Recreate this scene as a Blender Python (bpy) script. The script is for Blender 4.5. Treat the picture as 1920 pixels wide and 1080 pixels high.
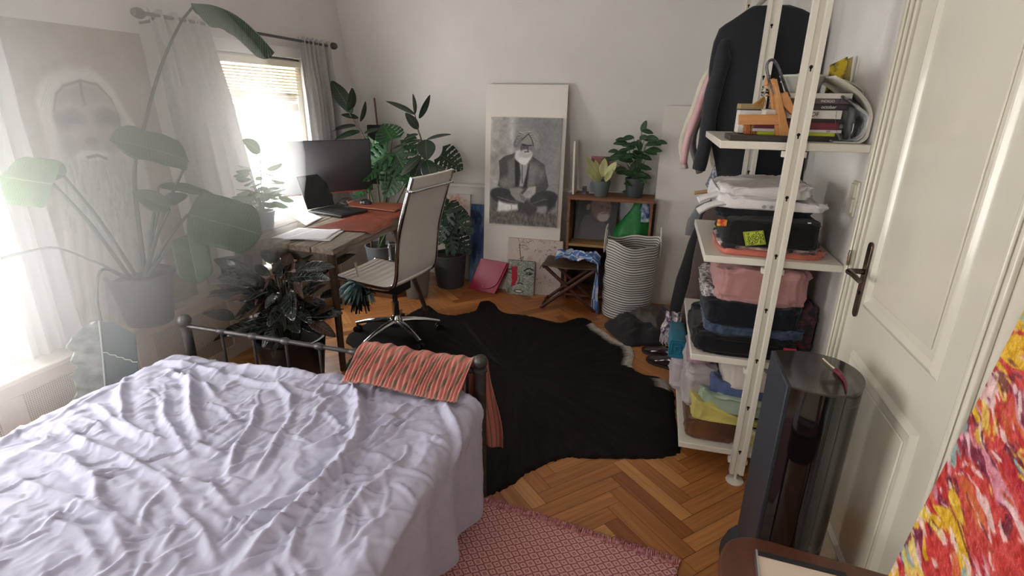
import bpy, bmesh, math, random
import numpy as np
from mathutils import Vector, Matrix, noise as mnoise

for o in list(bpy.data.objects): bpy.data.objects.remove(o)
scene = bpy.context.scene
COL = scene.collection
random.seed(7); RNG = np.random.default_rng(7)
rad = math.radians; PI = math.pi

# ---------------------------------------------------------------- camera
F_PX, PITCH, YAW, ROLL, CAM_H = 1001.2, .33947, -.25513, .013927, 1.6
_f = Vector((math.sin(YAW)*math.cos(PITCH), math.cos(YAW)*math.cos(PITCH), -math.sin(PITCH)))
_r0 = Vector((math.cos(YAW), -math.sin(YAW), 0)); _u0 = _r0.cross(_f)
_r = _r0*math.cos(ROLL)+_u0*math.sin(ROLL); _u = -_r0*math.sin(ROLL)+_u0*math.cos(ROLL)
CAM = Vector((0, 0, CAM_H))
cd = bpy.data.cameras.new('camera'); cam = bpy.data.objects.new('camera', cd); COL.objects.link(cam)
cam.matrix_world = Matrix.Translation(CAM) @ Matrix((( _r.x,_u.x,-_f.x,0),(_r.y,_u.y,-_f.y,0),(_r.z,_u.z,-_f.z,0),(0,0,0,1)))
cd.sensor_width = 36; cd.lens = F_PX/1920*36; cd.clip_start = .02
scene.camera = cam
# survey helper: a photo pixel and one known room coordinate give a point of the room
def at(px, py, x=None, y=None, z=None):
    d = _r*(px-960)+_u*(540-py)+_f*F_PX
    if z is not None: t = (z-CAM_H)/d.z
    elif y is not None: t = y/d.y
    else: t = x/d.x
    return CAM+d*t

# ---------------------------------------------------------------- light, world, exposure
scene.view_settings.view_transform = 'Standard'; scene.view_settings.look = 'None'
scene.view_settings.gamma = 1; scene.view_settings.exposure = 0.52
try: scene.view_settings.use_curve_mapping = False
except Exception: pass
world = bpy.data.worlds.new('World'); scene.world = world; world.use_nodes = True
nt = world.node_tree; bg = nt.nodes['Background']
bg.inputs['Color'].default_value = (1.0, .985, .955, 1); bg.inputs['Strength'].default_value = 11.0
def portal(y0, y1, z0, z1, x):
    l = bpy.data.lights.new('window_portal', 'AREA'); l.shape = 'RECTANGLE'; l.size = z1-z0; l.size_y = y1-y0
    l.cycles.is_portal = True
    o = bpy.data.objects.new('window_portal', l); COL.objects.link(o)
    o.location = (x, (y0+y1)/2, (z0+z1)/2); o.rotation_euler = (0, -PI/2, 0)
W1 = (2.70, 3.83, .50, 1.86); W2 = (.25, 1.47, .50, 1.86); WX = -2.70
W_FILL = (-1.6, -.8, 1.1, 2.1)      # x0, x1, z0, z1 of an unseen window added behind the camera for fill light
for w in (W1, W2): portal(w[0], w[1], w[2], w[3], WX-.14)
_l = bpy.data.lights.new('window_portal', 'AREA'); _l.shape = 'RECTANGLE'; _l.size = W_FILL[1]-W_FILL[0]; _l.size_y = W_FILL[3]-W_FILL[2]; _l.cycles.is_portal = True
_o = bpy.data.objects.new('window_portal', _l); COL.objects.link(_o); _o.location = ((W_FILL[0]+W_FILL[1])/2, -1.78, (W_FILL[2]+W_FILL[3])/2); _o.rotation_euler = (PI/2, 0, 0)

# ---------------------------------------------------------------- colour + material helpers
def lin(c):
    c = np.asarray(c, float)
    return np.where(c <= .04045, c/12.92, ((c+.055)/1.055)**2.4)
def C8(r, g, b): return tuple(float(v) for v in lin(np.array([r, g, b])/255))
MATS = {}
def mat(name, col=(.5,.5,.5), rough=.6, metal=0, col2=None, nscale=8, nmix=.5, detail=4, bump=0, bscale=40, spec=.5,
        coat=0, trans=0, sheen=0, aniso=None, attr=None, stretch=None, wave=None, contrast=1.0, bdist=.01):
    if name in MATS: return MATS[name]
    m = bpy.data.materials.new(name); m.use_nodes = True; MATS[name] = m
    t = m.node_tree; L = t.links; N = t.nodes; b = N['Principled BSDF']
    b.inputs['Base Color'].default_value = (*col, 1); b.inputs['Roughness'].default_value = rough
    b.inputs['Metallic'].default_value = metal; b.inputs['Specular IOR Level'].default_value = spec
    if coat: b.inputs['Coat Weight'].default_value = coat; b.inputs['Coat Roughness'].default_value = .06
    if sheen: b.inputs['Sheen Weight'].default_value = sheen
    tc = N.new('ShaderNodeTexCoord'); mp = N.new('ShaderNodeMapping'); L.new(tc.outputs['Object'], mp.inputs['Vector'])
    if stretch: mp.inputs['Scale'].default_value = stretch
    src = None
    if attr:
        a = N.new('ShaderNodeAttribute'); a.attribute_name = attr; src = a.outputs['Color']
    if col2 is not None or (attr and nmix):
        n = N.new('ShaderNodeTexNoise'); n.inputs['Scale'].default_value = nscale; n.inputs['Detail'].default_value = detail
        L.new(mp.outputs[0], n.inputs['Vector'])
        r = N.new('ShaderNodeMapRange'); w = .5/contrast*.5
        r.inputs['From Min'].default_value = .5-w; r.inputs['From Max'].default_value = .5+w
        L.new(n.outputs['Fac'], r.inputs['Value'])
        mx = N.new('ShaderNodeMix'); mx.data_type = 'RGBA'
        L.new(r.outputs[0], mx.inputs['Factor'])
        if attr:
            mx.blend_type = 'MULTIPLY'; L.new(src, mx.inputs['A']); g = 1-nmix; mx.inputs['B'].default_value = (g, g, g, 1)
        else:
            mx.inputs['A'].default_value = (*col, 1); mx.inputs['B'].default_value = (*col2, 1)
        src = mx.outputs['Result']
    if src: L.new(src, b.inputs['Base Color'])
    if bump:
        n2 = N.new('ShaderNodeTexNoise'); n2.inputs['Scale'].default_value = bscale; n2.inputs['Detail'].default_value = 6
        L.new(mp.outputs[0], n2.inputs['Vector'])
        bp = N.new('ShaderNodeBump'); bp.inputs['Strength'].default_value = bump; bp.inputs['Distance'].default_value = bdist
        L.new(n2.outputs['Fac'], bp.inputs['Height']); L.new(bp.outputs[0], b.inputs['Normal'])
    if trans:
        tr = N.new('ShaderNodeBsdfTranslucent'); ms = N.new('ShaderNodeMixShader'); ms.inputs[0].default_value = trans
        if src: L.new(src, tr.inputs['Color'])
        else: tr.inputs['Color'].default_value = (*col, 1)
        L.new(b.outputs[0], ms.inputs[1]); L.new(tr.outputs[0], ms.inputs[2])
        L.new(ms.outputs[0], N['Material Output'].inputs['Surface'])
    return m

def leaf_mat(name, c1, c2, vein, rough=.4, trans=.25, veins=9, coat=0, vw=.03, pat=0):
    """leaf with light midrib and side veins from its own u (along) / v (across)"""
    if name in MATS: return MATS[name]
    m = bpy.data.materials.new(name); m.use_nodes = True; MATS[name] = m
    t = m.node_tree; L = t.links; N = t.nodes; b = N['Principled BSDF']; b.inputs['Roughness'].default_value = rough
    if coat: b.inputs['Coat Weight'].default_value = coat; b.inputs['Coat Roughness'].default_value = .15
    uv = N.new('ShaderNodeUVMap'); sp = N.new('ShaderNodeSeparateXYZ'); L.new(uv.outputs[0], sp.inputs[0])
    def M(op, a, b_=None, c=None):
        n = N.new('ShaderNodeMath'); n.operation = op
        for i, v in enumerate((a, b_, c)):
            if v is None: continue
            if isinstance(v, (int, float)): n.inputs[i].default_value = v
            else: L.new(v, n.inputs[i])
        return n.outputs[0]
    av = M('ABSOLUTE', M('SUBTRACT', sp.outputs[1], .5))
    rib = M('SUBTRACT', 1, M('MULTIPLY', av, 1/vw)); rib = M('MAXIMUM', rib, 0)
    ph = M('SUBTRACT', M('MULTIPLY', sp.outputs[0], float(veins)), M('MULTIPLY', av, 2.5))
    sv = M('SUBTRACT', 1, M('MULTIPLY', M('PINGPONG', ph, .5), 9)); sv = M('MULTIPLY', M('MAXIMUM', sv, 0), .45+pat)
    fac = M('MINIMUM', M('MAXIMUM', rib, sv), 1)
    tc = N.new('ShaderNodeTexCoord'); n = N.new('ShaderNodeTexNoise'); n.inputs['Scale'].default_value = 14
    L.new(tc.outputs['Object'], n.inputs['Vector'])
    m1 = N.new('ShaderNodeMix'); m1.data_type = 'RGBA'; L.new(n.outputs['Fac'], m1.inputs['Factor'])
    m1.inputs['A'].default_value = (*c1, 1); m1.inputs['B'].default_value = (*c2, 1)
    m2 = N.new('ShaderNodeMix'); m2.data_type = 'RGBA'; L.new(fac, m2.inputs['Factor'])
    L.new(m1.outputs['Result'], m2.inputs['A']); m2.inputs['B'].default_value = (*vein, 1)
    L.new(m2.outputs['Result'], b.inputs['Base Color'])
    bp = N.new('ShaderNodeBump'); bp.inputs['Strength'].default_value = .35; bp.inputs['Distance'].default_value = .004
    L.new(fac, bp.inputs['Height']); L.new(bp.outputs[0], b.inputs['Normal'])
    tr = N.new('ShaderNodeBsdfTranslucent'); L.new(m2.outputs['Result'], tr.inputs['Color'])
    ms = N.new('ShaderNodeMixShader'); ms.inputs[0].default_value = trans
    L.new(b.outputs[0], ms.inputs[1]); L.new(tr.outputs[0], ms.inputs[2]); L.new(ms.outputs[0], N['Material Output'].inputs['Surface'])
    return m

# ---------------------------------------------------------------- object helpers
def tag(o, label=None, cat=None, group=None, kind=None):
    if label: o['label'] = label
    if cat: o['category'] = cat
    if group: o['group'] = group
    if kind: o['kind'] = kind
    return o
ORG = {}
def thing(name, loc, label, cat, group=None):
    o = bpy.data.objects.new(name, None); COL.objects.link(o); o.location = loc; o.empty_display_size = .05
    ORG[o.name] = Vector(loc); tag(o, label, cat, group); return o
def V3(p): return Vector((p[0], p[1], p[2]))

class MB:
    def __init__(s): s.v = []; s.f = []; s.uv = []; s.mi = []; s.cur = 0; s.col = None
    def _add(s, vs, fs, uvs=None):
        k = len(s.v); s.v += [tuple(p) for p in vs]
        for i, f in enumerate(fs):
            s.f.append(tuple(a+k for a in f)); s.mi.append(s.cur)
            s.uv.append(uvs[i] if uvs else None)
        return s
    def box(s, x0, x1, y0, y1, z0, z1, T=None):
        vs = [Vector(p) for p in ((x0,y0,z0),(x1,y0,z0),(x1,y1,z0),(x0,y1,z0),(x0,y0,z1),(x1,y0,z1),(x1,y1,z1),(x0,y1,z1))]
        if T is not None: vs = [T @ p for p in vs]
        return s._add(vs, [(0,3,2,1),(4,5,6,7),(0,1,5,4),(1,2,6,5),(2,3,7,6),(3,0,4,7)])
    def tube(s, pts, r, n=10, cap=True, flat=1.0):
        pts = [V3(p) for p in pts]; m = len(pts)
        rs = r if isinstance(r, (list, tuple)) else [r]*m
        up = None; rings = []
        for i, p in enumerate(pts):
            d = (pts[min(i+1, m-1)]-pts[max(i-1, 0)]).normalized()
            if up is None: up = Vector((0,0,1)) if abs(d.z) < .9 else Vector((1,0,0))
            a = d.cross(up).normalized(); b = a.cross(d).normalized(); up = b
            rings.append([p+(a*math.cos(2*PI*k/n)+b*math.sin(2*PI*k/n)*flat)*rs[i] for k in range(n)])
        vs = [q for R_ in rings for q in R_]; fs = []
        for i in range(m-1):
            for k in range(n):
                fs.append((i*n+k, i*n+(k+1) % n, (i+1)*n+(k+1) % n, (i+1)*n+k))
        if cap: fs += [tuple(range(n))[::-1], tuple((m-1)*n+k for k in range(n))]
        return s._add(vs, fs)
    def lathe(s, prof, c=(0,0,0), n=32, sx=1, sy=1, T=None, rfun=None):
        vs = []; fs = []
        for (r, z) in prof:
            for k in range(n):
                a = 2*PI*k/n; q = rfun(a, z) if rfun else 1
                p = Vector((c[0]+r*q*sx*math.cos(a), c[1]+r*q*sy*math.sin(a), c[2]+z)); vs.append(T @ p if T is not None else p)
        m = len(prof)
        for i in range(m-1):
            for k in range(n): fs.append((i*n+k, i*n+(k+1) % n, (i+1)*n+(k+1) % n, (i+1)*n+k))
        if prof[0][0] > 1e-6: fs.append(tuple(range(n))[::-1])
        if prof[-1][0] > 1e-6: fs.append(tuple((m-1)*n+k for k in range(n)))
        return s._add(vs, fs)
    def ball(s, c, r, n=16, sz=1):
        prof = [(max(1e-7, r*math.sin(PI*i/10)), -r*sz*math.cos(PI*i/10)) for i in range(11)]
        prof[0] = (1e-7, -r*sz); prof[-1] = (1e-7, r*sz)
        return s.lathe(prof, c, n)
    def prism(s, poly, a, b, fn):
        """poly 2d extruded between a and b; fn(u,v,w)->xyz"""
        n = len(poly); vs = [fn(u, v, a) for u, v in poly]+[fn(u, v, b) for u, v in poly]
        return s._add(vs, [tuple(range(n))[::-1], tuple(range(n, 2*n))]+[(i, (i+1) % n, n+(i+1) % n, n+i) for i in range(n)])
    def grid(s, P, wrapu=False, skip=None, uv=True):
        P = np.asarray(P, float); nu, nv = P.shape[:2]; vs = P.reshape(-1, 3); fs = []; us = []
        for i in range(nu-1+(1 if wrapu else 0)):
            i2 = (i+1) % nu
            for j in range(nv-1):
                if skip is not None and skip(i, j): continue
                fs.append((i*nv+j, i2*nv+j, i2*nv+j+1, i*nv+j+1))
                if uv:
                    u0, u1, w0, w1 = i/(nu-1), (i+1)/(nu-1), j/(nv-1), (j+1)/(nv-1)
                    us.append(((u0,w0),(u1,w0),(u1,w1),(u0,w1)))
        return s._add(vs, fs, us if uv else None)
    def build(s, name, m, parent=None, smooth=True, bevel=0, solid=0, sub=0, label=None, origin=None, bseg=2, angle=40):
        me = bpy.data.meshes.new(name)
        V = np.array(s.v, float)
        if parent is not None:
            org = ORG[parent.name]
        else:
            org = Vector(origin) if origin is not None else Vector(((V[:,0].min()+V[:,0].max())/2, (V[:,1].min()+V[:,1].max())/2, V[:,2].min()))
        V = V-np.array(org)
        me.from_pydata([tuple(p) for p in V], [], s.f)
        if isinstance(m, (list, tuple)):
            for q in m: me.materials.append(q)
            me.polygons.foreach_set('material_index', s.mi)
        else: me.materials.append(m)
        if any(u is not None for u in s.uv):
            ul = me.uv_layers.new(name='UVMap'); k = 0
            for f, u in zip(s.f, s.uv):
                for i in range(len(f)):
                    ul.data[k].uv = u[i] if u else (0, 0); k += 1
        if s.col is not None:
            ca = me.color_attributes.new('Col', 'FLOAT_COLOR', 'POINT')
            c4 = np.ones((len(s.v), 4)); c4[:, :3] = s.col; ca.data.foreach_set('color', c4.ravel())
        me.update()
        bm = bmesh.new(); bm.from_mesh(me); bmesh.ops.recalc_face_normals(bm, faces=bm.faces); bm.to_mesh(me); bm.free()
        if smooth:
            me.polygons.foreach_set('use_smooth', [True]*len(me.polygons))
            try: me.set_sharp_from_angle(angle=rad(angle))
            except Exception: pass
        o = bpy.data.objects.new(name, me); COL.objects.link(o)
        if parent is not None: o.parent = parent
        else: o.location = org
        ORG[o.name] = org
        if bevel:
            b = o.modifiers.new('bevel', 'BEVEL'); b.width = bevel; b.segments = bseg; b.limit_method = 'ANGLE'; b.angle_limit = rad(35)
        if solid:
            b = o.modifiers.new('solid', 'SOLIDIFY'); b.thickness = solid; b.offset = 0
        if sub:
            b = o.modifiers.new('sub', 'SUBSURF'); b.levels = sub; b.render_levels = sub
        if label: o['label'] = label
        return o
def part(name, mb, m, parent, **k): return mb.build(name, m, parent, **k)
def single(name, mb, m, label, cat, group=None, **k): return tag(mb.build(name, m, None, **k), label, cat, group)
def struct(name, mb, m, **k): return tag(mb.build(name, m, None, **k), kind='structure')

# vectorised value noise (for cloth, rock-like and painted surfaces)
_T = np.random.default_rng(3).random((256, 256))
def vn(x, y, seed=0):
    x = np.asarray(x, float)+seed*17.3; y = np.asarray(y, float)+seed*9.7
    xi = np.floor(x).astype(int); yi = np.floor(y).astype(int); a = x-xi; b = y-yi
    a = a*a*(3-2*a); b = b*b*(3-2*b); g = lambda i, j: _T[i & 255, j & 255]
    return (g(xi,yi)*(1-a)+g(xi+1,yi)*a)*(1-b)+(g(xi,yi+1)*(1-a)+g(xi+1,yi+1)*a)*b
def fbm(x, y, o=4, seed=0):
    s = 0; w = .5; t = 0
    for k in range(o): s = s+w*vn(x*2**k, y*2**k, seed+k*3); t += w; w *= .5
    return s/t
def smooth01(x): x = np.clip(x, 0, 1); return x*x*(3-2*x)

# ---------------------------------------------------------------- painted boards (colour grid on a real board)
class Art:
    """colour raster in board coordinates: x 0..1 to the right, y 0..1 downwards"""
    def __init__(s, W, H, bg, asp=None):
        s.W, s.H = W, H; s.a = np.zeros((H, W, 3)); s.a[:] = np.array(bg)/255.
        s.X, s.Y = np.meshgrid((np.arange(W)+.5)/W, (np.arange(H)+.5)/H); s.asp = asp or W/H
    def _mix(s, m, col, alpha):
        m = (m*alpha)[..., None]
        c = np.array(col)/255. if not isinstance(col, np.ndarray) or col.ndim == 1 else col
        s.a = s.a*(1-m)+c*m
    def _warp(s, w):
        if not w: return s.X, s.Y
        return s.X+(fbm(s.X*9, s.Y*9, 3, 5)-.5)*w, s.Y+(fbm(s.X*9, s.Y*9, 3, 8)-.5)*w
    def ell(s, cx, cy, rx, ry, col, rot=0, soft=.15, alpha=1, warp=0):
        X, Y = s._warp(warp); dx = (X-cx)*s.asp; dy = Y-cy; c, n = math.cos(rot), math.sin(rot)
        u = (dx*c+dy*n)/(rx*s.asp); v = (-dx*n+dy*c)/ry
        d = np.sqrt(u*u+v*v); s._mix(smooth01((1+soft/2-d)/max(soft, 1e-3)), col, alpha); return s
    def poly(s, pts, col, soft=.006, alpha=1, warp=0):
        X, Y = s._warp(warp); ins = np.zeros(X.shape, bool); n = len(pts); D = np.full(X.shape, 9.)
        for i in range(n):
            x0, y0 = pts[i]; x1, y1 = pts[(i+1) % n]
            c = ((y0 > Y) != (y1 > Y)); ins ^= c & (X < (x1-x0)*(Y-y0)/((y1-y0) if y1 != y0 else 1e-9)+x0)
            t = np.clip(((X-x0)*(x1-x0)+(Y-y0)*(y1-y0))/max((x1-x0)**2+(y1-y0)**2, 1e-9), 0, 1)
            D = np.minimum(D, np.hypot(X-x0-t*(x1-x0), Y-y0-t*(y1-y0)))
        sd = np.where(ins, D, -D); s._mix(smooth01(.5+sd/max(soft, 1e-4)/2), col, alpha); return s
    def line(s, pts, w, col, alpha=1, soft=None, warp=0):
        X, Y = s._warp(warp); D = np.full(X.shape, 9.)
        for (x0, y0), (x1, y1) in zip(pts[:-1], pts[1:]):
            t = np.clip(((X-x0)*(x1-x0)+(Y-y0)*(y1-y0))/max((x1-x0)**2+(y1-y0)**2, 1e-9), 0, 1)
            D = np.minimum(D, np.hypot((X-x0-t*(x1-x0))*s.asp, Y-y0-t*(y1-y0)))
        sf = soft or w*.6; s._mix(smooth01((w/2+sf/2-D)/sf), col, alpha); return s
    def noise(s, sx, sy, amp, seed=0, mask=None, o=4):
        n = (fbm(s.X*sx, s.Y*sy, o, seed)-.5)*2*amp
        if mask is not None: n = n*mask
        s.a = np.clip(s.a+n[..., None], 0, 1); return s
    def field(s, f, col, alpha=1): s._mix(f, col, alpha); return s
def board(mb, O, U, D, th, art):
    """board whose front has top-left O, top edge vector U, down vector D; th thickness behind. returns mb (materials: 0 print, 1 sides)"""
    O, U, D = V3(O), V3(U), V3(D); Nn = U.cross(D).normalized()*th    # points away from the viewer side
    H, W = art.H, art.W
    uu = np.linspace(0, 1, W+1); vv = np.linspace(0, 1, H+1)
    P = (np.array(O)[None, None]+vv[:, None, None]*np.array(D)[None, None]+uu[None, :, None]*np.array(U)[None, None])
    s = len(mb.v); mb.cur = 0
    if mb.col is None: mb.col = np.zeros((0, 3))
    mb.grid(P, uv=False)
    a = np.pad(art.a, ((0, 1), (0, 1), (0, 0)), 'edge'); mb.col = np.vstack([mb.col, lin(a.reshape(-1, 3))])
    mb.cur = 1
    c = [O, O+U, O+U+D, O+D]; vs = c+[p+Nn for p in c]
    mb._add(vs, [(4,5,6,7), (0,1,5,4), (1,2,6,5), (2,3,7,6), (3,0,4,7)])
    mb.col = np.vstack([mb.col, np.full((8, 3), .8)])
    return mb
# ================================================================ THE ROOM
XL, XR, YB, YN, ZC = -2.66, .735, 4.62, -1.6, 2.75
plaster = mat('plaster', C8(226,223,218), .75, col2=C8(219,216,211), nscale=3, nmix=.3, bump=.12, bscale=60)
gloss_white = mat('cream_gloss_paint', C8(216,210,194), .22, bump=.05, bscale=25, coat=.25)
white_paint = mat('white_window_paint', C8(232,230,224), .4, bump=.05, bscale=30)
dark_gap = mat('floor_gap', C8(52,30,16), .8)

# --- floor: herringbone oak, every stave its own quad with a colour of its own
def floor_mesh():
    mb = MB(); mb.box(XL-.3, XR+.1, YN-.1, YB+.1, -.06, -.004)
    nb = len(mb.f); cols = [[.05,.03,.015]]*8
    Lp, Wp = .42, .07; c = math.cos(PI/4); rr = random.Random(4)
    n = int(round(Lp/Wp))
    def toW(a, b): return (a*c-b*c-.9, a*c+b*c+1.5)
    R = range(-50, 52)
    for i in R:
        for k in range(-12, 13):
            for o in (0, 1):
                # classic herringbone cell
                if o == 0: a0, b0 = i*Wp+2*k*Lp/1.0*0+k*2*Lp, i*Wp; a1, b1 = a0+Lp, b0+Wp
                else: a0, b0 = i*Wp-Wp+2*k*Lp+0, i*Wp; a0, b0 = i*Wp+k*2*Lp-Wp+Wp*0, i*Wp-0; a1, b1 = a0+Wp, b0+Lp
                if o == 1:
                    a0 = i*Wp+k*2*Lp-Wp; a1 = a0+Wp; b0 = i*Wp-0; b1 = b0+Lp
                g = .0009
                P = [toW(a0+g, b0+g), toW(a1-g, b0+g), toW(a1-g, b1-g), toW(a0+g, b1-g)]
                if max(p[0] for p in P) < XL or min(p[0] for p in P) > XR+.1 or max(p[1] for p in P) < YN or min(p[1] for p in P) > YB+.05: continue
                t = rr.random(); w = rr.random()
                base = np.array(C8(192,128,72))*(1-t)+np.array(C8(170,108,58))*t
                if w > .86: base = np.array(C8(202,142,84))
                if w < .1: base = np.array(C8(154,92,48))
                off = rr.random()*50
                if o == 0: uv = [(off, 0), (off+Lp, 0), (off+Lp, Wp), (off, Wp)]
                else: uv = [(off, 0), (off, Wp), (off+Lp, Wp), (off+Lp, 0)]
                mb._add([(p[0], p[1], 0) for p in P], [(0,1,2,3)], [uv]); cols += [list(base)]*4
    mb.col = np.array(cols); return mb
fm = bpy.data.materials.new('herringbone_oak'); fm.use_nodes = True
t_ = fm.node_tree; N_ = t_.nodes; L_ = t_.links; b_ = N_['Principled BSDF']
uvn = N_.new('ShaderNodeUVMap'); mpn = N_.new('ShaderNodeMapping'); mpn.inputs['Scale'].default_value = (3, 60, 1); L_.new(uvn.outputs[0], mpn.inputs[0])
nn = N_.new('ShaderNodeTexNoise'); nn.inputs['Scale'].default_value = 1; nn.inputs['Detail'].default_value = 6; nn.inputs['Distortion'].default_value = .6; L_.new(mpn.outputs[0], nn.inputs[0])
an = N_.new('ShaderNodeAttribute'); an.attribute_name = 'Col'
mr = N_.new('ShaderNodeMapRange'); mr.inputs['From Min'].default_value = .3; mr.inputs['From Max'].default_value = .7; mr.inputs['To Min'].default_value = .68; mr.inputs['To Max'].default_value = 1.12; L_.new(nn.outputs['Fac'], mr.inputs[0])
vm = N_.new('ShaderNodeVectorMath'); vm.operation = 'SCALE'; L_.new(an.outputs['Color'], vm.inputs[0]); L_.new(mr.outputs[0], vm.inputs['Scale'])
L_.new(vm.outputs[0], b_.inputs['Base Color']); b_.inputs['Roughness'].default_value = .34
bpn = N_.new('ShaderNodeBump'); bpn.inputs['Strength'].default_value = .15; bpn.inputs['Distance'].default_value = .002; L_.new(nn.outputs['Fac'], bpn.inputs['Height']); L_.new(bpn.outputs[0], b_.inputs['Normal'])
struct('floor', floor_mesh(), fm, smooth=False)

# --- walls
def wall_left():
    mb = MB(); x0, x1 = XL-.25, XL
    ys = [YN, W2[0], W2[1], W1[0], W1[1], YB+.3]
    for k in (0, 2, 4): mb.box(x0, x1, ys[k], ys[k+1], 0, ZC)
    for w in (W2, W1):
        mb.box(x0, x1, w[0], w[1], 0, w[2]); mb.box(x0, x1, w[0], w[1], w[3], ZC)
    return mb
struct('wall_left', wall_left(), plaster, smooth=False)
struct('wall_right', MB().box(XR, XR+.15, YN, YB+.3, 0, ZC), plaster, smooth=False)
wn = MB(); wn.box(XL-.25, W_FILL[0], YN-.15, YN, 0, ZC); wn.box(W_FILL[1], XR+.15, YN-.15, YN, 0, ZC); wn.box(W_FILL[0], W_FILL[1], YN-.15, YN, 0, W_FILL[2]); wn.box(W_FILL[0], W_FILL[1], YN-.15, YN, W_FILL[3], ZC)
struct('wall_near', wn, plaster, smooth=False)
kn = [(YB, 0), (YB, .845), (YB+.07, .845), (YB+.07, .86), (4.27, ZC), (4.9, ZC), (4.9, 0)]
struct('wall_back', MB().prism(kn, XL, XR, lambda u, v, w: (w, u, v)), plaster, smooth=False)
struct('ceiling', MB().box(XL-.25, XR+.15, YN-.15, 4.9, ZC, ZC+.1), plaster, smooth=False)
struct('trim_1', MB().box(XL, XR, YB-.018, YB+.068, .846, .868), white_paint, bevel=.004)
struct('baseboard_back', MB().box(XL, XR, YB-.016, YB, 0, .09), white_paint, bevel=.003)
struct('baseboard_right', MB().box(XR-.016, XR, 2.2, YB-.017, 0, .09), white_paint, bevel=.003)

# --- windows
glass = bpy.data.materials.new('window_glass'); glass.use_nodes = True
t_ = glass.node_tree; N_ = t_.nodes; L_ = t_.links; N_.remove(N_['Principled BSDF'])
tr_ = N_.new('ShaderNodeBsdfTransparent'); gl_ = N_.new('ShaderNodeBsdfGlossy'); gl_.inputs['Roughness'].default_value = .02
mx_ = N_.new('ShaderNodeMixShader')
mx_.inputs[0].default_value = .06; L_.new(tr_.outputs[0], mx_.inputs[1]); L_.new(gl_.outputs[0], mx_.inputs[2]); L_.new(mx_.outputs[0], N_['Material Output'].inputs[0])
def window(name, w, rails):
    y0, y1, z0, z1 = w; f = MB()
    for (a, b, c, d) in ((y0, y0+.06, z0, z1), (y1-.06, y1, z0, z1), (y0, y1, z0, z0+.07), (y0, y1, z1-.06, z1)):
        f.box(WX-.07, WX+.005, a, b, c, d)
    for (a, b) in rails: f.box(WX-.06, WX-.005, y0+.06, y1-.06, a, b)
    r = struct(name, f, white_paint, bevel=.004)
    p = MB().box(WX-.04, WX-.034, y0+.05, y1-.05, z0+.05, z1-.05); part('pane', p, glass, r)
    c = MB()
    for (a, b, cc, d) in ((y0-.07, y0+.01, z0, z1+.0), (y1-.01, y1+.07, z0, z1+.0)): c.box(XL-.02, XL+.022, a, b, cc, d)
    c.box(XL-.02, XL+.03, y0-.08, y1+.08, z1, z1+.075)
    part('window_casing', c, white_paint, r, bevel=.005)
    return r
wf3 = MB()  # frame and pane of the added, unseen fill window
for (a, b, c, d) in ((W_FILL[0], W_FILL[0]+.06, W_FILL[2], W_FILL[3]), (W_FILL[1]-.06, W_FILL[1], W_FILL[2], W_FILL[3]), (W_FILL[0], W_FILL[1], W_FILL[2], W_FILL[2]+.06), (W_FILL[0], W_FILL[1], W_FILL[3]-.06, W_FILL[3])): wf3.box(a, b, YN-.1, YN-.04, c, d)
_w3 = struct('window_added_fill', wf3, white_paint, bevel=.004); part('pane', MB().box(W_FILL[0]+.05, W_FILL[1]-.05, YN-.075, YN-.069, W_FILL[2]+.05, W_FILL[3]-.05), glass, _w3)
window('window_1', W1, ((1.49, 1.55),)); window('window_2', W2, ((1.49, 1.55),))

# pleated shade gathered at the head of the window, slack and slightly crooked
sh = thing('window_shade', (WX+.01, 3.2, 1.57), 'cream slatted window shade pulled up crookedly behind the curtain rod', 'window shade')
mb = MB(); mb.box(WX+.006, WX+.05, W1[0]+.02, W1[1]-.05, 1.80, 1.845); part('head_rail', mb, mat('shade_rail', C8(232,226,206), .5), sh, bevel=.004)
mb = MB()
for k in range(9):
    z = 1.79-k*.019; tilt = .004*k
    mb.prism([(0, z), (.04, z-.010), (.04, z-.016), (0, z-.006)], W1[0]+.03, W1[1]-.06-.004*k, lambda u, v, w, t=tilt: (WX+.008+u, w, v-t*(w-3.2)))
part('shade_slats', mb, mat('shade_cream', C8(228,218,192), .6, trans=.3), sh, label='stacked cream slats')
mb = MB(); nu, nv = 60, 14
P = np.zeros((nu, nv, 3)); u = np.linspace(0, 1, nu)[:, None]; v = np.linspace(0, 1, nv)[None, :]
P[..., 0] = WX+.024+.010*np.sin(v*22+u*2)+.006*(fbm(u*9+v*0, v*6+u*0, 3)-.5); P[..., 1] = W1[0]+.04+u*(W1[1]-W1[0]-.14)+v*0; P[..., 2] = 1.625-v*.05-.012*u*v-.01*(u-.5)
mb.grid(P); part('shade_fabric', mb, mat('shade_white', C8(225,222,216), .8, trans=.3), sh, solid=.002)

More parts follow.
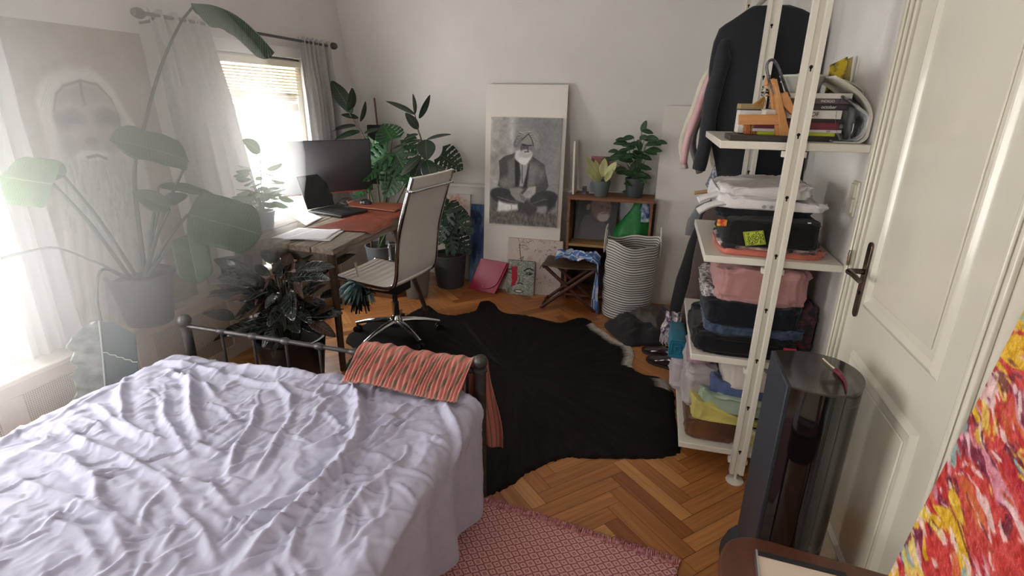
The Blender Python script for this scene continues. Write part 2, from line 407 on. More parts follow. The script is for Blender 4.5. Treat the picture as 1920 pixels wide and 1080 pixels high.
# --- curtains
curt = mat('curtain_linen', C8(204,202,201), .9, col2=C8(190,188,188), nscale=60, trans=.34, bump=.15, bscale=300, bdist=.002, sheen=.2)
curt2 = mat('curtain_white', C8(214,212,212), .9, trans=.4, bump=.1, bscale=300, bdist=.002)
def curtain(name, ya, yb, yc, yd, zt, zb, x, m, folds, seed, label, amp=.028):
    nu, nv = 130, 60; mb = MB(); P = np.zeros((nu, nv, 3))
    u = np.linspace(0, 1, nu)[:, None]; v = np.linspace(0, 1, nv)[None, :]
    y0 = ya+(yc-ya)*v**.8; y1 = yb+(yd-yb)*v**.8
    uu = u+.03*np.sin(v*3+u*5)*v
    P[..., 1] = y0+(y1-y0)*uu
    ph = folds*2*PI*(u+.05*np.sin(u*6+seed))+seed+.5*np.sin(v*2)
    A = amp*(.35+.65*smooth01(v*3))*(.6+.8*fbm(u*3, v*1.5, 2, seed))
    P[..., 0] = x+A*np.sin(ph)+.006*np.sin(2.3*ph)+.004*(fbm(u*30, v*10, 2, seed+3)-.5)*(1-v*.6)*3
    P[..., 2] = zt+(zb-zt)*v+.012*np.sin(ph)*(1-v)**8+.008*(fbm(u*12+v*0, v*0, 2, seed)-.5)
    mb.grid(P); return single(name, mb, m, label, 'curtain', solid=.003)
curtain('curtain', 2.44, 2.80, 2.50, 3.07, 2.005, .50, -2.565, curt, 5, 1, 'grey linen curtain between the bearded portrait and the bright window')
curtain('curtain', 3.66, 4.06, 3.70, 4.14, 2.00, .50, -2.565, curt, 6, 4, 'grey linen curtain at the far end of the rod, behind the monitor')
curtain('curtain', 1.45, 1.745, 1.43, 1.745, 2.10, .49, -2.575, curt2, 4, 9, 'pale curtain at the left edge, beside the bearded portrait', amp=.018)

rod = thing('curtain_rod', (-2.565, 3.2, 1.97), 'dark grey metal curtain rod with ball end above the far window', 'curtain rod')
rodm = mat('rod_grey', C8(92,88,88), .4, .6)
part('rod', MB().tube([(-2.565, 2.42, 1.985), (-2.565, 4.10, 1.975)], .0095, 12), rodm, rod)
for y in (2.39, 4.115):
    m_ = MB(); s = -1 if y < 3 else 1
    m_.lathe([(.001, -.04), (.018, -.034), (.026, -.015), (.026, .008), (.016, .024), (.01, .034)], (0, 0, 0), 16, T=Matrix.Translation((-2.565, y, 1.981)) @ Matrix.Rotation(PI/2*s, 4, 'X'))
    part('finial', m_, rodm, rod)
for y in (2.47, 4.07):
    part('bracket', MB().tube([(XL, y, 1.95), (-2.60, y, 1.955), (-2.565, y, 1.972)], .007, 8), rodm, rod)

# --- radiator cover (the long low ledge under both windows)
rc = thing('radiator_cover', (-2.58, 1.9, 0), 'long cream radiator cover ledge with perforated panels under the windows', 'radiator cover')
cream = mat('radiator_cream', C8(205,198,182), .45, bump=.05)
mb = MB().box(XL, -2.50, .0, 3.95, .445, .47); part('ledge_top', mb, cream, rc, bevel=.006)
mb = MB(); mb.box(-2.545, -2.52, .0, 3.95, .0, .08); mb.box(-2.545, -2.52, .0, 3.95, .385, .445)
for k in range(7): mb.box(-2.545, -2.52, .02+k*.64, .12+k*.64, .08, .385)
part('frame', mb, cream, rc, bevel=.003)
gm = bpy.data.materials.new('perforated_sheet'); gm.use_nodes = True
t_ = gm.node_tree; N_ = t_.nodes; L_ = t_.links; b_ = N_['Principled BSDF']
tc = N_.new('ShaderNodeTexCoord'); vo = N_.new('ShaderNodeTexVoronoi'); vo.inputs['Scale'].default_value = 110; vo.inputs['Randomness'].default_value = 0
mp_ = N_.new('ShaderNodeMapping'); mp_.inputs['Scale'].default_value = (0, 1, 1); L_.new(tc.outputs['Object'], mp_.inputs[0]); L_.new(mp_.outputs[0], vo.inputs['Vector'])
gt = N_.new('ShaderNodeMath'); gt.operation = 'LESS_THAN'; gt.inputs[1].default_value = .3; L_.new(vo.outputs['Distance'], gt.inputs[0])
mc = N_.new('ShaderNodeMix'); mc.data_type = 'RGBA'; L_.new(gt.outputs[0], mc.inputs['Factor']); mc.inputs['A'].default_value = (*C8(200,193,178), 1); mc.inputs['B'].default_value = (*C8(60,55,48), 1)
L_.new(mc.outputs['Result'], b_.inputs['Base Color'])
for k in range(6):
    part('grille_panel', MB().box(-2.54, -2.532, .12+k*.64, .66+k*.64, .08, .385), gm, rc)

# --- door with its frame in the right wall
DY0, DY1 = 1.275, 2.055
fr = MB()
for (a, b) in ((DY1, DY1+.105), (DY0-.105, DY0)):
    fr.box(XR-.022, XR+.0, a, b, 0, 2.22); s = 1 if a > 1.5 else -1
    fr.box(XR-.034, XR-.022, a+.012, b-.055 if s > 0 else b-.012, 0, 2.22) if s > 0 else fr.box(XR-.034, XR-.022, a+.055, b-.012, 0, 2.22)
    fr.box(XR-.042, XR-.034, (a+.018 if s > 0 else b-.034), (a+.034 if s > 0 else b-.018), 0, 2.22)
fr.box(XR-.030, XR, DY0-.105, DY1+.105, 2.12, 2.23)
struct('trim_2', fr, gloss_white, bevel=.005)
dr = struct('door_1', MB().box(XR-.012, XR-.0005, DY0+.004, DY1-.004, .01, 2.115), gloss_white, bevel=.002)
def moulding(y0, y1, z0, z1):
    mb = MB(); w = .034; x = XR-.012
    prof = [(0, 0), (.006, .003), (.012, .010), (.020, .012), (.028, .006), (w, 0)]
    for (P0, P1, inn) in (((y0, z0), (y1, z0), (0, 1)), ((y1, z0), (y1, z1), (-1, 0)), ((y1, z1), (y0, z1), (0, -1)), ((y0, z1), (y0, z0), (1, 0))):
        P = np.zeros((2, len(prof), 3)); dx = P1[0]-P0[0]; dz = P1[1]-P0[1]; ln = math.hypot(dx, dz); ex, ez = dx/ln, dz/ln
        for j, (d, h) in enumerate(prof):
            P[0, j] = (x-h, P0[0]+inn[0]*d+ex*d, P0[1]+inn[1]*d+ez*d); P[1, j] = (x-h, P1[0]+inn[0]*d-ex*d, P1[1]+inn[1]*d-ez*d)
        mb.grid(P, uv=False)
    return mb
for z0, z1 in ((.955, 2.03), (.16, .80)):
    part('panel_moulding', moulding(1.40, 1.925, z0, z1), gloss_white, dr, angle=50)
    pm = MB().box(XR-.017, XR-.011, 1.46, 1.865, z0+.06, z1-.06); part('raised_panel', pm, gloss_white, dr, bevel=.005)
hd = mat('aged_metal', C8(120,108,98), .25, 1, col2=C8(80,66,56), nscale=90)
mb = MB(); pl = []
for k in range(17):
    a = PI*k/16; pl.append((.018*math.cos(a), .115+.018*math.sin(a)))
for k in range(17):
    a = PI+PI*k/16; pl.append((.018*math.cos(a), -.115+.018*math.sin(a)))
HY, HZ = 1.975, 1.035
mb.prism(pl, XR-.012, XR-.02, lambda u, v, w: (w, HY+u, HZ+v)); hp = part('handle_plate', mb, hd, dr, bevel=.002, label='long rounded metal door plate')
mb = MB().tube([(XR-.015, HY, HZ+.03), (XR-.06, HY, HZ+.03), (XR-.068, HY-.01, HZ+.03), (XR-.068, HY-.05, HZ+.032), (XR-.066, HY-.115, HZ+.028)], [.010, .009, .010, .009, .0075], 12)
part('handle_lever', mb, hd, hp)
mb = MB(); mb.tube([(XR-.018, HY, HZ-.045), (XR-.024, HY, HZ-.045)], .006, 12); part('keyhole', mb, mat('black_hole', (.01,.01,.01), .6), hp)
part('latch_plate', MB().box(XR-.046, XR-.040, DY1+.004, DY1+.016, 1.06, 1.115), mat('latch_metal', C8(170,160,145), .35, 1), dr, bevel=.001)

sw = thing('light_switch', (XR-.005, 2.26, 1.27), 'cream double light switch on the wall beside the door frame', 'light switch')
part('switch_plate', MB().box(XR-.009, XR, 2.235, 2.30, 1.20, 1.33), mat('switch_cream', C8(222,214,196), .35), sw, bevel=.003)
for z in (1.215, 1.27): part('rocker', MB().box(XR-.016, XR-.008, 2.243, 2.292, z, z+.05), mat('switch_cream'), sw, bevel=.002)
# ================================================================ RUGS, BED, BEDDING
def smooth_closed(pts, m=8):
    out = []; n = len(pts)
    for i in range(n):
        p0, p1, p2, p3 = (np.array(pts[(i+k-1) % n], float) for k in range(4))
        for j in range(m):
            t = j/m; out.append(.5*((2*p1)+(-p0+p2)*t+(2*p0-5*p1+4*p2-p3)*t*t+(-p0+3*p1-3*p2+p3)*t**3))
    return np.array(out)
def smooth_open(pts, m=8):
    P = [np.array(p, float) for p in pts]; P = [2*P[0]-P[1]]+P+[2*P[-1]-P[-2]]; out = []
    for i in range(1, len(P)-2):
        p0, p1, p2, p3 = P[i-1:i+3]
        for j in range(m):
            t = j/m; out.append(.5*((2*p1)+(-p0+p2)*t+(2*p0-5*p1+4*p2-p3)*t*t+(-p0+3*p1-3*p2+p3)*t**3))
    out.append(P[-2]); return [tuple(p) for p in out]

hide_px = [(800,573),(815,586),(845,592),(875,588),(893,582),(900,568),(912,565),(926,570),(942,586),(985,592),(1020,600),(1052,606),(1085,597),(1103,600),(1118,613),(1133,622),(1158,640),(1182,650),(1189,668),(1186,690),(1210,705),(1243,712),(1262,738),(1268,790),(1277,842),(1240,859),(1180,860),(1100,860),(1062,858),(1025,871),(985,890),(962,908),(935,922),(908,932)]
hp_ = [tuple(at(px, py, z=0))[:2] for px, py in hide_px]
hp_ += [(-.72,1.62),(-1.0,1.75),(-1.35,2.05),(-1.55,2.45),(-1.75,2.62),(-1.82,2.85),(-1.98,3.0),(-1.98,3.3),(-1.80,3.45),(-1.74,3.62)]
ol = smooth_closed(hp_, 9); n = len(ol); cx, cy = -.75, 2.85
rings = [0, .15, .3, .45, .6, .72, .82, .9, .95, .975, .99, 1.0]
def hide_cols(x, y, k):
    base = np.array([.012, .010, .010])*(.8+.5*vn(x*60, y*60)); return base
mb = MB(); P = np.zeros((n, len(rings)+1, 3)); cc = np.zeros((n, len(rings)+1, 3))
wl = [np.array(at(*p, z=0))[:2] for p in ((1118,613),(1145,632),(1185,660),(1190,685))]
tf = np.array(at(1250, 722, z=0))[:2]
s0, s1 = np.array(at(868, 605, z=0))[:2], np.array(at(945, 700, z=0))[:2]
for i in range(n):
    ex, ey = ol[i]; nz = 1+.012*(vn(i*.9, 0)-.5)+.010*(vn(i*2.7, 3)-.5)
    for j, r in enumerate(rings+[1.0]):
        x = cx+(ex-cx)*r*nz; y = cy+(ey-cy)*r*nz
        z = .0005 if j == len(rings) else (.010 if j < len(rings)-2 else (.008, .003)[j-len(rings)+2])+.002*vn(x*14, y*14)
        P[i, j] = (x, y, z)
        c = np.array([.0115, .0095, .009])*(.6+.8*vn(x*50, y*50))
        q = np.array([x, y])
        dw = min(np.hypot(*(q-a-(b-a)*np.clip(np.dot(q-a, b-a)/np.dot(b-a, b-a), 0, 1))) for a, b in zip(wl[:-1], wl[1:]))
        dt = np.hypot(*(q-tf)); t = np.clip(np.dot(q-s0, s1-s0)/np.dot(s1-s0, s1-s0), 0, 1); ds = np.hypot(*(q-s0-(s1-s0)*t))
        if r > .93 and dw < .06: c = np.array(C8(196,186,176))*(.7+.5*vn(x*80, y*80))
        if dt < .07: c = np.array(C8(190,182,172))*(.6+.6*vn(x*80, y*80))
        if ds < .015: c = c+.03*vn(x*120, y*120)
        cc[i, j] = c
mb.grid(P, wrapu=True, uv=False); mb.col = cc.reshape(-1, 3)
hm = mat('cowhide_fur', attr='Col', rough=.75, nmix=.35, nscale=90, bump=.5, bscale=260, bdist=.003, stretch=(1, .35, 1), spec=.12)
single('cowhide_rug', mb, hm, 'large black cowhide rug with pale ragged edge patches on the parquet', 'rug')

# pink flat-weave rug
pm_ = bpy.data.materials.new('pink_diamond_weave'); pm_.use_nodes = True
t_ = pm_.node_tree; N_ = t_.nodes; L_ = t_.links; b_ = N_['Principled BSDF']; b_.inputs['Roughness'].default_value = .9
uvn = N_.new('ShaderNodeUVMap'); sx = N_.new('ShaderNodeSeparateXYZ'); L_.new(uvn.outputs[0], sx.inputs[0])
def Mth(N, L, op, a, b=None):
    q = N.new('ShaderNodeMath'); q.operation = op
    for i, v in enumerate((a, b)):
        if v is None: continue
        if isinstance(v, (int, float)): q.inputs[i].default_value = v
        else: L.new(v, q.inputs[i])
    return q.outputs[0]
def mm(op, a, b=None): return Mth(N_, L_, op, a, b)
cu = 1/.044; cv = 1/.036
fu = mm('ABSOLUTE', mm('SUBTRACT', mm('FRACT', mm('MULTIPLY', sx.outputs[0], cu)), .5)); fv = mm('ABSOLUTE', mm('SUBTRACT', mm('FRACT', mm('MULTIPLY', sx.outputs[1], cv)), .5))
l1 = mm('ADD', fu, fv)                                   # 0 centre .. 1 corner
ringA = mm('LESS_THAN', mm('ABSOLUTE', mm('SUBTRACT', l1, .44)), .075); dot = mm('LESS_THAN', l1, .10); ringB = mm('LESS_THAN', mm('ABSOLUTE', mm('SUBTRACT', l1, .86)), .05)
fac = mm('MAXIMUM', mm('MAXIMUM', ringA, dot), ringB)
thread = mm('GREATER_THAN', mm('FRACT', mm('MULTIPLY', sx.outputs[1], 1/.005)), .25)
fac = mm('MULTIPLY', fac, mm('ADD', mm('MULTIPLY', thread, .45), .55))
mx = N_.new('ShaderNodeMix'); mx.data_type = 'RGBA'; L_.new(fac, mx.inputs['Factor']); mx.inputs['A'].default_value = (*C8(214,164,160), 1); mx.inputs['B'].default_value = (*C8(136,48,66), 1)
L_.new(mx.outputs['Result'], b_.inputs['Base Color'])
bpn = N_.new('ShaderNodeBump'); bpn.inputs['Strength'].default_value = .5; bpn.inputs['Distance'].default_value = .002; bpn.invert = True; L_.new(fac, bpn.inputs['Height']); L_.new(bpn.outputs[0], b_.inputs['Normal'])
A_ = np.array([-.66, 1.742]); B_ = np.array([.222, 1.612]); du = (B_-A_); wR = np.hypot(*du); du /= wR; dv = np.array([du[1], -du[0]])
root = thing('woven_rug', (-.2, 1.2, 0), 'pink and crimson diamond-patterned fringed rug beside the bed', 'rug')
mb = MB(); nu, nv = 90, 110; vs = []; fs = []; us = []
for i in range(nu):
    for j in range(nv):
        u = i/(nu-1)*wR; v = j/(nv-1)*1.35; p = A_+du*u+dv*v; z = .006+.004*float(vn(u*7, v*5, 2))*(1 if i and j and i < nu-1 else 0)
        vs.append((p[0], p[1], z))
for i in range(nu-1):
    for j in range(nv-1):
        fs.append((i*nv+j, (i+1)*nv+j, (i+1)*nv+j+1, i*nv+j+1))
        us.append(tuple((a/(nu-1)*wR, b/(nv-1)*1.35) for a, b in ((i, j), (i+1, j), (i+1, j+1), (i, j+1))))
mb._add(vs, fs, us); part('rug_field', mb, pm_, root, solid=.004)
mb = MB(); rr = random.Random(9)
for k in range(330):
    u = k/329*wR; p = A_+du*u; ln = .022+.022*rr.random(); sd = (rr.random()-.5)*.028
    q = p-dv*ln*.5+du*sd*.4; e = p-dv*ln+du*sd
    mb.tube([(p[0]+dv[0]*.012, p[1]+dv[1]*.012, .010), (q[0], q[1], .012+.006*rr.random()), (e[0], e[1], .004)], [.0016, .0022, .0012], 5)
part('fringe', mb, mat('crimson_fringe', C8(170,88,100), .9, col2=C8(214,160,160), nscale=70, contrast=2), root, label='crimson and pink tassel fringe')

# --- metal bedstead
iron = mat('bed_iron', C8(58,56,56), .42, .55, col2=C8(86,82,80), nscale=30, bump=.08)
BY = 1.752
bed = thing('iron_bed', (-1.27, 1.0, 0), 'dark iron bedstead with ball-topped corner posts and knuckled footboard rail', 'bed')
for x, z in ((-.578, .648), (-1.965, .652)):
    mb = MB().tube([(x, BY, 0), (x, BY, z-.03)], .0215, 20); part('post', mb, iron, bed)
    ball = MB(); ball.lathe([(.022, -.045), (.027, -.04), (.027, -.03), (.018, -.025)], (x, BY, z), 20); ball.ball((x, BY, z), .0285, 20)
    part('ball_finial', ball, iron, bed)
RZ = .605
part('top_rail', MB().tube([(-1.965, BY, RZ+.02), (-.578, BY, RZ)], .0095, 14), iron, bed)
part('bottom_rail', MB().tube([(-1.965, BY, .26), (-.578, BY, .26)], .011, 14), iron, bed)
for k in range(8):
    x = -1.775+.163*k; z = RZ+.02-.02*(x+1.965)/1.387
    part('spindle', MB().tube([(x, BY, z), (x, BY, .26)], .0065, 10), iron, bed)
    kn = MB(); kn.lathe([(.0095, -.022), (.013, -.018), (.0175, 0), (.013, .018), (.0095, .022)], (0, 0, 0), 14, T=Matrix.Translation((x, BY, z)) @ Matrix.Rotation(PI/2, 4, 'Y'))
    part('rail_knuckle', kn, iron, bed)
for x in (-.62, -1.93): part('side_rail', MB().box(x-.012, x+.012, -.5, BY-.02, .20, .26), iron, bed, bevel=.003)
mt = MB().box(-1.93, -.635, -.5, BY-.10, .265, .475); single('mattress', mt, mat('mattress_white', C8(216,214,212), .85), 'white mattress under the lilac sheet on the iron bed', 'mattress', bevel=.04, bseg=4)

# --- lilac sheet: flat top, rounded edges, long folds laid where the photo has them
sheet = mat('lilac_cotton', C8(188,187,208), .88, col2=C8(178,177,198), nscale=22, bump=.22, bscale=420, bdist=.0012, sheen=.12)
X0, X1, Y1 = -1.955, -.605, 1.665
ridges = [ # polyline px, height, width
 ([(610,722),(655,728),(668,740),(672,790),(668,830),(640,880),(610,915),(560,960),(500,1010),(440,1075)], .030, .022),
 ([(700,790),(740,790),(700,830),(650,880),(590,925),(520,955),(470,990),(420,1040)], .017, .014),
 ([(735,720),(790,735),(850,742),(888,752)], .020, .016), ([(560,712),(640,702),(720,712),(800,728),(870,752)], .018, .018),
 ([(680,775),(655,800),(620,835),(575,850)], .014, .012), ([(760,760),(735,785),(700,800),(650,822),(600,840)], .013, .010),
 ([(820,790),(760,800),(700,822),(660,850),(620,870)], .012, .010), ([(850,830),(790,820),(740,832),(690,850)], .011, .010),
 ([(355,690),(352,740),(362,790),(378,830)], .024, .018), ([(315,690),(350,715),(380,720),(400,745)], .022, .016),
 ([(435,700),(480,715),(520,720),(545,745),(548,780)], .016, .014), ([(300,740),(310,790),(340,830),(360,860)], .016, .014),
 ([(240,700),(225,745),(235,790),(270,830)], .016, .015), ([(180,760),(230,800),(300,830),(360,835),(420,860)], .017, .014),
 ([(120,800),(170,840),(240,860),(310,900),(350,950)], .018, .016), ([(60,850),(130,870),(180,900),(200,960),(260,1010)], .018, .016),
 ([(20,900),(80,930),(150,940),(210,990),(240,1060)], .016, .016), ([(480,760),(470,810),(440,850),(430,900)], .018, .014),
 ([(560,760),(545,800),(520,830),(500,870),(480,900)], .014, .012), ([(620,740),(600,770),(590,800),(560,830)], .012, .010),
 ([(830,755),(850,790),(860,820),(868,850)], .022, .014), ([(700,880),(650,900),(600,940),(560,1000),(540,1060)], .013, .012),
 ([(760,860),(700,910),(660,960),(640,1020)], .012, .014), ([(800,900),(770,950),(740,1010),(720,1070)], .010, .016),
 ([(380,760),(420,770),(440,800)], .012, .010), ([(300,870),(330,900),(400,920),(440,960)], .014, .012), ([(340,960),(380,1000),(400,1060)], .013, .013),
 ([(100,980),(160,1010),(190,1070)], .014, .014), ([(400,690),(450,684),(520,690),(600,702)], .014, .02), ([(290,672),(370,680),(420,700)], .014, .02)]
rr = random.Random(21)
for k in range(230):
    x = rr.uniform(-1.95, -.62); y = rr.uniform(.3, 1.62); a = rr.gauss(.9, .8); ln = rr.uniform(.05, .22); pts = []
    for q in range(5):
        pts.append((x, y)); x += math.cos(a)*ln/4; y += math.sin(a)*ln/4; a += rr.uniform(-.35, .35)
    ridges.append((pts, rr.uniform(.004, .010), rr.uniform(.004, .009), 1))
nx, ny = 430, 380
S = np.linspace(X0-.32, X1+.455, nx)[:, None]; Tt = np.linspace(-.15, Y1+.22, ny)[None, :]
S2, T2 = np.broadcast_to(S, (nx, ny)), np.broadcast_to(Tt, (nx, ny))
wx = S2+.03*(fbm(S2*4, T2*4, 3, 1)-.5); wy = T2+.03*(fbm(S2*4, T2*4, 3, 2)-.5)
h = np.zeros((nx, ny))
for rd in ridges:
    pts, hh, ww = rd[0], rd[1], rd[2]
    P2 = pts if len(rd) == 4 else [tuple(at(px, py, z=.53))[:2] for px, py in pts]
    D = np.full((nx, ny), 9.); TT = np.zeros((nx, ny)); m = len(P2)-1
    for i, ((x0, y0), (x1, y1)) in enumerate(zip(P2[:-1], P2[1:])):
        l2 = (x1-x0)**2+(y1-y0)**2; t = np.clip(((wx-x0)*(x1-x0)+(wy-y0)*(y1-y0))/l2, 0, 1)
        d = np.hypot(wx-x0-t*(x1-x0), wy-y0-t*(y1-y0)); b = d < D; D = np.where(b, d, D); TT = np.where(b, (i+t)/m, TT)
    ww = ww*.72; prof = np.exp(-(D/ww)**1.15)-.30*np.exp(-((D-ww*2.6)/(ww*1.4))**2)
    h += hh*prof*np.clip(np.sin(np.pi*np.clip(TT*.86+.07, 0, 1))*1.4, 0, 1)
rn = 1-np.abs(fbm(wx*7+2*wy, wy*7, 3, 4)*2-1)
h += .020*(fbm(S2*2.4, T2*2.4, 3, 7)-.5)+.011*rn**3+.004*(1-np.abs(fbm(wx*22, wy*17, 3, 9)*2-1))**3
dsr = np.clip(S2-X1, 0, None); dsl = np.clip(X0-S2, 0, None); dt = np.clip(T2-Y1, 0, None)
ds = dsr-dsl; d = np.sqrt(ds**2+dt**2)+1e-9; R_ = .05
ang = np.clip(d/R_, 0, PI/2); out = R_*np.sin(ang); drop = R_*(1-np.cos(ang))+np.clip(d-R_*PI/2, 0, None)
flare = np.clip(d-.08, 0, None)
right = (dsr > 0)
foldA = (.006+.045*flare)*np.sin(T2*19+2.0*np.sin(T2*5)+1.2)*(d > .04)*smooth01((d-.04)/.12)
hs = h*(1-.55*smooth01((d-.03)/.1))
o_ = out+hs*np.sin(ang)+foldA*np.where(right, 1, .4)+flare*.02*np.where(right, 1, 0)
ux, uy = ds/d, dt/d
X_ = np.clip(S2, X0, X1)+ux*o_; Y_ = np.clip(T2, None, Y1)+uy*np.minimum(o_, .062)
Z_ = .515+hs*np.cos(ang)-drop+.02*np.sin(np.clip((T2-.2)/1.4, 0, 1)*PI)
Z_ = np.maximum(Z_, .10+.03*np.sin(T2*7)+.01*vn(S2*20, T2*20))
lim = .28+.0*S2; Z_ = np.where((dt > 0) & (dsr <= 0.02), np.maximum(Z_, .36), Z_)
P = np.stack([X_, Y_, Z_], -1)
single('bed_sheet', MB().grid(P, uv=False), sheet, 'crumpled lilac-grey cotton sheet spread over the iron bed', 'sheet', solid=.004, angle=180)

# --- salmon ruched garment over the foot rail
sm_ = bpy.data.materials.new('salmon_stripe'); sm_.use_nodes = True
t_ = sm_.node_tree; N_ = t_.nodes; L_ = t_.links; b_ = N_['Principled BSDF']; b_.inputs['Roughness'].default_value = .9
uvn = N_.new('ShaderNodeUVMap'); sx = N_.new('ShaderNodeSeparateXYZ'); L_.new(uvn.outputs[0], sx.inputs[0])
st = mm('PINGPONG', mm('ADD', mm('MULTIPLY', sx.outputs[0], 11), mm('MULTIPLY', sx.outputs[1], 2.2)), .5)
fac = mm('LESS_THAN', st, .13); mx = N_.new('ShaderNodeMix'); mx.data_type = 'RGBA'; L_.new(fac, mx.inputs['Factor'])
mx.inputs['A'].default_value = (*C8(190,118,108), 1); mx.inputs['B'].default_value = (*C8(124,110,92), 1); L_.new(mx.outputs['Result'], b_.inputs['Base Color'])
g = thing('ruched_garment', (-.85, 1.72, .4), 'salmon and olive striped garment with ruched elastic waist over the bed rail', 'clothing')
nu, nv = 320, 44; u = np.linspace(0, 1, nu)[:, None]; v = np.linspace(0, 1, nv)[None, :]
gath = np.sin(u*2*PI*30+3*np.sin(u*9)+2.2*np.sin(v*5+u*22))*.0055*smooth01((v-.45)*4)*(1-.6*smooth01((v-.93)*14))+.010*(fbm(u*16, v*2.2+u*0, 2, 3)-.5)*(1-smooth01((v-.5)*3))*2
pth = np.array([(1.80, .44), (1.80, .56), (1.785, .635), (1.75, .66), (1.705, .648), (1.66, .625), (1.61, .60), (1.575, .568)])
tt = np.linspace(0, 1, len(pth)); yy = np.interp(v, tt, pth[:, 0]); zz = np.interp(v, tt, pth[:, 1])
P = np.zeros((nu, nv, 3)); P[..., 0] = -1.075+u*(.475-.015*v)+v*0; P[..., 1] = yy+u*.02-.0*u; P[..., 2] = zz+gath+.012*np.sin(u*5+1)*v-.012*u*v+(.012*np.sin(PI*u))*v
part('waistband', MB().grid(P), sm_, g, solid=.003)
nu, nv = 40, 40; u = np.linspace(0, 1, nu)[:, None]; v = np.linspace(0, 1, nv)[None, :]
P = np.zeros((nu, nv, 3)); P[..., 0] = -.69+u*(.135+.05*v)+.012*np.sin(v*5+u*4); P[..., 1] = 1.795+.012*np.sin(u*14+v*2)+.01*v; P[..., 2] = .63-v*(.36+.03*u)+.02*np.sin(u*6)*v
part('leg_fabric', MB().grid(P), sm_, g, solid=.003)
# ================================================================ DESK AND CHAIR
DZ = .80
wood_old = mat('weathered_wood', C8(146,132,118), .75, col2=C8(104,90,76), nscale=5, stretch=(9, 1, 9), bump=.5, bscale=30, contrast=1.6)
leg_wood = mat('brown_leg_wood', C8(86,62,48), .6, col2=C8(58,42,34), nscale=14, bump=.3)
dk = thing('desk', (-2.06, 3.09, 0), 'old weathered wooden desk with plain legs, loaded with a monitor, laptop and papers', 'desk')
DA, DB, DC, DD = (-1.69, 2.52), (-1.75, 3.66), (-2.47, 3.66), (-2.47, 2.60)
mb = MB(); nb = 5
for k in range(nb):
    a, b = k/nb, (k+1)/nb-.006
    def L2(p, q, t): return (p[0]+(q[0]-p[0])*t, p[1]+(q[1]-p[1])*t)
    q = [L2(DA, DD, a), L2(DB, DC, a), L2(DB, DC, b), L2(DA, DD, b)]
    jj = .006*math.sin(k*5)
    mb.prism([(x, y+(jj if y < 3 else -jj)) for x, y in q], DZ-.034, DZ, lambda u, v, w: (u, v, w))
part('desktop', mb, wood_old, dk, bevel=.004)
mb = MB().box(-2.42, -1.76, 2.63, 2.655, DZ-.12, DZ-.035); mb.box(-2.42, -1.80, 3.58, 3.605, DZ-.12, DZ-.035); mb.box(-2.42, -2.395, 2.65, 3.58, DZ-.12, DZ-.035); mb.box(-1.79, -1.765, 2.65, 3.58, DZ-.095, DZ-.035)
part('apron', mb, wood_old, dk, bevel=.003)
for p, q in (((-1.755, 2.60), (-1.755, 2.60)), ((-2.40, 2.68), (-2.40, 2.66)), ((-2.40, 3.58), (-2.40, 3.60))):
    part('leg', MB().tube([(p[0], p[1], DZ-.035), ((p[0]+q[0])/2, (p[1]+q[1])/2, .4), (q[0], q[1], 0)], [.026, .021, .019], 12), leg_wood, dk)
lx = at(800, 584, z=0)
part('leg', MB().tube([(-1.88, 3.56, DZ-.035), (lx.x, lx.y, 0.0)], [.024, .018], 12), leg_wood, dk, label='splayed far leg')

leather = mat('red_brown_leather', C8(142,74,58), .42, col2=C8(112,54,44), nscale=9, bump=.25, bscale=120)
mb = MB(); nu, nv = 50, 46; P = np.zeros((nu, nv, 3))
for i in range(nu):
    for j in range(nv):
        u, v = i/(nu-1), j/(nv-1); y = 2.92+u*.72; ex = -1.69-.06*(y-2.52)/1.14
        s = v*(.52+.10*math.sin(u*7)+.05*math.sin(u*19)); x = -2.12+.08*math.sin(u*5)+s
        z = DZ+.004+.006*float(vn(u*7, v*5, 2))
        over = x-ex
        if over > -.012: z -= max(0, over+.012)*min(1, max(.12, (u-.45)*2.2))*.75; x = ex+.010+.012*min(1, max(0, over)/.05)+.006*math.sin(u*20)
        P[i, j] = (x, y, z)
single('leather_mat', MB().grid(P), leather, 'reddish brown leather desk mat hanging over the desk edge behind the laptop', 'desk mat', solid=.004)
lf = MB(); Pn = [at(650, 378, z=DZ+.012), at(765, 384, z=DZ+.012), at(740, 398, z=DZ+.012), at(655, 388, z=DZ+.012)]
lf.prism([(p.x, p.y) for p in Pn], DZ+.014, DZ+.022, lambda u, v, w: (u, v, w))
single('leather_folder', lf, mat('tan_red_leather', C8(150,84,64), .4, bump=.2), 'flat tan-red leather folder on the desk under the mouse', 'folder', bevel=.003)

# papers
paper = mat('paper_white', C8(232,231,236), .7)
def paper_sheet(px, label, z, n=12):
    c = [at(a, b, z=z) for a, b in px]; P = np.zeros((n, n, 3))
    for i in range(n):
        for j in range(n):
            u, v = i/(n-1), j/(n-1); q = c[0]*(1-u)*(1-v)+c[1]*u*(1-v)+c[2]*u*v+c[3]*(1-u)*v
            P[i, j] = (q.x, q.y, z+.004*math.sin(u*3)*math.sin(v*2.2))
    single('paper_sheet', MB().grid(P), paper, label, 'paper', 'loose papers on the desk', solid=.0008)
paper_sheet([(508,446),(560,427),(648,431),(618,452)], 'white paper sheet at the near corner of the desk', DZ+.004)
paper_sheet([(527,449),(590,430),(640,430),(612,448)], 'second white sheet lying on top of the near-corner paper', DZ+.010)
paper_sheet([(543,402),(572,394),(606,408),(575,424)], 'white sheet next to the laptop front edge', DZ+.003)

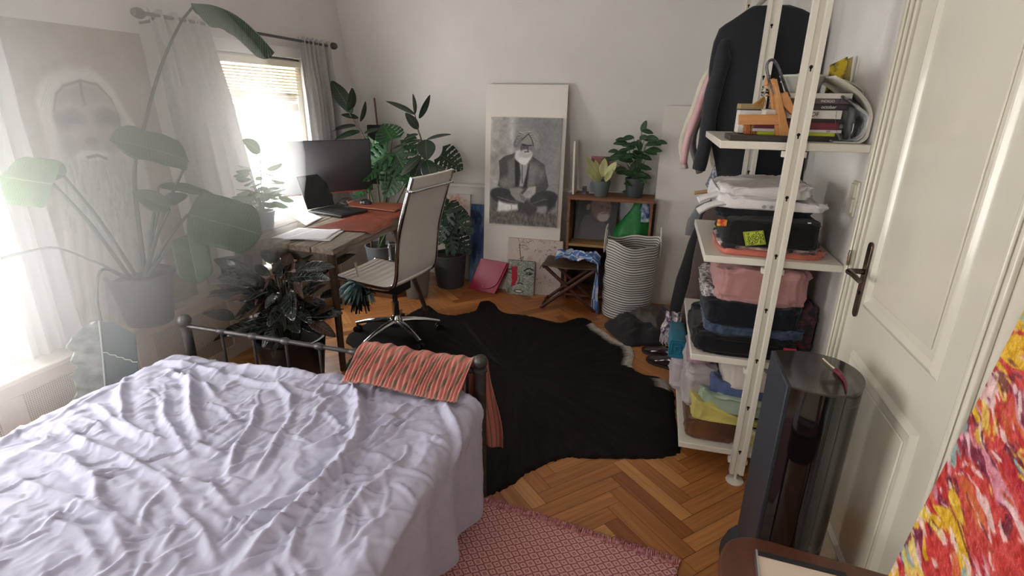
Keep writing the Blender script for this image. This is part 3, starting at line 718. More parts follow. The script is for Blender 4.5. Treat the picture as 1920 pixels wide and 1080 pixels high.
# laptop
lp = thing('laptop', (-2.3, 3.5, DZ), 'open dark grey laptop on the desk in front of the monitor', 'laptop')
dkm = mat('laptop_shell', C8(48,50,52), .35, .4); scr = mat('dark_screen', C8(22,24,28), .12)
A_, B_, C_, D_ = (at(x, y, z=DZ+.016) for x, y in ((574,402),(644,414),(690,397),(628,388)))
# square up
eu = (B_-A_).normalized()*.345; ev = Vector((-eu.y, eu.x, 0)).normalized()*.25
if ev.dot(D_-A_) < 0: ev = -ev
A_ = A_+Vector((0, 0, 0)); quad = [A_, A_+eu, A_+eu+ev, A_+ev]
ctr = (at(574,402,z=DZ)+at(644,414,z=DZ)+at(690,397,z=DZ)+at(628,388,z=DZ))/4; off = Vector((ctr.x, ctr.y, 0))-Vector((sum(q.x for q in quad)/4, sum(q.y for q in quad)/4, 0))
quad = [q+off for q in quad]
mb = MB().prism([(q.x, q.y) for q in quad], DZ+.008, DZ+.024, lambda u, v, w: (u, v, w)); part('base', mb, dkm, lp, bevel=.003)
def LQ(a, b, z): p = quad[0]+eu*a+ev*b; return (p.x, p.y, z)
mb = MB()
for r_ in range(5):
    for c_ in range(13):
        a0 = .08+c_*.065; b0 = .12+r_*.095
        mb._add([LQ(a0+i*.055, b0+j*.075, z) for z in (DZ+.024, DZ+.0262) for (i, j) in ((0,0),(1,0),(1,1),(0,1))], [(4,5,6,7),(0,1,5,4),(1,2,6,5),(2,3,7,6),(3,0,4,7)])
part('keyboard', mb, mat('black_keys', C8(24,24,26), .5), lp, smooth=False)
hd_ = (quad[3]-quad[0]); back = -eu.normalized()
# screen hinges along the desk-window side: from quad[0] to quad[3]
lw = hd_.length; upv = (Vector((0, 0, 1))*.94+back*.34).normalized()*.245
H0 = Vector((quad[0].x, quad[0].y, DZ+.026)); nrm = upv.cross(hd_).normalized()*.007
hh2 = hd_
mb = MB()._add([H0, H0+hh2, H0+hh2+upv, H0+upv]+[p+nrm for p in (H0, H0+hh2, H0+hh2+upv, H0+upv)], [(0,1,2,3),(7,6,5,4),(0,4,5,1),(1,5,6,2),(2,6,7,3),(3,7,4,0)])
lid = part('lid', mb, dkm, lp, bevel=.002)
sgn = 1 if nrm.dot(eu) > 0 else -1
q0 = H0+(nrm if sgn > 0 else Vector((0,0,0)))+eu.normalized()*.0008
i1, i2 = hh2*.04, upv*.05
mb = MB()._add([q0+i1+i2, q0+hh2-i1+i2, q0+hh2-i1+upv-i2, q0+i1+upv-i2], [(0,1,2,3)]); part('screen', mb, scr, lid, smooth=False, solid=.0006)

# monitor
mo = thing('monitor', (-2.42, 3.6, DZ), 'large dark flat monitor standing on the desk before the window', 'monitor')
ML, MR = Vector((-2.60, 3.335, 0)), Vector((-2.165, 3.86, 0)); mz0, mz1 = .905, 1.298
mu = (MR-ML); mn = Vector((-mu.y, mu.x, 0)).normalized()
if mn.y > 0: mn = -mn     # towards the room
def MQ(t, z, d=0): p = ML+mu*t+mn*d; return (p.x, p.y, z)
mb = MB()._add([MQ(0,mz0),MQ(1,mz0),MQ(1,mz1),MQ(0,mz1),MQ(.03,mz0+.03,-.03),MQ(.97,mz0+.03,-.03),MQ(.97,mz1-.03,-.03),MQ(.03,mz1-.03,-.03)], [(0,1,2,3),(7,6,5,4),(0,4,5,1),(1,5,6,2),(2,6,7,3),(3,7,4,0)])
part('housing', mb, mat('monitor_black', C8(38,38,42), .4), mo)
mb = MB()._add([MQ(.008,mz0+.012,.001),MQ(.992,mz0+.012,.001),MQ(.992,mz1-.006,.001),MQ(.008,mz1-.006,.001)], [(0,1,2,3)]); part('screen', mb, mat('matte_screen', C8(84,82,88), .42, spec=.8), mo, solid=.001)  # screen grey raised to carry window glare; the panel itself is dark
mb = MB()._add([MQ(.0,mz0,.003),MQ(1,mz0,.003),MQ(1,mz0+.008,.003),MQ(.0,mz0+.008,.003),MQ(0,mz0,-.004),MQ(1,mz0,-.004),MQ(1,mz0+.008,-.004),MQ(0,mz0+.008,-.004)], [(0,1,2,3),(7,6,5,4),(0,4,5,1),(1,5,6,2),(2,6,7,3),(3,7,4,0)])
part('bottom_trim', mb, mat('red_trim', C8(170,70,58), .5), mo, label='thin red bottom trim')
c = ML+mu*.5-mn*.03; part('stand_neck', MB().box(c.x-.02, c.x+.02, c.y-.015, c.y+.015, DZ, mz0+.1), mat('monitor_black'), mo, bevel=.004)
part('stand_foot', MB().lathe([(.11, .0), (.11, .008), (.03, .014)], (c.x, c.y, DZ), 28, sy=.8), mat('monitor_black'), mo)

# mouse
ms = at(686, 383, z=DZ+.02); m_ = thing('mouse', (ms.x, ms.y, DZ+.022), 'black computer mouse on the leather folder', 'computer mouse')
mb = MB(); mb.lathe([(.048, 0), (.05, .008), (.044, .022), (.028, .034), (.001, .040)], (ms.x, ms.y, DZ+.022), 24, sy=.62); part('body', mb, mat('mouse_black', C8(26,26,28), .3), m_)
part('scroll_wheel', MB().tube([(ms.x+.022, ms.y-.004, DZ+.054), (ms.x+.022, ms.y+.004, DZ+.054)], .007, 12), mat('mouse_grey', C8(90,90,92), .4), m_)
cb = [at(x, y, z=DZ+.03) for x, y in ((690,381),(668,378),(650,383),(636,380),(628,386),(640,374),(660,371),(652,378))]
single('cable', MB().tube(smooth_open([tuple(p) for p in cb], 6), .0028, 6), mat('cable_black', C8(20,20,20), .5), 'tangled black cable behind the laptop and mouse', 'cable')

# --- office chair
RC = Matrix.Translation((-1.66, 3.15, 0)) @ Matrix.Rotation(rad(-8), 4, 'Z')
chrome = mat('chrome', C8(215,216,220), .08, 1); blk = mat('black_plastic', C8(22,22,24), .45)
wl_ = mat('white_leather', C8(240,235,226), .38, col2=C8(230,223,213), nscale=6, bump=.12, bscale=150)
ch = thing('office_chair', (-1.66, 3.15, 0), 'white leather swivel office chair with chrome frame and five-star base', 'chair')
TP = lambda p: tuple(RC @ Vector(p))
prof = smooth_open([(-.33, .445), (-.31, .468), (-.2, .462), (-.02, .448), (.10, .447), (.165, .475), (.19, .54), (.205, .66), (.225, .80), (.27, .95), (.315, 1.08), (.345, 1.165)], 6)
for s in (-1, 1):
    part('side_frame', MB().tube([TP((x, s*.238, z)) for x, z in prof], .0105, 10, flat=1.3), chrome, ch)
def sling(i0, i1, name, off=0.0):
    pr_ = prof[i0:i1]; nu, nv = len(pr_)*3, 18; P = np.zeros((nu, nv, 3))
    for i in range(nu):
        t = i/(nu-1)*(len(pr_)-1); k = min(int(t), len(pr_)-2); f_ = t-k
        x = pr_[k][0]*(1-f_)+pr_[k+1][0]*f_; z = pr_[k][1]*(1-f_)+pr_[k+1][1]*f_
        dx = pr_[k+1][0]-pr_[k][0]; dz = pr_[k+1][1]-pr_[k][1]; l = math.hypot(dx, dz); nx_, nz_ = -dz/l, dx/l
        rib = .0035*abs(math.sin(t*1.6)) if off == 0 else 0
        for j in range(nv):
            y = -.236+.472*j/(nv-1); sag = .012*(1-(y/.236)**2)
            P[i, j] = TP((x-nx_*(sag*.6-rib), y, z-nz_*(sag*.6-rib)))
    return part(name, MB().grid(P), wl_, ch, solid=.014)
k_ = 30
sling(1, k_+1, 'seat'); sling(k_+3, len(prof), 'backrest', off=1)
yb = .238
mb = MB().tube([TP(p) for p in smooth_open([(.295, -yb, 1.085), (.335, -yb-.006, 1.085), (.350, -yb+.03, 1.085), (.352, 0, 1.085), (.350, yb-.03, 1.085), (.335, yb+.006, 1.085), (.295, yb, 1.085)], 5)], .0085, 10); part('back_bar', mb, chrome, ch)
for x in (-.18, .03): part('seat_crossbar', MB().tube([TP((x, -.238, .448)), TP((x, -.12, .425)), TP((x, .12, .425)), TP((x, .238, .448))], .009, 8), chrome, ch)
part('mechanism', MB().box(-.15, .08, -.09, .09, .345, .425, T=RC), blk, ch, bevel=.012)
part('gas_lift', MB().tube([TP((0, 0, .16)), TP((0, 0, .26))], .026, 18), chrome, ch); part('lift_sleeve', MB().tube([TP((0, 0, .26)), TP((0, 0, .35))], .018, 16), blk, ch)
part('lift_lever', MB().tube([TP((-.05, -.09, .39)), TP((-.05, -.22, .385)), TP((-.05, -.27, .375))], .005, 8), blk, ch)
hub = MB().lathe([(.001, .085), (.045, .085), (.05, .10), (.046, .13), (.03, .165), (.001, .165)], (-1.66, 3.15, 0), 24); base = part('star_base', hub, chrome, ch)
for k in range(5):
    a = rad(182+72*k); d = Vector((math.cos(a), math.sin(a), 0)); o_ = Vector((-1.66, 3.15, 0))
    pts = [o_+d*.03+Vector((0,0,.125)), o_+d*.12+Vector((0,0,.118)), o_+d*.22+Vector((0,0,.098)), o_+d*.31+Vector((0,0,.072))]
    part('base_arm', MB().tube(pts, [.024, .022, .018, .015], 10, flat=.75), chrome, base)
    cp = o_+d*.305; cs = MB(); tx = Vector((-d.y, d.x, 0))
    for s in (-1, 1):
        q = cp+tx*s*.016+Vector((0, 0, .025)); cs.tube([q-tx*.008, q+tx*.008], .025, 18)
    cs.tube([cp+Vector((0, 0, .03)), cp+Vector((0, 0, .07))], .008, 8)
    part('caster', cs, blk, ch)
part('armrest', MB().tube([TP(p) for p in smooth_open([(-.20, .250, .47), (-.21, .262, .58), (-.17, .262, .60), (.05, .262, .605), (.205, .25, .60)], 5)], .009, 8), chrome, ch, label='chrome arm on the window side')
# ================================================================ BOARDS, PICTURES, CRATE SHELF, STOOL, BASKET
side_w = mat('canvas_side', C8(224,220,212), .7)
def board_thing(name, mb, m0, label, cat, group=None, sides=None, rough=.6, **k):
    return single(name, mb, [m0, sides or side_w], label, cat, group, smooth=False, **k)
def attr_mat(name, rough=.6, bump=0, bscale=80, coat=0, nmix=0): return mat(name, attr='Col', rough=rough, nmix=nmix, bump=bump, bscale=bscale, coat=coat)
def on_plane(px, py, O, N):
    d = at(px, py, y=1)-CAM; return CAM+d*((V3(O)-CAM).dot(N)/d.dot(N))

# tall white board leaning on the sloping wall
bl, br = at(913, 540, z=0), at(1047, 553, z=0); by_ = 4.335; w_ = br.x-bl.x
TL, TR = at(912, 158, y=4.455), at(1066, 158, y=4.455)
BL = Vector((at(914, 536, y=by_).x, by_, .0)); U_ = Vector((TR.x-TL.x, 0, 0)); D_ = Vector((0, BL.y-TL.y, -TL.z)); O_ = Vector((TL.x, TL.y, TL.z))
a = Art(8, 16, (226,220,212)); board_thing('white_board', board(MB(), O_, U_, D_, .02, a), attr_mat('board_white', .55), 'tall plain white board leaning on the sloping wall behind the monochrome portrait', 'board')
NB = U_.cross(D_).normalized()

# black and white photo print of a seated bearded man
pO = O_-NB*.026
c1, c2, c3, c4 = (on_plane(x, y, pO, NB) for x, y in ((921,219),(1053,222),(921,419),(1048,427)))
pu = Vector((((c2.x-c1.x)+(c4.x-c3.x))/2, 0, 0)); pdn = D_.normalized()*((c3-c1).length+(c4-c2).length)/2
a = Art(230, 350, (140,140,140)); X, Y = a.X, a.Y
a.field(np.clip(1-X/.34, 0, 1)**.5, (196,192,186), .8); a.line([(.31,0),(.32,.38)], .05, (214,212,208), .8, soft=.1)
a.field(smooth01((X-.35)*3)*smooth01((.45-Y)*2+.3), (118,116,116), .6); a.noise(9, 14, .17, 1, (X < .32)*1., 5); a.noise(4, 5, .05, 3)
a.poly([(0,.70),(.2,.62),(.2,.9),(0,.9)], (70,68,66), soft=.06, alpha=.8)
a.poly([(0,.855),(.3,.85),(.6,.87),(1,.86),(1,1),(0,1)], (104,98,94), soft=.02); a.noise(60, 40, .13, 6, (Y > .85)*1., 2)
a.poly([(.13,.40),(.24,.345),(.36,.315),(.62,.345),(.79,.42),(.82,.50),(.87,.61),(.80,.68),(.6,.70),(.30,.70),(.12,.63),(.15,.52)], (74,72,72), warp=.02)
a.poly([(.26,.40),(.36,.36),(.44,.62),(.30,.62),(.27,.55)], (118,116,114), soft=.03); a.poly([(.56,.40),(.70,.42),(.66,.62),(.55,.64)], (128,125,122), soft=.04, warp=.02)
a.poly([(.70,.45),(.80,.46),(.78,.55),(.70,.58)], (150,147,143), soft=.06, alpha=.7); a.poly([(.13,.58),(.26,.54),(.34,.64),(.18,.66)], (150,147,143), soft=.05, alpha=.8)
a.poly([(.36,.34),(.44,.42),(.43,.63),(.38,.63)], (26,26,28), soft=.015); a.poly([(.55,.46),(.57,.42),(.55,.64),(.50,.64),(.53,.5)], (24,24,26), soft=.015)
a.poly([(.43,.42),(.55,.42),(.54,.5),(.49,.63),(.44,.63),(.46,.52)], (168,166,164), soft=.012); a.line([(.47,.42),(.48,.60)], .008, (60,60,60))
a.ell(.20, .73, .19, .075, (46,45,46), .25, .2); a.ell(.80, .735, .20, .075, (52,51,52), -.25, .2); a.poly([(.25,.72),(.55,.75),(.80,.84),(.6,.90),(.42,.87),(.28,.80)], (62,60,60), soft=.03, warp=.03)
a.line([(.12,.74),(.3,.77),(.45,.78)], .012, (118,116,114), .7); a.line([(.62,.79),(.8,.74),(.93,.74)], .012, (104,102,100), .7); a.poly([(.85,.70),(.99,.70),(.97,.80),(.86,.86)], (40,39,40), soft=.03)
a.poly([(.14,.775),(.27,.80),(.42,.80),(.43,.85),(.26,.875),(.12,.875)], (232,230,226), soft=.02, warp=.02); a.line([(.33,.80),(.34,.86)], .006, (150,148,146)); a.poly([(.72,.81),(.83,.80),(.84,.87),(.70,.865)], (150,148,145), soft=.02)
a.poly([(.30,.645),(.44,.635),(.50,.66),(.46,.70),(.55,.74),(.52,.785),(.40,.765),(.33,.71)], (150,146,143), soft=.012, warp=.02); a.poly([(.50,.70),(.58,.63),(.68,.62),(.68,.68),(.60,.735),(.53,.735)], (182,178,174), soft=.012)
for k in range(4): a.line([(.44+.012*k,.70+.016*k),(.53,.735+.013*k)], .006, (90,88,86), .8); a.line([(.55+.02*k,.675-.006*k),(.535+.03*k,.72-.012*k)], .005, (110,108,106), .8)
a.ell(.48, .345, .125, .062, (222,220,216), 0, .35, warp=.03); a.ell(.50, .375, .075, .05, (236,234,230), 0, .4, warp=.04)
a.ell(.525, .265, .088, .082, (124,121,119), .1, .2); a.ell(.49, .27, .05, .07, (84,82,82), .1, .5); a.ell(.51, .325, .10, .035, (196,193,190), 0, .5, warp=.03)
a.line([(.47,.245),(.525,.25)], .012, (34,34,34)); a.line([(.545,.25),(.595,.245)], .012, (28,28,28)); a.line([(.538,.25),(.545,.295)], .011, (64,62,62)); a.line([(.50,.308),(.56,.305)], .010, (48,46,46), .8)
a.ell(.525, .165, .172, .075, (146,143,140), .12, .12, warp=.02); a.ell(.40, .21, .05, .07, (120,118,116), .5, .3); a.ell(.64, .21, .055, .075, (150,147,144), -.5, .3)
for k in range(9): a.line([(.37+.006*k,.24-.014*k),(.47+.01*k,.135+.004*k),(.58+.01*k,.125+.012*k),(.66,.20+.01*k)], .006, (84,82,80) if k % 2 else (196,193,190), .65, warp=.01)
a.line([(.455,.20),(.545,.145),(.60,.20),(.62,.25)], .012, (60,58,58), .8); a.noise(40, 55, .05, 9)
board_thing('portrait_photo_print', board(MB(), c1, pu, pdn, .022, a), attr_mat('print_matt', .5), 'black and white photo print of a seated bearded man in a turban and jacket', 'picture')

def lean(px_tl, px_tr, px_bl, y_bot, y_top, th, art, name, label, cat='picture', m=None, sides=None, z_bot=0, group=None):
    """upright picture leaning back: bottom edge on the floor at y_bot, top at y_top"""
    b = at(px_bl[0], px_bl[1], y=y_bot); tl = at(px_tl[0], px_tl[1], y=y_top); tr = at(px_tr[0], px_tr[1], y=y_top)
    O = Vector((tl.x, tl.y, tl.z)); U = Vector((tr.x-tl.x, 0, 0)); D = Vector((0, y_bot-y_top, z_bot-tl.z))
    return board_thing(name, board(MB(), O, U, D, th, art), m or attr_mat('canvas_paint', .7, bump=.2), label, cat, group, sides=sides)

# cream canvas with scribbled marks
a = Art(170, 170, (206,192,182)); a.noise(5, 5, .05, 2); rr = random.Random(5)
def scrib(cx, cy, sx, sy, n, col, w=.007):
    for k in range(n):
        x = rr.gauss(cx, sx); y = rr.gauss(cy, sy); p = [(x, y)]
        for q in range(rr.randint(1, 4)): x += rr.uniform(-.035, .035); y += rr.uniform(-.03, .03); p.append((x, y))
        a.line(p, w*rr.uniform(.5, 1.1), col, rr.uniform(.4, .9))
scrib(.8, .2, .13, .12, 42, (62,54,56)); scrib(.25, .14, .10, .08, 16, (96,82,80)); scrib(.55, .68, .12, .10, 24, (84,70,68)); scrib(.35, .05, .2, .02, 14, (70,58,60)); scrib(.5, .5, .3, .3, 30, (170,140,128)); scrib(.85, .8, .1, .1, 14, (176,146,136))
a.line([(.22,.10),(.24,.30),(.27,.42)], .012, (66,54,52)); a.line([(.23,.38),(.30,.33),(.27,.44)], .01, (50,40,40)); a.line([(.2,.13),(.34,.12)], .01, (110,96,92)); a.ell(.42, .36, .05, .05, (190,160,146), 0, .6, .8)
lean((953,445), (1056,455), (953,548), 4.285, 4.345, .02, a, 'scribbled_canvas', 'square cream canvas with small dark scribbled marks leaning below the portrait print', sides=mat('red_wood_edge', C8(150,70,56), .6))

# small grey painting with a red bar and inked face
a = Art(150, 210, (150,156,146)); a.noise(45, 60, .28, 3, None, 3); a.noise(14, 20, .10, 5)
a.poly([(.14,.17),(.24,.20),(.28,.16),(.36,.17),(.37,.55),(.30,.72),(.16,.80),(.17,.6)], (178,30,56), soft=.015, warp=.05); a.line([(.18,.6),(.16,.78)], .03, (170,60,80))
a.line([(.62,.28),(.72,.22),(.84,.20),(.96,.26)], .035, (22,26,28), warp=.03); a.line([(.70,.36),(.82,.31),(.93,.36),(.84,.40),(.72,.38)], .022, (28,32,34), warp=.03); a.ell(.83, .36, .035, .025, (14,16,18))
a.line([(.04,.28),(.14,.26)], .03, (34,36,38)); a.line([(.02,.36),(.12,.38)], .02, (34,36,38)); a.line([(.42,.42),(.46,.56),(.40,.66)], .018, (70,76,74)); a.line([(.40,.68),(.47,.65),(.58,.68)], .025, (24,26,28), warp=.02)
a.line([(.26,.90),(.36,.855),(.50,.85),(.62,.90),(.50,.945),(.34,.94),(.26,.90)], .016, (36,32,52)); a.ell(.44, .90, .12, .02, (226,224,220)); a.poly([(0,.84),(.10,.82),(.12,.96),(0,1)], (64,86,60), soft=.05, warp=.1, alpha=.7)
lean((953,487), (1003,491), (949,547), 4.235, 4.262, .018, a, 'small_face_painting', 'small grey-green painting of an inked face with a vertical red bar', sides=mat('plum_edge', C8(96,44,56), .6))

# blue painting and coral sketch behind the monstera
a = Art(60, 130, (70,100,140)); a.noise(5, 8, .22, 3, None, 5); a.ell(.5, .45, .5, .15, (30,50,110), .4, .8, .6, warp=.2); a.ell(.3, .15, .4, .06, (24,28,60), .2, .6, .7, warp=.2); a.ell(.6, .8, .4, .12, (120,150,176), .2, .8, .6, warp=.2); a.ell(.25, .62, .2, .1, (28,34,84), .2, .8, .6, warp=.2)
lean((884,382), (913,384), (886,500), 4.43, 4.52, .02, a, 'blue_painting', 'narrow abstract blue painting standing between the grey plant pot and the white board')
a = Art(90, 150, (214,204,196)); a.noise(4, 6, .04, 3); rr = random.Random(8)
for k in range(60):
    x, y = rr.gauss(.55, .15), rr.gauss(.16, .07); p = [(x, y)]
    for q in range(3): x += rr.uniform(-.08, .08); y += rr.uniform(-.045, .03); p.append((x, y))
    a.line(p, .012, (206,130,112), .6)
a.line([(.55,.2),(.52,.6)], .02, (206,140,120), .6)
lean((815,361), (882,364), (815,545), 4.50, 4.585, .018, a, 'coral_sketch_canvas', 'pale canvas with a coral branch drawing behind the monstera and office chair')

# magenta leather case leaning with its flap
mg = thing('document_case', (-1.36, 4.24, 0), 'magenta leather case with a rounded flap leaning beside the white board', 'bag')
mgm = mat('magenta_leather', C8(150,22,52), .38, col2=C8(166,34,76), nscale=4, bump=.12, bscale=160)
a0, a1 = at(878, 541, z=0.0), at(927, 552, z=0.0); wv = Vector((a1.x-a0.x, a1.y-a0.y, 0)); pl_ = Vector((-wv.y, wv.x, 0)).normalized()
if pl_.y < 0: pl_ = -pl_
hv = Vector((0, 0, 1))*.27+pl_*.10+wv.normalized()*.075
def MG(u, v, w): p = a0+wv*u+hv*v+(hv.cross(wv).normalized())*w; return (p.x, p.y, max(p.z, .001))
sg = 1 if hv.cross(wv).dot(Vector((0, -1, 0))) > 0 else -1

part('body', MB().prism([(0,0),(1,0),(1.03,1),(-.03,1)], -sg*.03, 0, MG), mgm, mg, bevel=.004)
flp = [(0.02,1.0)]+[(.5-.46*math.cos(PI*k/20), .42-.33*math.sin(PI*k/20)) for k in range(21)]+[(.98,1.0)]
part('flap', MB().prism(flp, 0.0005*sg, sg*.011, MG), mgm, mg, bevel=.002)
part('clasp', MB().lathe([(.001,0),(.006,0),(.005,.003),(.001,.004)], (0,0,0), 14, T=Matrix.Translation(MG(.5, .17, sg*.011)) @ Matrix.Rotation(rad(70), 4, 'X')), mat('clasp_metal', C8(190,120,120), .3, 1), mg)

# --- wooden crate shelf
CX0, CX1, CY0, CY1, CZ = -.655, .012, 4.255, 4.575, .872
cw = mat('crate_wood', C8(146,98,66), .6, col2=C8(112,70,46), nscale=5, stretch=(1, 6, 12), bump=.3, bscale=30)
cw2 = mat('crate_wood_light', C8(178,140,92), .6, col2=C8(150,112,70), nscale=5, stretch=(1, 8, 12), bump=.2)
cs = thing('crate_shelf', (-.32, 4.41, 0), 'brown wooden crate shelf unit against the knee wall, holding two potted plants', 'shelf')
part('top_board', MB().box(CX0-.006, CX1+.006, CY0-.005, CY1, CZ-.022, CZ), cw, cs, bevel=.002)
for x in (CX0, CX1-.02): part('side_panel', MB().box(x, x+.02, CY0, CY1, 0, CZ-.022), cw, cs, bevel=.002)
ms_z = at(1062, 456, y=CY0).z
part('middle_shelf', MB().box(CX0+.02, CX1-.02, CY0+.003, CY1, ms_z-.02, ms_z), cw2, cs, bevel=.002, label='paler middle shelf')
part('bottom_board', MB().box(CX0+.02, CX1-.02, CY0+.003, CY1, .03, .05), cw, cs, bevel=.002)
dkb = mat('crate_dark_back', C8(64,50,44), .7, col2=C8(48,38,34), nscale=6)
part('back_panel', MB().box(CX0+.02, CX1-.02, CY1-.008, CY1, .05, ms_z-.02), dkb, cs, label='dark lower back panel')
part('edge_strip', MB().box(CX1, CX1+.022, CY0+.06, CY0+.09, 0, CZ-.03), mat('dark_strip', C8(46,34,30), .6), cs, label='dark outer upright strip')

# portrait of a bald bearded man inside the crate
a = Art(120, 150, (42,36,38)); a.noise(4, 5, .03, 2); a.poly([(.0,0),(.1,0),(.1,1),(0,1)], (70,62,60), soft=.06)
a.poly([(.22,.46),(.34,.42),(.52,.52),(.78,.62),(.95,1),(.10,1),(.14,.7)], (84,78,84), soft=.03, warp=.03); a.poly([(.34,.40),(.5,.44),(.62,.60),(.5,.62),(.36,.48)], (66,60,66), soft=.03)
a.ell(.60, .20, .24, .19, (132,98,92), .1, .12); a.poly([(.36,.18),(.86,.2),(.84,.42),(.70,.58),(.52,.54),(.38,.38)], (126,94,88), soft=.04); a.ell(.30, .26, .045, .075, (150,112,104), .1, .3); a.ell(.62, .12, .12, .06, (150,114,106), .1, .9)
a.ell(.68, .47, .15, .11, (186,170,164), -.3, .4, warp=.03); a.ell(.72, .36, .09, .02, (150,130,126), 0, .6); a.line([(.62,.40),(.76,.385)], .014, (92,54,54)); a.line([(.54,.235),(.66,.22)], .014, (84,62,60)); a.line([(.74,.235),(.82,.25)], .012, (84,62,60)); a.ell(.63, .255, .025, .012, (36,28,30)); a.ell(.79, .27, .02, .012, (36,28,30)); a.line([(.74,.25),(.78,.33),(.73,.35)], .012, (98,66,62))
p1, p2 = at(1069, 382, y=4.50), at(1141, 388, y=4.50); pz = ms_z
board_thing('bald_man_portrait', board(MB(), (CX0+.035, 4.54, CZ-.03), (.345, 0, 0), (0, -.10, -(CZ-.03-pz-.001)), .01, a), attr_mat('print_dark', .45), 'dark portrait of a bald man with a white beard, inside the crate shelf', 'picture', sides=mat('dark_edge', C8(30,26,26), .6))

# green bag
gb = thing('green_bag', (-.12, 4.40, pz), 'bright green crumpled cloth bag with blue and white lining in the crate shelf', 'bag')
def blob(cx, cy, z0, z1, rx, ry, prof, seed, nu=48, nv=26, amp=.25, fold=7):
    u = np.linspace(0, 2*PI, nu, endpoint=False)[:, None]; v = np.linspace(0, 1, nv)[None, :]
    r = np.interp(v, np.linspace(0, 1, len(prof)), prof); 
    q = 1+amp*(fbm(np.cos(u)*2+5+v*0, np.sin(u)*2+v*3+5, 3, seed)-.5)+.07*np.sin(u*fold+v*4+seed)*v
    P = np.zeros((nu, nv, 3)); P[..., 0] = cx+rx*r*q*np.cos(u); P[..., 1] = cy+ry*r*q*np.sin(u); P[..., 2] = z0+(z1-z0)*v+.0*u
    return P
P = blob(-.135, 4.42, pz+.001, pz+.345, .155, .11, [.78, 1.0, 1.02, .95, .82, .66, .5, .42, .38], 4); P[..., 0] += .055*((P[..., 2]-pz)/.34)**1.3
mb = MB().grid(P, wrapu=True, uv=False); nbk = P.shape[1]
mb.f.append(tuple(i*nbk for i in range(P.shape[0]))); mb.mi.append(0); mb.uv.append(None)
part('bag_body', mb, mat('green_cloth', C8(20,122,52), .5, col2=C8(14,100,44), nscale=6, bump=.3, bscale=60), gb, solid=.003, angle=180)
P = blob(-.035, 4.37, pz+.20, pz+.36, .045, .04, [.9, 1, 1, .8], 9, amp=.5)
part('lining', MB().grid(P, wrapu=True, uv=False), mat('blue_white_lining', C8(206,212,218), .6, col2=C8(40,70,120), nscale=9, contrast=3), gb, solid=.003, angle=180, label='white and blue lining')

# things on the crate
a = Art(20, 40, (224,214,202)); tl = at(1066, 274, y=4.50)
tc_ = MB(); o1 = Vector((CX0+.012, 4.37, CZ)); tc_.prism([(0,0),(.016,0),(.016,.17),(0,.17)], 0, .42, lambda u, v, w: (o1.x+u-w*.02, o1.y+v+w*.04, o1.z+w))
single('thin_canvas', tc_, mat('raw_canvas', C8(222,212,196), .7), 'thin blank canvas standing on edge at the left end of the crate shelf', 'canvas', bevel=.002)
a = Art(70, 100, (120,104,120)); a.noise(6, 7, .2, 3); a.poly([(0,0),(1,0),(1,.2),(0,.24)], (140,66,70), soft=.02); a.ell(.4, .5, .22, .2, (80,70,86), 0, .4, warp=.1); a.ell(.7, .7, .2, .2, (150,140,156), 0, .5, warp=.1); a.poly([(.05,.7),(.25,.68),(.3,.98),(.1,.98)], (60,54,74), soft=.04)
board_thing('collage_postcard', board(MB(), (-.515, 4.50, CZ+.30), (.15, 0, 0), (0, -.045, -.299), .004, a), attr_mat('card_print', .35), 'purple and red printed card standing behind the cream-leaved plant', 'picture')
single('small_black_box', MB().box(-.565, -.53, 4.40, 4.43, CZ, CZ+.065), mat('black_card', C8(34,28,34), .5, col2=C8(110,90,110), nscale=30, contrast=2), 'tiny black box on the crate shelf beside the printed card', 'box', bevel=.002)

# --- folding stool with leather seat
st_ = thing('folding_stool', (-.58, 4.09, 0), 'low folding stool with brown leather seat and crossed wooden legs, under a checked cloth', 'stool')
swd = mat('stool_wood', C8(92,52,42), .5, col2=C8(70,38,32), nscale=12); SZ = .375
for y in (3.99, 4.20):
    part('leg', MB().tube([(-.80, y, .0), (-.38, y-.012, SZ-.02)], [.012, .0135], 10, flat=1.1), swd, st_)
    part('leg', MB().tube([(-.36, y+.02, .0), (-.78, y+.014, SZ-.02)], [.012, .0135], 10, flat=1.1), swd, st_)
part('cross_rail', MB().tube([(-.38, 3.97, SZ-.02), (-.38, 4.22, SZ-.02)], .012, 10), swd, st_); part('cross_rail', MB().tube([(-.78, 3.97, SZ-.02), (-.78, 4.22, SZ-.02)], .012, 10), swd, st_)
part('foot_rail', MB().tube([(-.782, 3.99, .03), (-.782, 4.2, .03)], .009, 8), swd, st_)
nu, nv = 34, 20; P = np.zeros((nu, nv, 3))
for i in range(nu):
    for j in range(nv):
        u, v = i/(nu-1), j/(nv-1); e = abs(2*u-1); x = -.58+(u-.5)*.46; z = SZ+.002-.020*(1-e**2)-(max(0, e-.92)/.08)*.04+.004*math.sin(v*9+u*3)
        P[i, j] = (x, 3.955+v*.29+.006*math.sin(u*11), z)
part('leather_seat', MB().grid(P), mat('olive_brown_leather', C8(96,78,54), .5, col2=C8(70,54,38), nscale=9, bump=.3, contrast=1.5), st_, solid=.006)

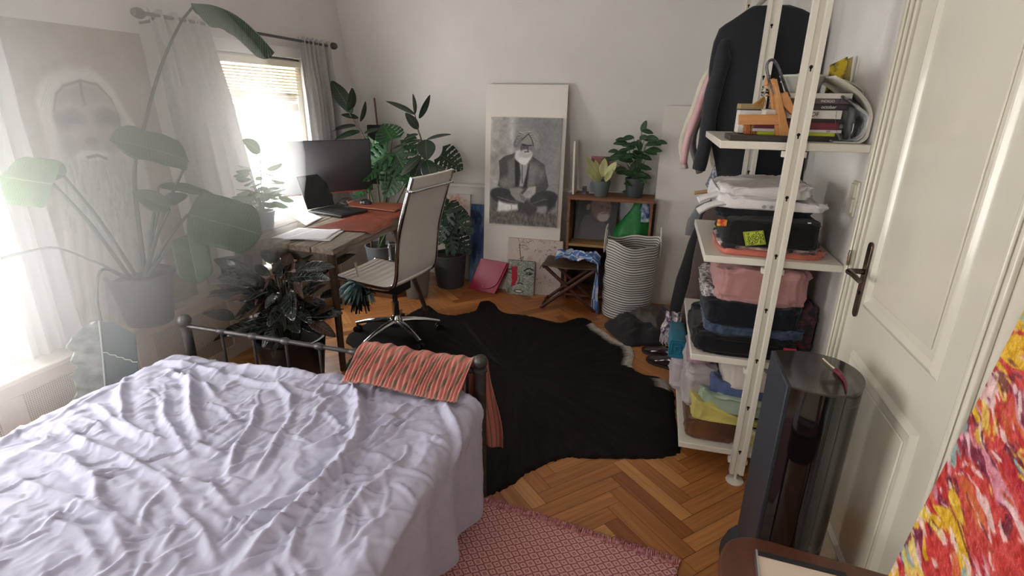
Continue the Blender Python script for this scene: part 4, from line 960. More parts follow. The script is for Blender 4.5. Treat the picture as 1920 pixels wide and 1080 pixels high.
# checked blue cloth over the stool
ck = bpy.data.materials.new('blue_check'); ck.use_nodes = True
t_ = ck.node_tree; N_ = t_.nodes; L_ = t_.links; b_ = N_['Principled BSDF']; b_.inputs['Roughness'].default_value = .95
uvn = N_.new('ShaderNodeUVMap'); cn = N_.new('ShaderNodeTexChecker'); cn.inputs['Scale'].default_value = 9
cn.inputs['Color1'].default_value = (*C8(206,212,224), 1); cn.inputs['Color2'].default_value = (*C8(86,124,186), 1); L_.new(uvn.outputs[0], cn.inputs['Vector'])
wv_ = N_.new('ShaderNodeTexChecker'); wv_.inputs['Scale'].default_value = 4.5; wv_.inputs['Color1'].default_value = (1,1,1,1); wv_.inputs['Color2'].default_value = (.62,.68,.8,1); L_.new(uvn.outputs[0], wv_.inputs['Vector'])
mx = N_.new('ShaderNodeMix'); mx.data_type = 'RGBA'; mx.blend_type = 'MULTIPLY'; mx.inputs['Factor'].default_value = 1; L_.new(cn.outputs[0], mx.inputs['A']); L_.new(wv_.outputs[0], mx.inputs['B']); L_.new(mx.outputs['Result'], b_.inputs['Base Color'])
nu, nv = 70, 50; u = np.linspace(0, 1, nu)[:, None]; v = np.linspace(0, 1, nv)[None, :]; P = np.zeros((nu, nv, 3))
xx = -.70+u*.52+0*v; ex = -.395; over = np.clip(xx-ex, 0, None)
crum = fbm(u*6+v*2, v*6, 3, 3)
P[..., 0] = np.where(over > 0, ex+.03+.05*np.sin(v*6+1)*over*3, xx)+.03*(crum-.5); P[..., 1] = 3.99+v*.19+.03*np.sin(u*7)+.03*(fbm(u*5, v*5, 2, 8)-.5)-over*.15
P[..., 2] = SZ+.018+.10*np.abs(crum-.35)*(1-over*2)+.03*np.abs(np.sin(u*9+v*3))*(xx < ex)-over*1.9
single('checked_cloth', MB().grid(P), ck, 'blue and white checked tea towel crumpled over the right side of the folding stool', 'towel', solid=.004, angle=180)

# --- striped laundry basket
bs = bpy.data.materials.new('striped_canvas'); bs.use_nodes = True
t_ = bs.node_tree; N_ = t_.nodes; L_ = t_.links; b_ = N_['Principled BSDF']; b_.inputs['Roughness'].default_value = .85
uvn = N_.new('ShaderNodeUVMap'); sx = N_.new('ShaderNodeSeparateXYZ'); L_.new(uvn.outputs[0], sx.inputs[0])
fac = mm('LESS_THAN', mm('FRACT', mm('MULTIPLY', sx.outputs[1], 31)), .36); mx = N_.new('ShaderNodeMix'); mx.data_type = 'RGBA'; L_.new(fac, mx.inputs['Factor'])
mx.inputs['A'].default_value = (*C8(206,202,194), 1); mx.inputs['B'].default_value = (*C8(56,62,70), 1); L_.new(mx.outputs['Result'], b_.inputs['Base Color'])
bk = thing('laundry_basket', (-.12, 4.06, 0), 'tall striped canvas laundry basket with two handles, empty-topped, by the crate shelf', 'basket')
bk['label'] = 'tall grey and white striped canvas laundry basket with two handles by the crate shelf'
nu, nv = 72, 60; u = np.linspace(0, 2*PI, nu)[:, None]; v = np.linspace(0, 1, nv)[None, :]
r = (.182+.018*v+.004*np.sin(v*2*PI*5)+.008*(fbm(np.cos(u)*2+4, np.sin(u)*2+v*4+4, 3, 2)-.5)*2+.010*np.sin(3*u+1)*v**2); r[-1] = r[0]
P = np.zeros((nu, nv, 3)); BX, BYY = -.125, 4.055
P[..., 0] = BX+r*np.cos(u)+.012*v; P[..., 1] = BYY+r*.95*np.sin(u); P[..., 2] = .004+v*(.60+.018*np.sin(2*u+.6)+.008*np.sin(5*u))
part('basket_wall', MB().grid(P), bs, bk, solid=.004, angle=180)
part('basket_floor', MB().lathe([(.001,.006),(.178,.006),(.178,.010),(.001,.010)], (BX, BYY, 0), 40, sy=.95), mat('basket_base', C8(190,186,178), .9), bk)
hm_ = mat('handle_webbing', C8(222,216,206), .8)
for s, px in ((-1, (1140, 432)), (1, (1220, 447))):
    a_ = PI*.97 if s < 0 else .05
    cx_, cy_ = BX+.012+.197*math.cos(a_), BYY+.19*math.sin(a_); tx = Vector((-math.sin(a_), math.cos(a_), 0)); nr = Vector((math.cos(a_), math.sin(a_), 0))
    pts = smooth_open([tuple(Vector((cx_, cy_, .50))+tx*.036+nr*.008), tuple(Vector((cx_, cy_, .60))+tx*.036+nr*.008), tuple(Vector((cx_, cy_, .675))+tx*.030+nr*.004), tuple(Vector((cx_, cy_, .695))+nr*0), tuple(Vector((cx_, cy_, .675))-tx*.030+nr*.004), tuple(Vector((cx_, cy_, .60))-tx*.036+nr*.008), tuple(Vector((cx_, cy_, .50))-tx*.036+nr*.008)], 5)
    mb = MB(); vs = []
    for p in pts: q = Vector(p); vs += [q+nr*.002, q-nr*.002]
    P = np.zeros((len(pts), 2, 3))
    for i, p in enumerate(pts):
        q = Vector(p); t = (Vector(pts[min(i+1, len(pts)-1)])-Vector(pts[max(i-1, 0)])).normalized(); sd = t.cross(nr).normalized()*.019
        P[i, 0] = q-sd; P[i, 1] = q+sd
    part('handle', MB().grid(P, uv=False), hm_, bk, solid=.004)

# large pale board behind the clothes rail
tl = at(1246, 198, y=4.49); bl_ = at(1226, 560, y=4.40)
a = Art(8, 16, (222,217,208)); board_thing('pale_board', board(MB(), (tl.x, 4.49, tl.z), (.58, 0, 0), (0, -.13, -tl.z), .03, a), attr_mat('board_cream', .5), 'wide pale board leaning on the wall between laundry basket and hanging clothes', 'board')

# --- heap of dark clothes on the floor and the shoes
def mound(name, px, z, m, label, cat, seed, hmax, group=None, amp=.6, nx=60, ny=60):
    pts = np.array([tuple(at(a, b, z=z))[:2] for a, b in px]); ol_ = smooth_closed([tuple(p) for p in pts], 10); c = pts.mean(0); n_ = len(ol_); R2 = np.linspace(0, 1, 22)
    P = np.zeros((n_, 23, 3))
    for i in range(n_):
        for j, r in enumerate(list(R2)+[1.0]):
            q = c+(ol_[i]-c)*r; hh = hmax*(1-r**2.4)*(1-amp+amp*2*float(fbm(q[0]*9, q[1]*9, 3, seed)))+.022*float(1-abs(fbm(q[0]*13+3, q[1]*8, 2, seed+5)*2-1))**2*(1-r**6)
            P[i, j] = (q[0], q[1], z+.001+(hh if j < 22 else 0)+(.010 if 0 < j < 22 else (.010 if j == 0 else 0)))
    return single(name, MB().grid(P, wrapu=True, uv=False), m, label, cat, group, angle=180)
blkc = mat('black_cloth', C8(34,34,38), .85, col2=C8(24,24,27), nscale=12, bump=.3, bscale=200, sheen=.1)
brnc = mat('dark_brown_leather', C8(70,58,50), .5, col2=C8(50,42,38), nscale=8, bump=.3)
mound('black_garment', [(1133,612),(1150,603),(1185,600),(1215,612),(1250,612),(1262,640),(1240,648),(1205,648),(1175,650),(1160,638)], 0.004, blkc, 'crumpled black garment on the floor in front of the laundry basket', 'clothing', 3, .09)
mound('brown_bag', [(1165,602),(1195,592),(1230,582),(1252,586),(1256,604),(1235,618),(1215,612),(1190,606)], 0.08, brnc, 'dark brown leather bag lying on the black garment', 'bag', 7, .09)
shoe_m = mat('oxblood_leather', C8(44,26,28), .18, col2=C8(28,20,26), nscale=5, coat=.5)
def shoe(x, y, rz, label):
    T = Matrix.Translation((x, y, 0)) @ Matrix.Rotation(rz, 4, 'Z'); r = thing('leather_shoe', (x, y, 0), label, 'shoe', 'pair of dark leather shoes')
    def ring(s):
        t = s; w = .036+.010*math.sin(t*PI)*(t > .5)+.006*(t > .55)-.020*max(0, t-.85)/.15; w = np.interp(t, [0, .1, .3, .5, .7, .88, 1], [.022, .034, .035, .034, .045, .038, .012])
        h = np.interp(t, [0, .1, .3, .45, .6, .8, .93, 1], [.075, .088, .090, .085, .062, .046, .036, .02]); return w, h
    P = np.zeros((26, 17, 3))
    for i in range(26):
        t = i/25; w, h = ring(t)
        for j in range(17):
            a = PI*j/16; p = T @ Vector((-.13+t*.27, w*math.cos(a)*(1 if True else 1), .018+(h-.018)*max(0, math.sin(a))**.6)); P[i, j] = p
    skip = lambda i, j: 1 <= i < 9 and 6 <= j < 10
    part('upper', MB().grid(P, skip=skip, uv=False), shoe_m, r, solid=.003)
    sp_ = []
    for i in range(26): w, h = ring(i/25); sp_.append((-.13+i/25*.27, w+.004))
    for i in range(25, -1, -1): w, h = ring(i/25); sp_.append((-.13+i/25*.27, -w-.004))
    part('sole', MB().prism(sp_, 0.0, .017, lambda u, v, w: tuple(T @ Vector((u, v, w)))), mat('sole_black', C8(20,18,18), .6), r, bevel=.003)
shoe(.19, 3.215, rad(152), 'dark glossy leather shoe on the parquet, nearer one of the pair')
shoe(.155, 3.345, rad(148), 'dark glossy leather shoe on the parquet, farther one of the pair')
# ================================================================ SHELVING UNIT
SX0, SX1, SY0, SY1 = .225, .728, 2.20, 2.92
ST = [1.465, 1.02, .58, .135]
sp_ = mat('cream_metal', C8(224,219,206), .35, bump=.04)
su = thing('shelving_unit', (.478, 2.6, 0), 'cream floor-to-ceiling pole shelving unit with keyhole posts beside the door', 'shelving unit')
for z in ST: part('shelf', MB().box(SX0, SX1, SY0, SY1, z-.028, z), sp_, su, bevel=.003)
def post(x, y, foot=True, z0=.045, ztop=ZC):
    w, d = .029, .016; P = [(-w, -d), (-w*.42, -d), (-w*.30, -d*.35), (w*.30, -d*.35), (w*.42, -d), (w, -d), (w, d), (-w, d)]
    p = part('post', MB().prism(P, z0, ztop, lambda u, v, q: (x+u, y+v, q)), sp_, su, smooth=False)
    for k in range(12):
        z = .16+k*.2225
        if z > ztop-.05: break
        kh = MB(); kh.tube([(x, y-d*.35-.0006, z), (x, y-d*.35+.002, z)], .0062, 12); kh.box(x-.0026, x+.0026, y-d*.35-.0006, y-d*.35+.002, z-.014, z)
        part('keyhole', kh, mat('keyhole_dark', C8(40,34,28), .7), p)
    if foot:
        f_ = MB().lathe([(.001, 0), (.036, 0), (.038, .004), (.036, .009), (.012, .013), (.007, .016), (.007, .05), (.001, .05)], (x, y, 0), 32); part('levelling_foot', f_, mat('foot_white', C8(226,222,212), .4), p)
    return p
post(.478, 2.165); post(.455, 2.955); post(.455, 3.92)
part('clothes_rail', MB().tube([(.455, 2.955, 2.10), (.455, 3.92, 2.10)], .0125, 14), mat('rail_metal', C8(170,168,164), .3, .9), su)
part('clothes_rail', MB().tube([(.455, 2.955, 1.20), (.455, 3.92, 1.20)], .0125, 14), mat('rail_metal'), su)
for z in ST: part('shelf_bracket', MB().box(.44, .52, 2.175, 2.20, z-.05, z-.03), sp_, su)

# folded textile: soft rounded slab with visible layers
def folded(name, x0, x1, y0, y1, z0, z1, m, label, cat='clothing', group=None, layers=3, seed=1, crumple=.012, skew=0, slope=0, parent=None, rnd=.28, taper=0, plain=False):
    nu, nv = 150, 44; u = np.linspace(0, 2*PI, nu)[:, None]; v = np.linspace(-PI/2, PI/2, nv)[None, :]
    cx, cy, cz = (x0+x1)/2, (y0+y1)/2, (z0+z1)/2; a, b, c = (x1-x0)/2, (y1-y0)/2, (z1-z0)/2
    sg = lambda t, e: np.sign(t)*np.abs(t)**e
    ex, ez = rnd, .30
    cv, sv = sg(np.cos(v), ez*.55), sg(np.sin(v), ez)
    X = cx+a*sg(np.cos(u), ex)*cv; Y = cy+b*sg(np.sin(u), ex)*cv; Z = cz+c*sv+0*u
    side = np.clip(np.abs(np.cos(v)), 0, 1)**.3; h = (Z-z0)/(2*c)
    g = .0045*np.cos(h*2*PI*layers+1.5*fbm(u*1.5+v*0, h*2+u*0, 2, seed))*side*(np.abs(sv) < .96)
    n1 = (fbm(X*16, Y*16, 3, seed)-.5)*2*crumple; n2 = (fbm(u*3+h*0, h*layers*1.7, 3, seed+2)-.5)*2*crumple*.9
    nx = np.cos(u); ny = np.sin(u)
    rg = (1-np.abs(fbm(X*9+Z*14, Y*9+Z*10, 3, seed+6)*2-1))**5; rg2 = (1-np.abs(fbm(X*20+3, Z*60+Y*8, 2, seed+9)*2-1))**4
    n1 = n1+.012*rg*min(1, crumple/.012); n2 = n2+.006*rg2+.006*rg; X = X+(g+n2)*nx+skew*(h-.5)*.1-taper*nx*h*.05; Y = Y+(g+n2*.8)*ny; Z = Z+n1*smooth01((h-.3)*2)+slope*(X-cx)*smooth01(h*1.5)
    Z = np.maximum(Z, z0)
    u_, v_ = X, Z
    mb = MB().grid(np.stack([X, Y, Z], -1))
    o = mb.build(name, m, parent, angle=180)
    if parent is None: tag(o, label, cat, group)
    elif label: o['label'] = label
    return o
def cl(name, c, c2=None, bump=.35, rough=.88, bscale=90, nscale=10, **k): return mat(name, C8(*c), rough, col2=C8(*(c2 or tuple(int(v*.86) for v in c))), nscale=nscale, bump=bump, bscale=bscale, sheen=.12, bdist=.004, **k)
# shelf 2 (second from top): tees and shirts
z = ST[1]
folded('folded_tee', .285, .675, 2.24, 2.62, z, z+.016, cl('salmon_knit', (206,116,96)), 'folded salmon tee at the bottom of the stack under the black printed tee', layers=1, seed=2)
folded('folded_tee', .290, .655, 2.245, 2.61, z+.016, z+.034, cl('black_pink_print', (216,190,184), (36,30,34), nscale=16, contrast=3), 'folded black and pale pink patterned tee lying on the salmon tee', layers=1, seed=3)
T1 = folded('folded_tee', .283, .66, 2.235, 2.62, z+.034, z+.145, cl('charcoal_tee', (30,29,29), spec=.2), 'folded charcoal tee with square lime green print, front of the stack', layers=1, seed=5, crumple=.006, taper=.5)
folded('folded_shirt', .262, .62, 2.32, 2.66, z+.132, z+.185, cl('navy_black_shirt', (28,30,38)), 'folded black polo under the white shirts on the second shelf', layers=2, seed=6, slope=-.12)
s1 = folded('folded_shirt', .25, .66, 2.27, 2.66, z+.178, z+.222, cl('white_shirt', (224,221,220), (206,203,204)), 'rumpled white shirt with buttons lying on the black polo', layers=2, seed=7, crumple=.016, slope=-.10)
folded('folded_shirt', .265, .60, 2.29, 2.66, z+.222, z+.262, cl('white_shirt2', (218,214,210), (202,198,196)), 'rumpled white shirt, topmost of the second shelf stack', layers=2, seed=9, crumple=.018, slope=.05)
for x in (.425, .452):
    part('button', MB().lathe([(.001, 0), (.007, 0), (.007, .0025), (.001, .003)], (0,0,0), 16, T=Matrix.Translation((x, 2.262, z+.196)) @ Matrix.Rotation(rad(80), 4, 'X')), mat('shirt_button', C8(150,146,144), .4), s1)
# trailing white sleeves to the left
for k, (zz, yy) in enumerate(((z+.215, 2.36), (z+.185, 2.31))):
    P = []; mb = MB(); mb.tube(smooth_open([(.36, yy, zz+.015), (.28, yy-.005, zz+.012), (.225, yy-.01, zz-.002), (.185, yy-.015, zz-.018-.01*k)], 5), [.024]*6+[.027]*5+[.029]*5, 14, flat=.45)
    part('sleeve', mb, cl('white_shirt', (0,0,0)), s1)
# lime green square print with lettering
tp = at(1395, 440, y=2.226); yF = 2.225
gz = .0; qd = [at(x, y, y=yF) for x, y in ((1393,435),(1431,432),(1436,458),(1398,461))]
mb = MB()
def Q2(u, v, d=0): p = qd[0]*(1-u)*(1-v)+qd[1]*u*(1-v)+qd[2]*u*v+qd[3]*(1-u)*v; return Vector((p.x, p.y-d, p.z))
mb._add([Q2(*t) for t in ((0,0),(1,0),(1,1),(0,1))]+[Q2(*t, .0012) for t in ((0,0),(1,0),(1,1),(0,1))], [(0,1,2,3),(7,6,5,4),(0,4,5,1),(1,5,6,2),(2,6,7,3),(3,7,4,0)])
lime = mat('lime_print', C8(178,196,62), .8); inkm = mat('print_ink', C8(34,36,30), .8)
pp = part('tee_print', mb, lime, T1, label='lime green square print', smooth=False)
mb = MB()
def stroke(pts, w=.045, d=.0016):
    for (a, b), (c_, d_) in zip(pts[:-1], pts[1:]):
        dx, dy = c_-a, d_-b; l = math.hypot(dx, dy) or 1; nx_, ny_ = -dy/l*w/2, dx/l*w/2
        mb._add([Q2(a+nx_, b+ny_, d), Q2(c_+nx_, d_+ny_, d), Q2(c_-nx_, d_-ny_, d), Q2(a-nx_, b-ny_, d)], [(0,1,2,3)])
# GONE running down the right edge
def glyph(ch, ox, oy, s):
    G = {'G': [[(.9,.1),(.4,0),(.05,.4),(.2,.9),(.7,1),(.95,.65),(.6,.6)]], 'O': [[(.5,0),(.05,.4),(.2,.9),(.7,1),(.95,.5),(.5,0)]], 'N': [[(.05,1),(.1,0),(.85,1),(.9,0)]], 'E': [[(.9,.0),(.1,.05),(.05,.95),(.9,1)],[(.1,.5),(.75,.5)]],
         'S': [[(.9,.1),(.2,.0),(.1,.4),(.85,.6),(.75,1),(.05,.9)]], 'I': [[(.5,0),(.5,1)]], 'R': [[(.1,1),(.1,0),(.8,.1),(.75,.45),(.15,.5),(.9,1)]], 'F': [[(.9,0),(.1,0),(.1,1)],[(.1,.5),(.7,.5)]]}
    for st in G[ch]: stroke([(ox-(py)*s*0+s*(px_), oy+s*py) for px_, py in st], .032)
for ch, (ox, oy) in zip('GONE', ((.60,.06),(.76,.24),(.78,.46),(.74,.70))): glyph(ch, ox, oy, .19)
stroke([(.50,.20),(.74,.46),(.56,.86),(.30,.50),(.50,.20)], .03); stroke([(.44,.36),(.62,.40),(.48,.52),(.62,.58),(.5,.72)], .03); stroke([(.50,.30),(.40,.5),(.56,.62)], .028)
stroke([(.12,.16),(.30,.12),(.2,.26)], .035); stroke([(.12,.40),(.28,.34),(.16,.56),(.30,.52)], .035); stroke([(.10,.70),(.28,.62),(.16,.84)], .035); stroke([(.16,.92),(.40,.74),(.30,.94),(.52,.84)], .035)
stroke([(.04,.04),(.96,.04),(.96,.96),(.04,.96),(.04,.04)], .018)
part('print_lettering', mb, inkm, pp, smooth=False)
part('collar_patch', MB().box(.262, .30, 2.262, 2.275, z+.108, z+.135), mat('yellow_red_patch', C8(232,190,50), .8, col2=C8(196,52,44), nscale=30, contrast=4), T1, label='yellow and red tab', bevel=.004)
part('neck_label', MB().box(.588, .600, 2.250, 2.254, z+.125, z+.148), mat('label_white', C8(226,226,224), .8), T1, label='small white neck label')

# shelf 3: jeans and pink
z = ST[2]
j1 = folded('folded_jeans', .232, .640, 2.215, 2.66, z, z+.082, cl('black_jeans', (20,20,23), spec=.2), 'folded black trousers at the bottom of the jeans stack', layers=3, seed=12, crumple=.014)
part('red_stripe', MB().box(.575, .625, 2.205, 2.216, z+.030, z+.046), mat('red_tab', C8(186,46,66), .8), j1, bevel=.003); part('red_stripe', MB().box(.58, .63, 2.205, 2.216, z+.060, z+.072), mat('red_tab'), j1, bevel=.003)
folded('folded_jeans', .275, .665, 2.25, 2.66, z+.080, z+.122, cl('blue_denim', (74,90,116), (46,58,80), nscale=60, contrast=1.6), 'folded mid-blue jeans between black and navy trousers', layers=2, seed=13, crumple=.012)
folded('folded_jeans', .268, .645, 2.25, 2.66, z+.120, z+.215, cl('navy_denim', (24,28,38), (18,20,28), spec=.2), 'folded dark navy jeans under the pink garment', layers=2, seed=14, crumple=.012)
folded('folded_plaid_shirt', .63, .715, 2.32, 2.66, z+.0, z+.20, cl('plaid_dark', (96,50,60), (40,36,44), nscale=30, contrast=3), 'dark red and grey plaid garment squeezed against the wall beside the jeans', layers=5, seed=15)
folded('folded_pink_sweater', .305, .655, 2.28, 2.68, z+.212, z+.372, cl('dusty_pink', (186,138,136), (172,124,124)), 'bulky folded dusty pink sweater, topmost on the third shelf', layers=2, seed=16, crumple=.020)
folded('folded_patterned_shirt', .262, .32, 2.36, 2.70, z+.205, z+.26, cl('grey_pattern', (196,192,190), (70,66,70), nscale=60, contrast=3), 'grey patterned shirt peeking out left of the pink sweater', layers=2, seed=17)

# shelf 4: sweaters
z = ST[3]
folded('leather_pouch', .250, .47, 2.235, 2.55, z, z+.115, cl('tan_leather', (124,80,46), (84,50,38), rough=.5, nscale=7, contrast=2), 'brown leather pouch on the lowest shelf, bottom left', 'bag', layers=2, seed=20, crumple=.008)
folded('folded_yellow_garment', .262, .60, 2.23, 2.60, z+.108, z+.165, cl('pale_yellow', (214,200,112)), 'pale yellow sweatshirt folded under the mint one', layers=1, seed=21, crumple=.020, slope=-.30)
folded('folded_yellow_towel', .52, .70, 2.24, 2.55, z, z+.075, cl('yellow_white', (222,212,150), (228,226,222), nscale=12, contrast=3), 'yellow and white crumpled cloth at the right of the lowest shelf', layers=2, seed=22, crumple=.018)
folded('folded_navy_garment', .46, .70, 2.26, 2.60, z+.07, z+.15, cl('navy_wool', (36,40,58)), 'navy garment below the mint sweatshirt', layers=2, seed=23)
folded('folded_mint_sweatshirt', .285, .70, 2.235, 2.62, z+.155, z+.235, cl('sage_mint', (164,182,160), (148,166,146)), 'mint green sweatshirt crumpled between yellow and blue ones', layers=2, seed=24, crumple=.026, slope=-.12)
folded('folded_grey_knit', .232, .36, 2.30, 2.62, z+.12, z+.315, cl('grey_knit', (186,178,176), (166,158,158), bscale=200), 'grey ribbed knit sweater at the left end of the lowest shelf', layers=5, seed=25, crumple=.012)
folded('folded_blue_sweater', .325, .70, 2.26, 2.64, z+.23, z+.29, cl('denim_blue', (84,104,146), (70,88,128)), 'blue sweatshirt folded over the mint one', layers=1, seed=26, crumple=.02, slope=-.15)
folded('folded_cream_sweater', .375, .71, 2.25, 2.64, z+.27, z+.375, cl('cream_fleece', (214,204,194), (200,190,180)), 'cream sweatshirt on top of the blue one below the third shelf', layers=1, seed=27, crumple=.014, slope=-.28)
folded('folded_mauve_garment', .24, .33, 2.36, 2.62, z+.31, z+.37, cl('mauve', (172,140,150)), 'mauve garment tucked on top of the grey knit', layers=2, seed=28)

# teal roll and fringed scarf between shelf and hanging clothes
TR_ = at(1271, 655, y=2.66); P = []
mb = MB(); x0, z0 = TR_.x+.0, TR_.z
prof2 = [(-.034,-.045),(.034,-.045),(.042,-.02),(.040,.03),(.030,.048),(-.030,.048),(-.040,.03),(-.042,-.02)]
pc = smooth_closed(prof2, 5)
nu = 16; G = np.zeros((nu, len(pc)+1, 3))
for i in range(nu):
    t = i/(nu-1); s = 1-.06*math.sin(t*9)
    for j in range(len(pc)+1):
        a, b = pc[j % len(pc)]; G[i, j] = (x0+a*s, 2.66+t*.26, z0+b*s)
teal = cl('teal_towelling', (20,120,146), (14,100,124), bscale=300)
tr_ = thing('rolled_towel', (x0, 2.79, z0-.045), 'rolled teal towel lying at the left back edge of the lower shelves', 'towel')
mb.grid(G, uv=False); part('towel_body', mb, teal, tr_)
mb = MB()
for k in range(4):
    s = 1-.22*k; mb.tube([(x0+a*s, 2.662-.004*(k % 2), z0+b*s) for a, b in list(pc)+[pc[0]]], .0055, 6, cap=False)
part('rolled_edge', mb, teal, tr_)
part('roll_end', MB().prism([(a*.97, b*.97) for a, b in pc], 2.662, 2.668, lambda u, v, w: (x0+u, w, z0+v)), teal, tr_)
# it rests on a folded grey throw that fills the back of the lowest shelf
folded('folded_throw', .19, .40, 2.665, 2.915, ST[3], z0-.047, cl('pale_mauve_throw', (206,196,198), (184,170,176)), 'pale folded throw under the teal towel roll', layers=5, seed=31, crumple=.006)
sc = thing('fringed_scarf', (.20, 2.93, z0+.04), 'white and purple patterned scarf with fringe hanging behind the teal towel roll', 'scarf')
nu, nv = 24, 24; u = np.linspace(0, 1, nu)[:, None]; v = np.linspace(0, 1, nv)[None, :]; P = np.zeros((nu, nv, 3))
sx_ = at(1256, 610, y=2.90)
P[..., 0] = sx_.x-.035+u*.085+.01*np.sin(v*6); P[..., 1] = 2.93+.012*np.sin(u*14+v*3); P[..., 2] = sx_.z+.07-v*.14-.03*u*v
part('scarf_cloth', MB().grid(P), cl('scarf_print', (214,208,206), (96,60,96), nscale=50, contrast=3), sc, solid=.003)
mb = MB()
for k in range(14):
    x = sx_.x-.04+k*.006; mb.tube([(x, 2.925, sx_.z-.06+k*.001), (x-.004, 2.92, sx_.z-.085), (x+.003*(k % 3-1), 2.92, sx_.z-.115-.01*(k % 3))], .0016, 5)
part('fringe', mb, mat('scarf_fringe', C8(222,216,212), .9), sc)

# --- top shelf: books, wooden stand, bowl, magazines
z = ST[0]
def fbox(name, px0, px1, py0, py1, y, depth, m, label, cat='book', group=None, zb=None, parts=True, pages=True):
    a, b = at(px0, py1, y=y), at(px1, py0, y=y); z0 = zb if zb is not None else a.z
    t = thing(name, ((a.x+b.x)/2, y+depth/2, z0), label, cat, group); h = b.z-a.z; z1 = z0+h
    cvr = MB(); cvr.box(a.x, b.x, y, y+depth, z0, z0+.003); cvr.box(a.x, b.x, y, y+depth, z1-.003, z1); cvr.box(a.x, b.x, y, y+.004, z0, z1)
    part('cover', cvr, m, t, bevel=.0008)
    part('pages', MB().box(a.x+.003, b.x-.003, y+.004, y+depth-.004, z0+.003, z1-.003), mat('book_pages', C8(214,206,190), .8, bump=.3, bscale=200, stretch=(1,1,40)), t)
    return t, (a.x, b.x, z0, z1, y)
gb_ = 'books stacked on the top shelf behind the post'
def spine_text(t, r, txt, m, h=.55, u0=.45, w=None):
    cu_ = bpy.data.curves.new('lettering', 'FONT'); cu_.body = txt; cu_.size = (r[3]-r[2])*h*1.3; cu_.extrude = .0003
    tmp = bpy.data.objects.new('lettering', cu_); COL.objects.link(tmp); dg = bpy.context.evaluated_depsgraph_get(); me = bpy.data.meshes.new_from_object(tmp.evaluated_get(dg)); bpy.data.objects.remove(tmp)
    V = np.array([v.co[:] for v in me.vertices]); lw = V[:, 0].max() if len(V) else .01; s = (w or lw)/lw
    for v in me.vertices:
        c = v.co.copy(); v.co = Vector((r[0]+(r[1]-r[0])*u0+c.x*s, r[4]-.0009-c.z, r[2]+(r[3]-r[2])*.28+c.y))-ORG[t.name]
    me.materials.clear(); me.materials.append(m); o = bpy.data.objects.new('lettering', me); COL.objects.link(o); o.parent = t; ORG[o.name] = ORG[t.name]
inkw = mat('ink_white', C8(220,216,210), .7); inkb = mat('ink_black', C8(40,38,38), .7)
yb_ = 2.30
zc = z
def nb(px0, px1, hh, col, label, txt=None, tm=None, u0=.5, w=None, rough=.4, yoff=0):
    global zc
    a, b = at(px0, 250, y=yb_), at(px1, 250, y=yb_); y = yb_+yoff
    t = thing('book', ((a.x+b.x)/2, y+.1, zc), label, 'book', gb_)
    m = mat('cover_'+str(len(MATS)), C8(*col), rough)
    cv = MB(); cv.box(a.x, b.x, y, y+.21, zc, zc+.0025); cv.box(a.x, b.x, y, y+.21, zc+hh-.0025, zc+hh); cv.box(a.x, b.x, y, y+.004, zc+.0025, zc+hh-.0025)
    part('cover', cv, m, t, bevel=.0006); part('pages', MB().box(a.x+.003, b.x-.003, y+.004, y+.207, zc+.0025, zc+hh-.0025), mat('book_pages', C8(214,206,190), .8), t)
    if txt: spine_text(t, (a.x, b.x, zc, zc+hh, y), txt, tm, u0=u0, w=w)
    zc += hh+.0004
nb(1385, 1575, .020, (34,30,30), 'thin black book at the bottom of the top shelf stack')
nb(1420, 1566, .012, (178,190,40), 'thin lime yellow book second from the bottom of the stack')
nb(1410, 1577, .010, (206,200,196), 'thin pale book under the burgundy one', 'TOP', inkb, .83)
nb(1412, 1570, .026, (110,34,52), 'burgundy book in the middle of the stack')
nb(1440, 1575, .012, (44,38,40), 'thin charcoal book on the burgundy one')
nb(1430, 1571, .030, (206,202,194), 'off-white book with large dark spine lettering', 'OF\u2009', inkb, .60)
nb(1450, 1580, .022, (42,40,44), 'black book with small white spine lettering', 'october', inkw, .62)
nb(1450, 1585, .018, (92,80,82), 'grey-brown book below the pale one', 'INDIGO', inkw, .58)
nb(1450, 1584, .018, (212,208,200), 'pale book, topmost of the stack')
TOPZ = zc
# white bowl with clear wrap
bx = at(1510, 150, y=2.42); bw = thing('bowl', (bx.x, 2.42, TOPZ), 'white plastic bowl full of clear wrapping standing on the book stack', 'bowl')
part('bowl_wall', MB().lathe([(.05, 0), (.058, .006), (.078, .055), (.083, .060), (.083, .066), (.074, .062), (.052, .010), (.001, .008)], (bx.x-.01, 2.42, TOPZ), 36, sy=.9), mat('white_plastic', C8(216,220,212), .35, trans=.1), bw)
P = blob(bx.x-.01, 2.42, TOPZ+.030, TOPZ+.085, .066, .06, [.8, 1, .9, .6, .2, .02], 6, amp=.8, fold=5); part('clear_wrap', MB().grid(P, wrapu=True, uv=False), mat('cellophane', C8(206,212,206), .12, trans=.25, coat=.6), bw, angle=20)

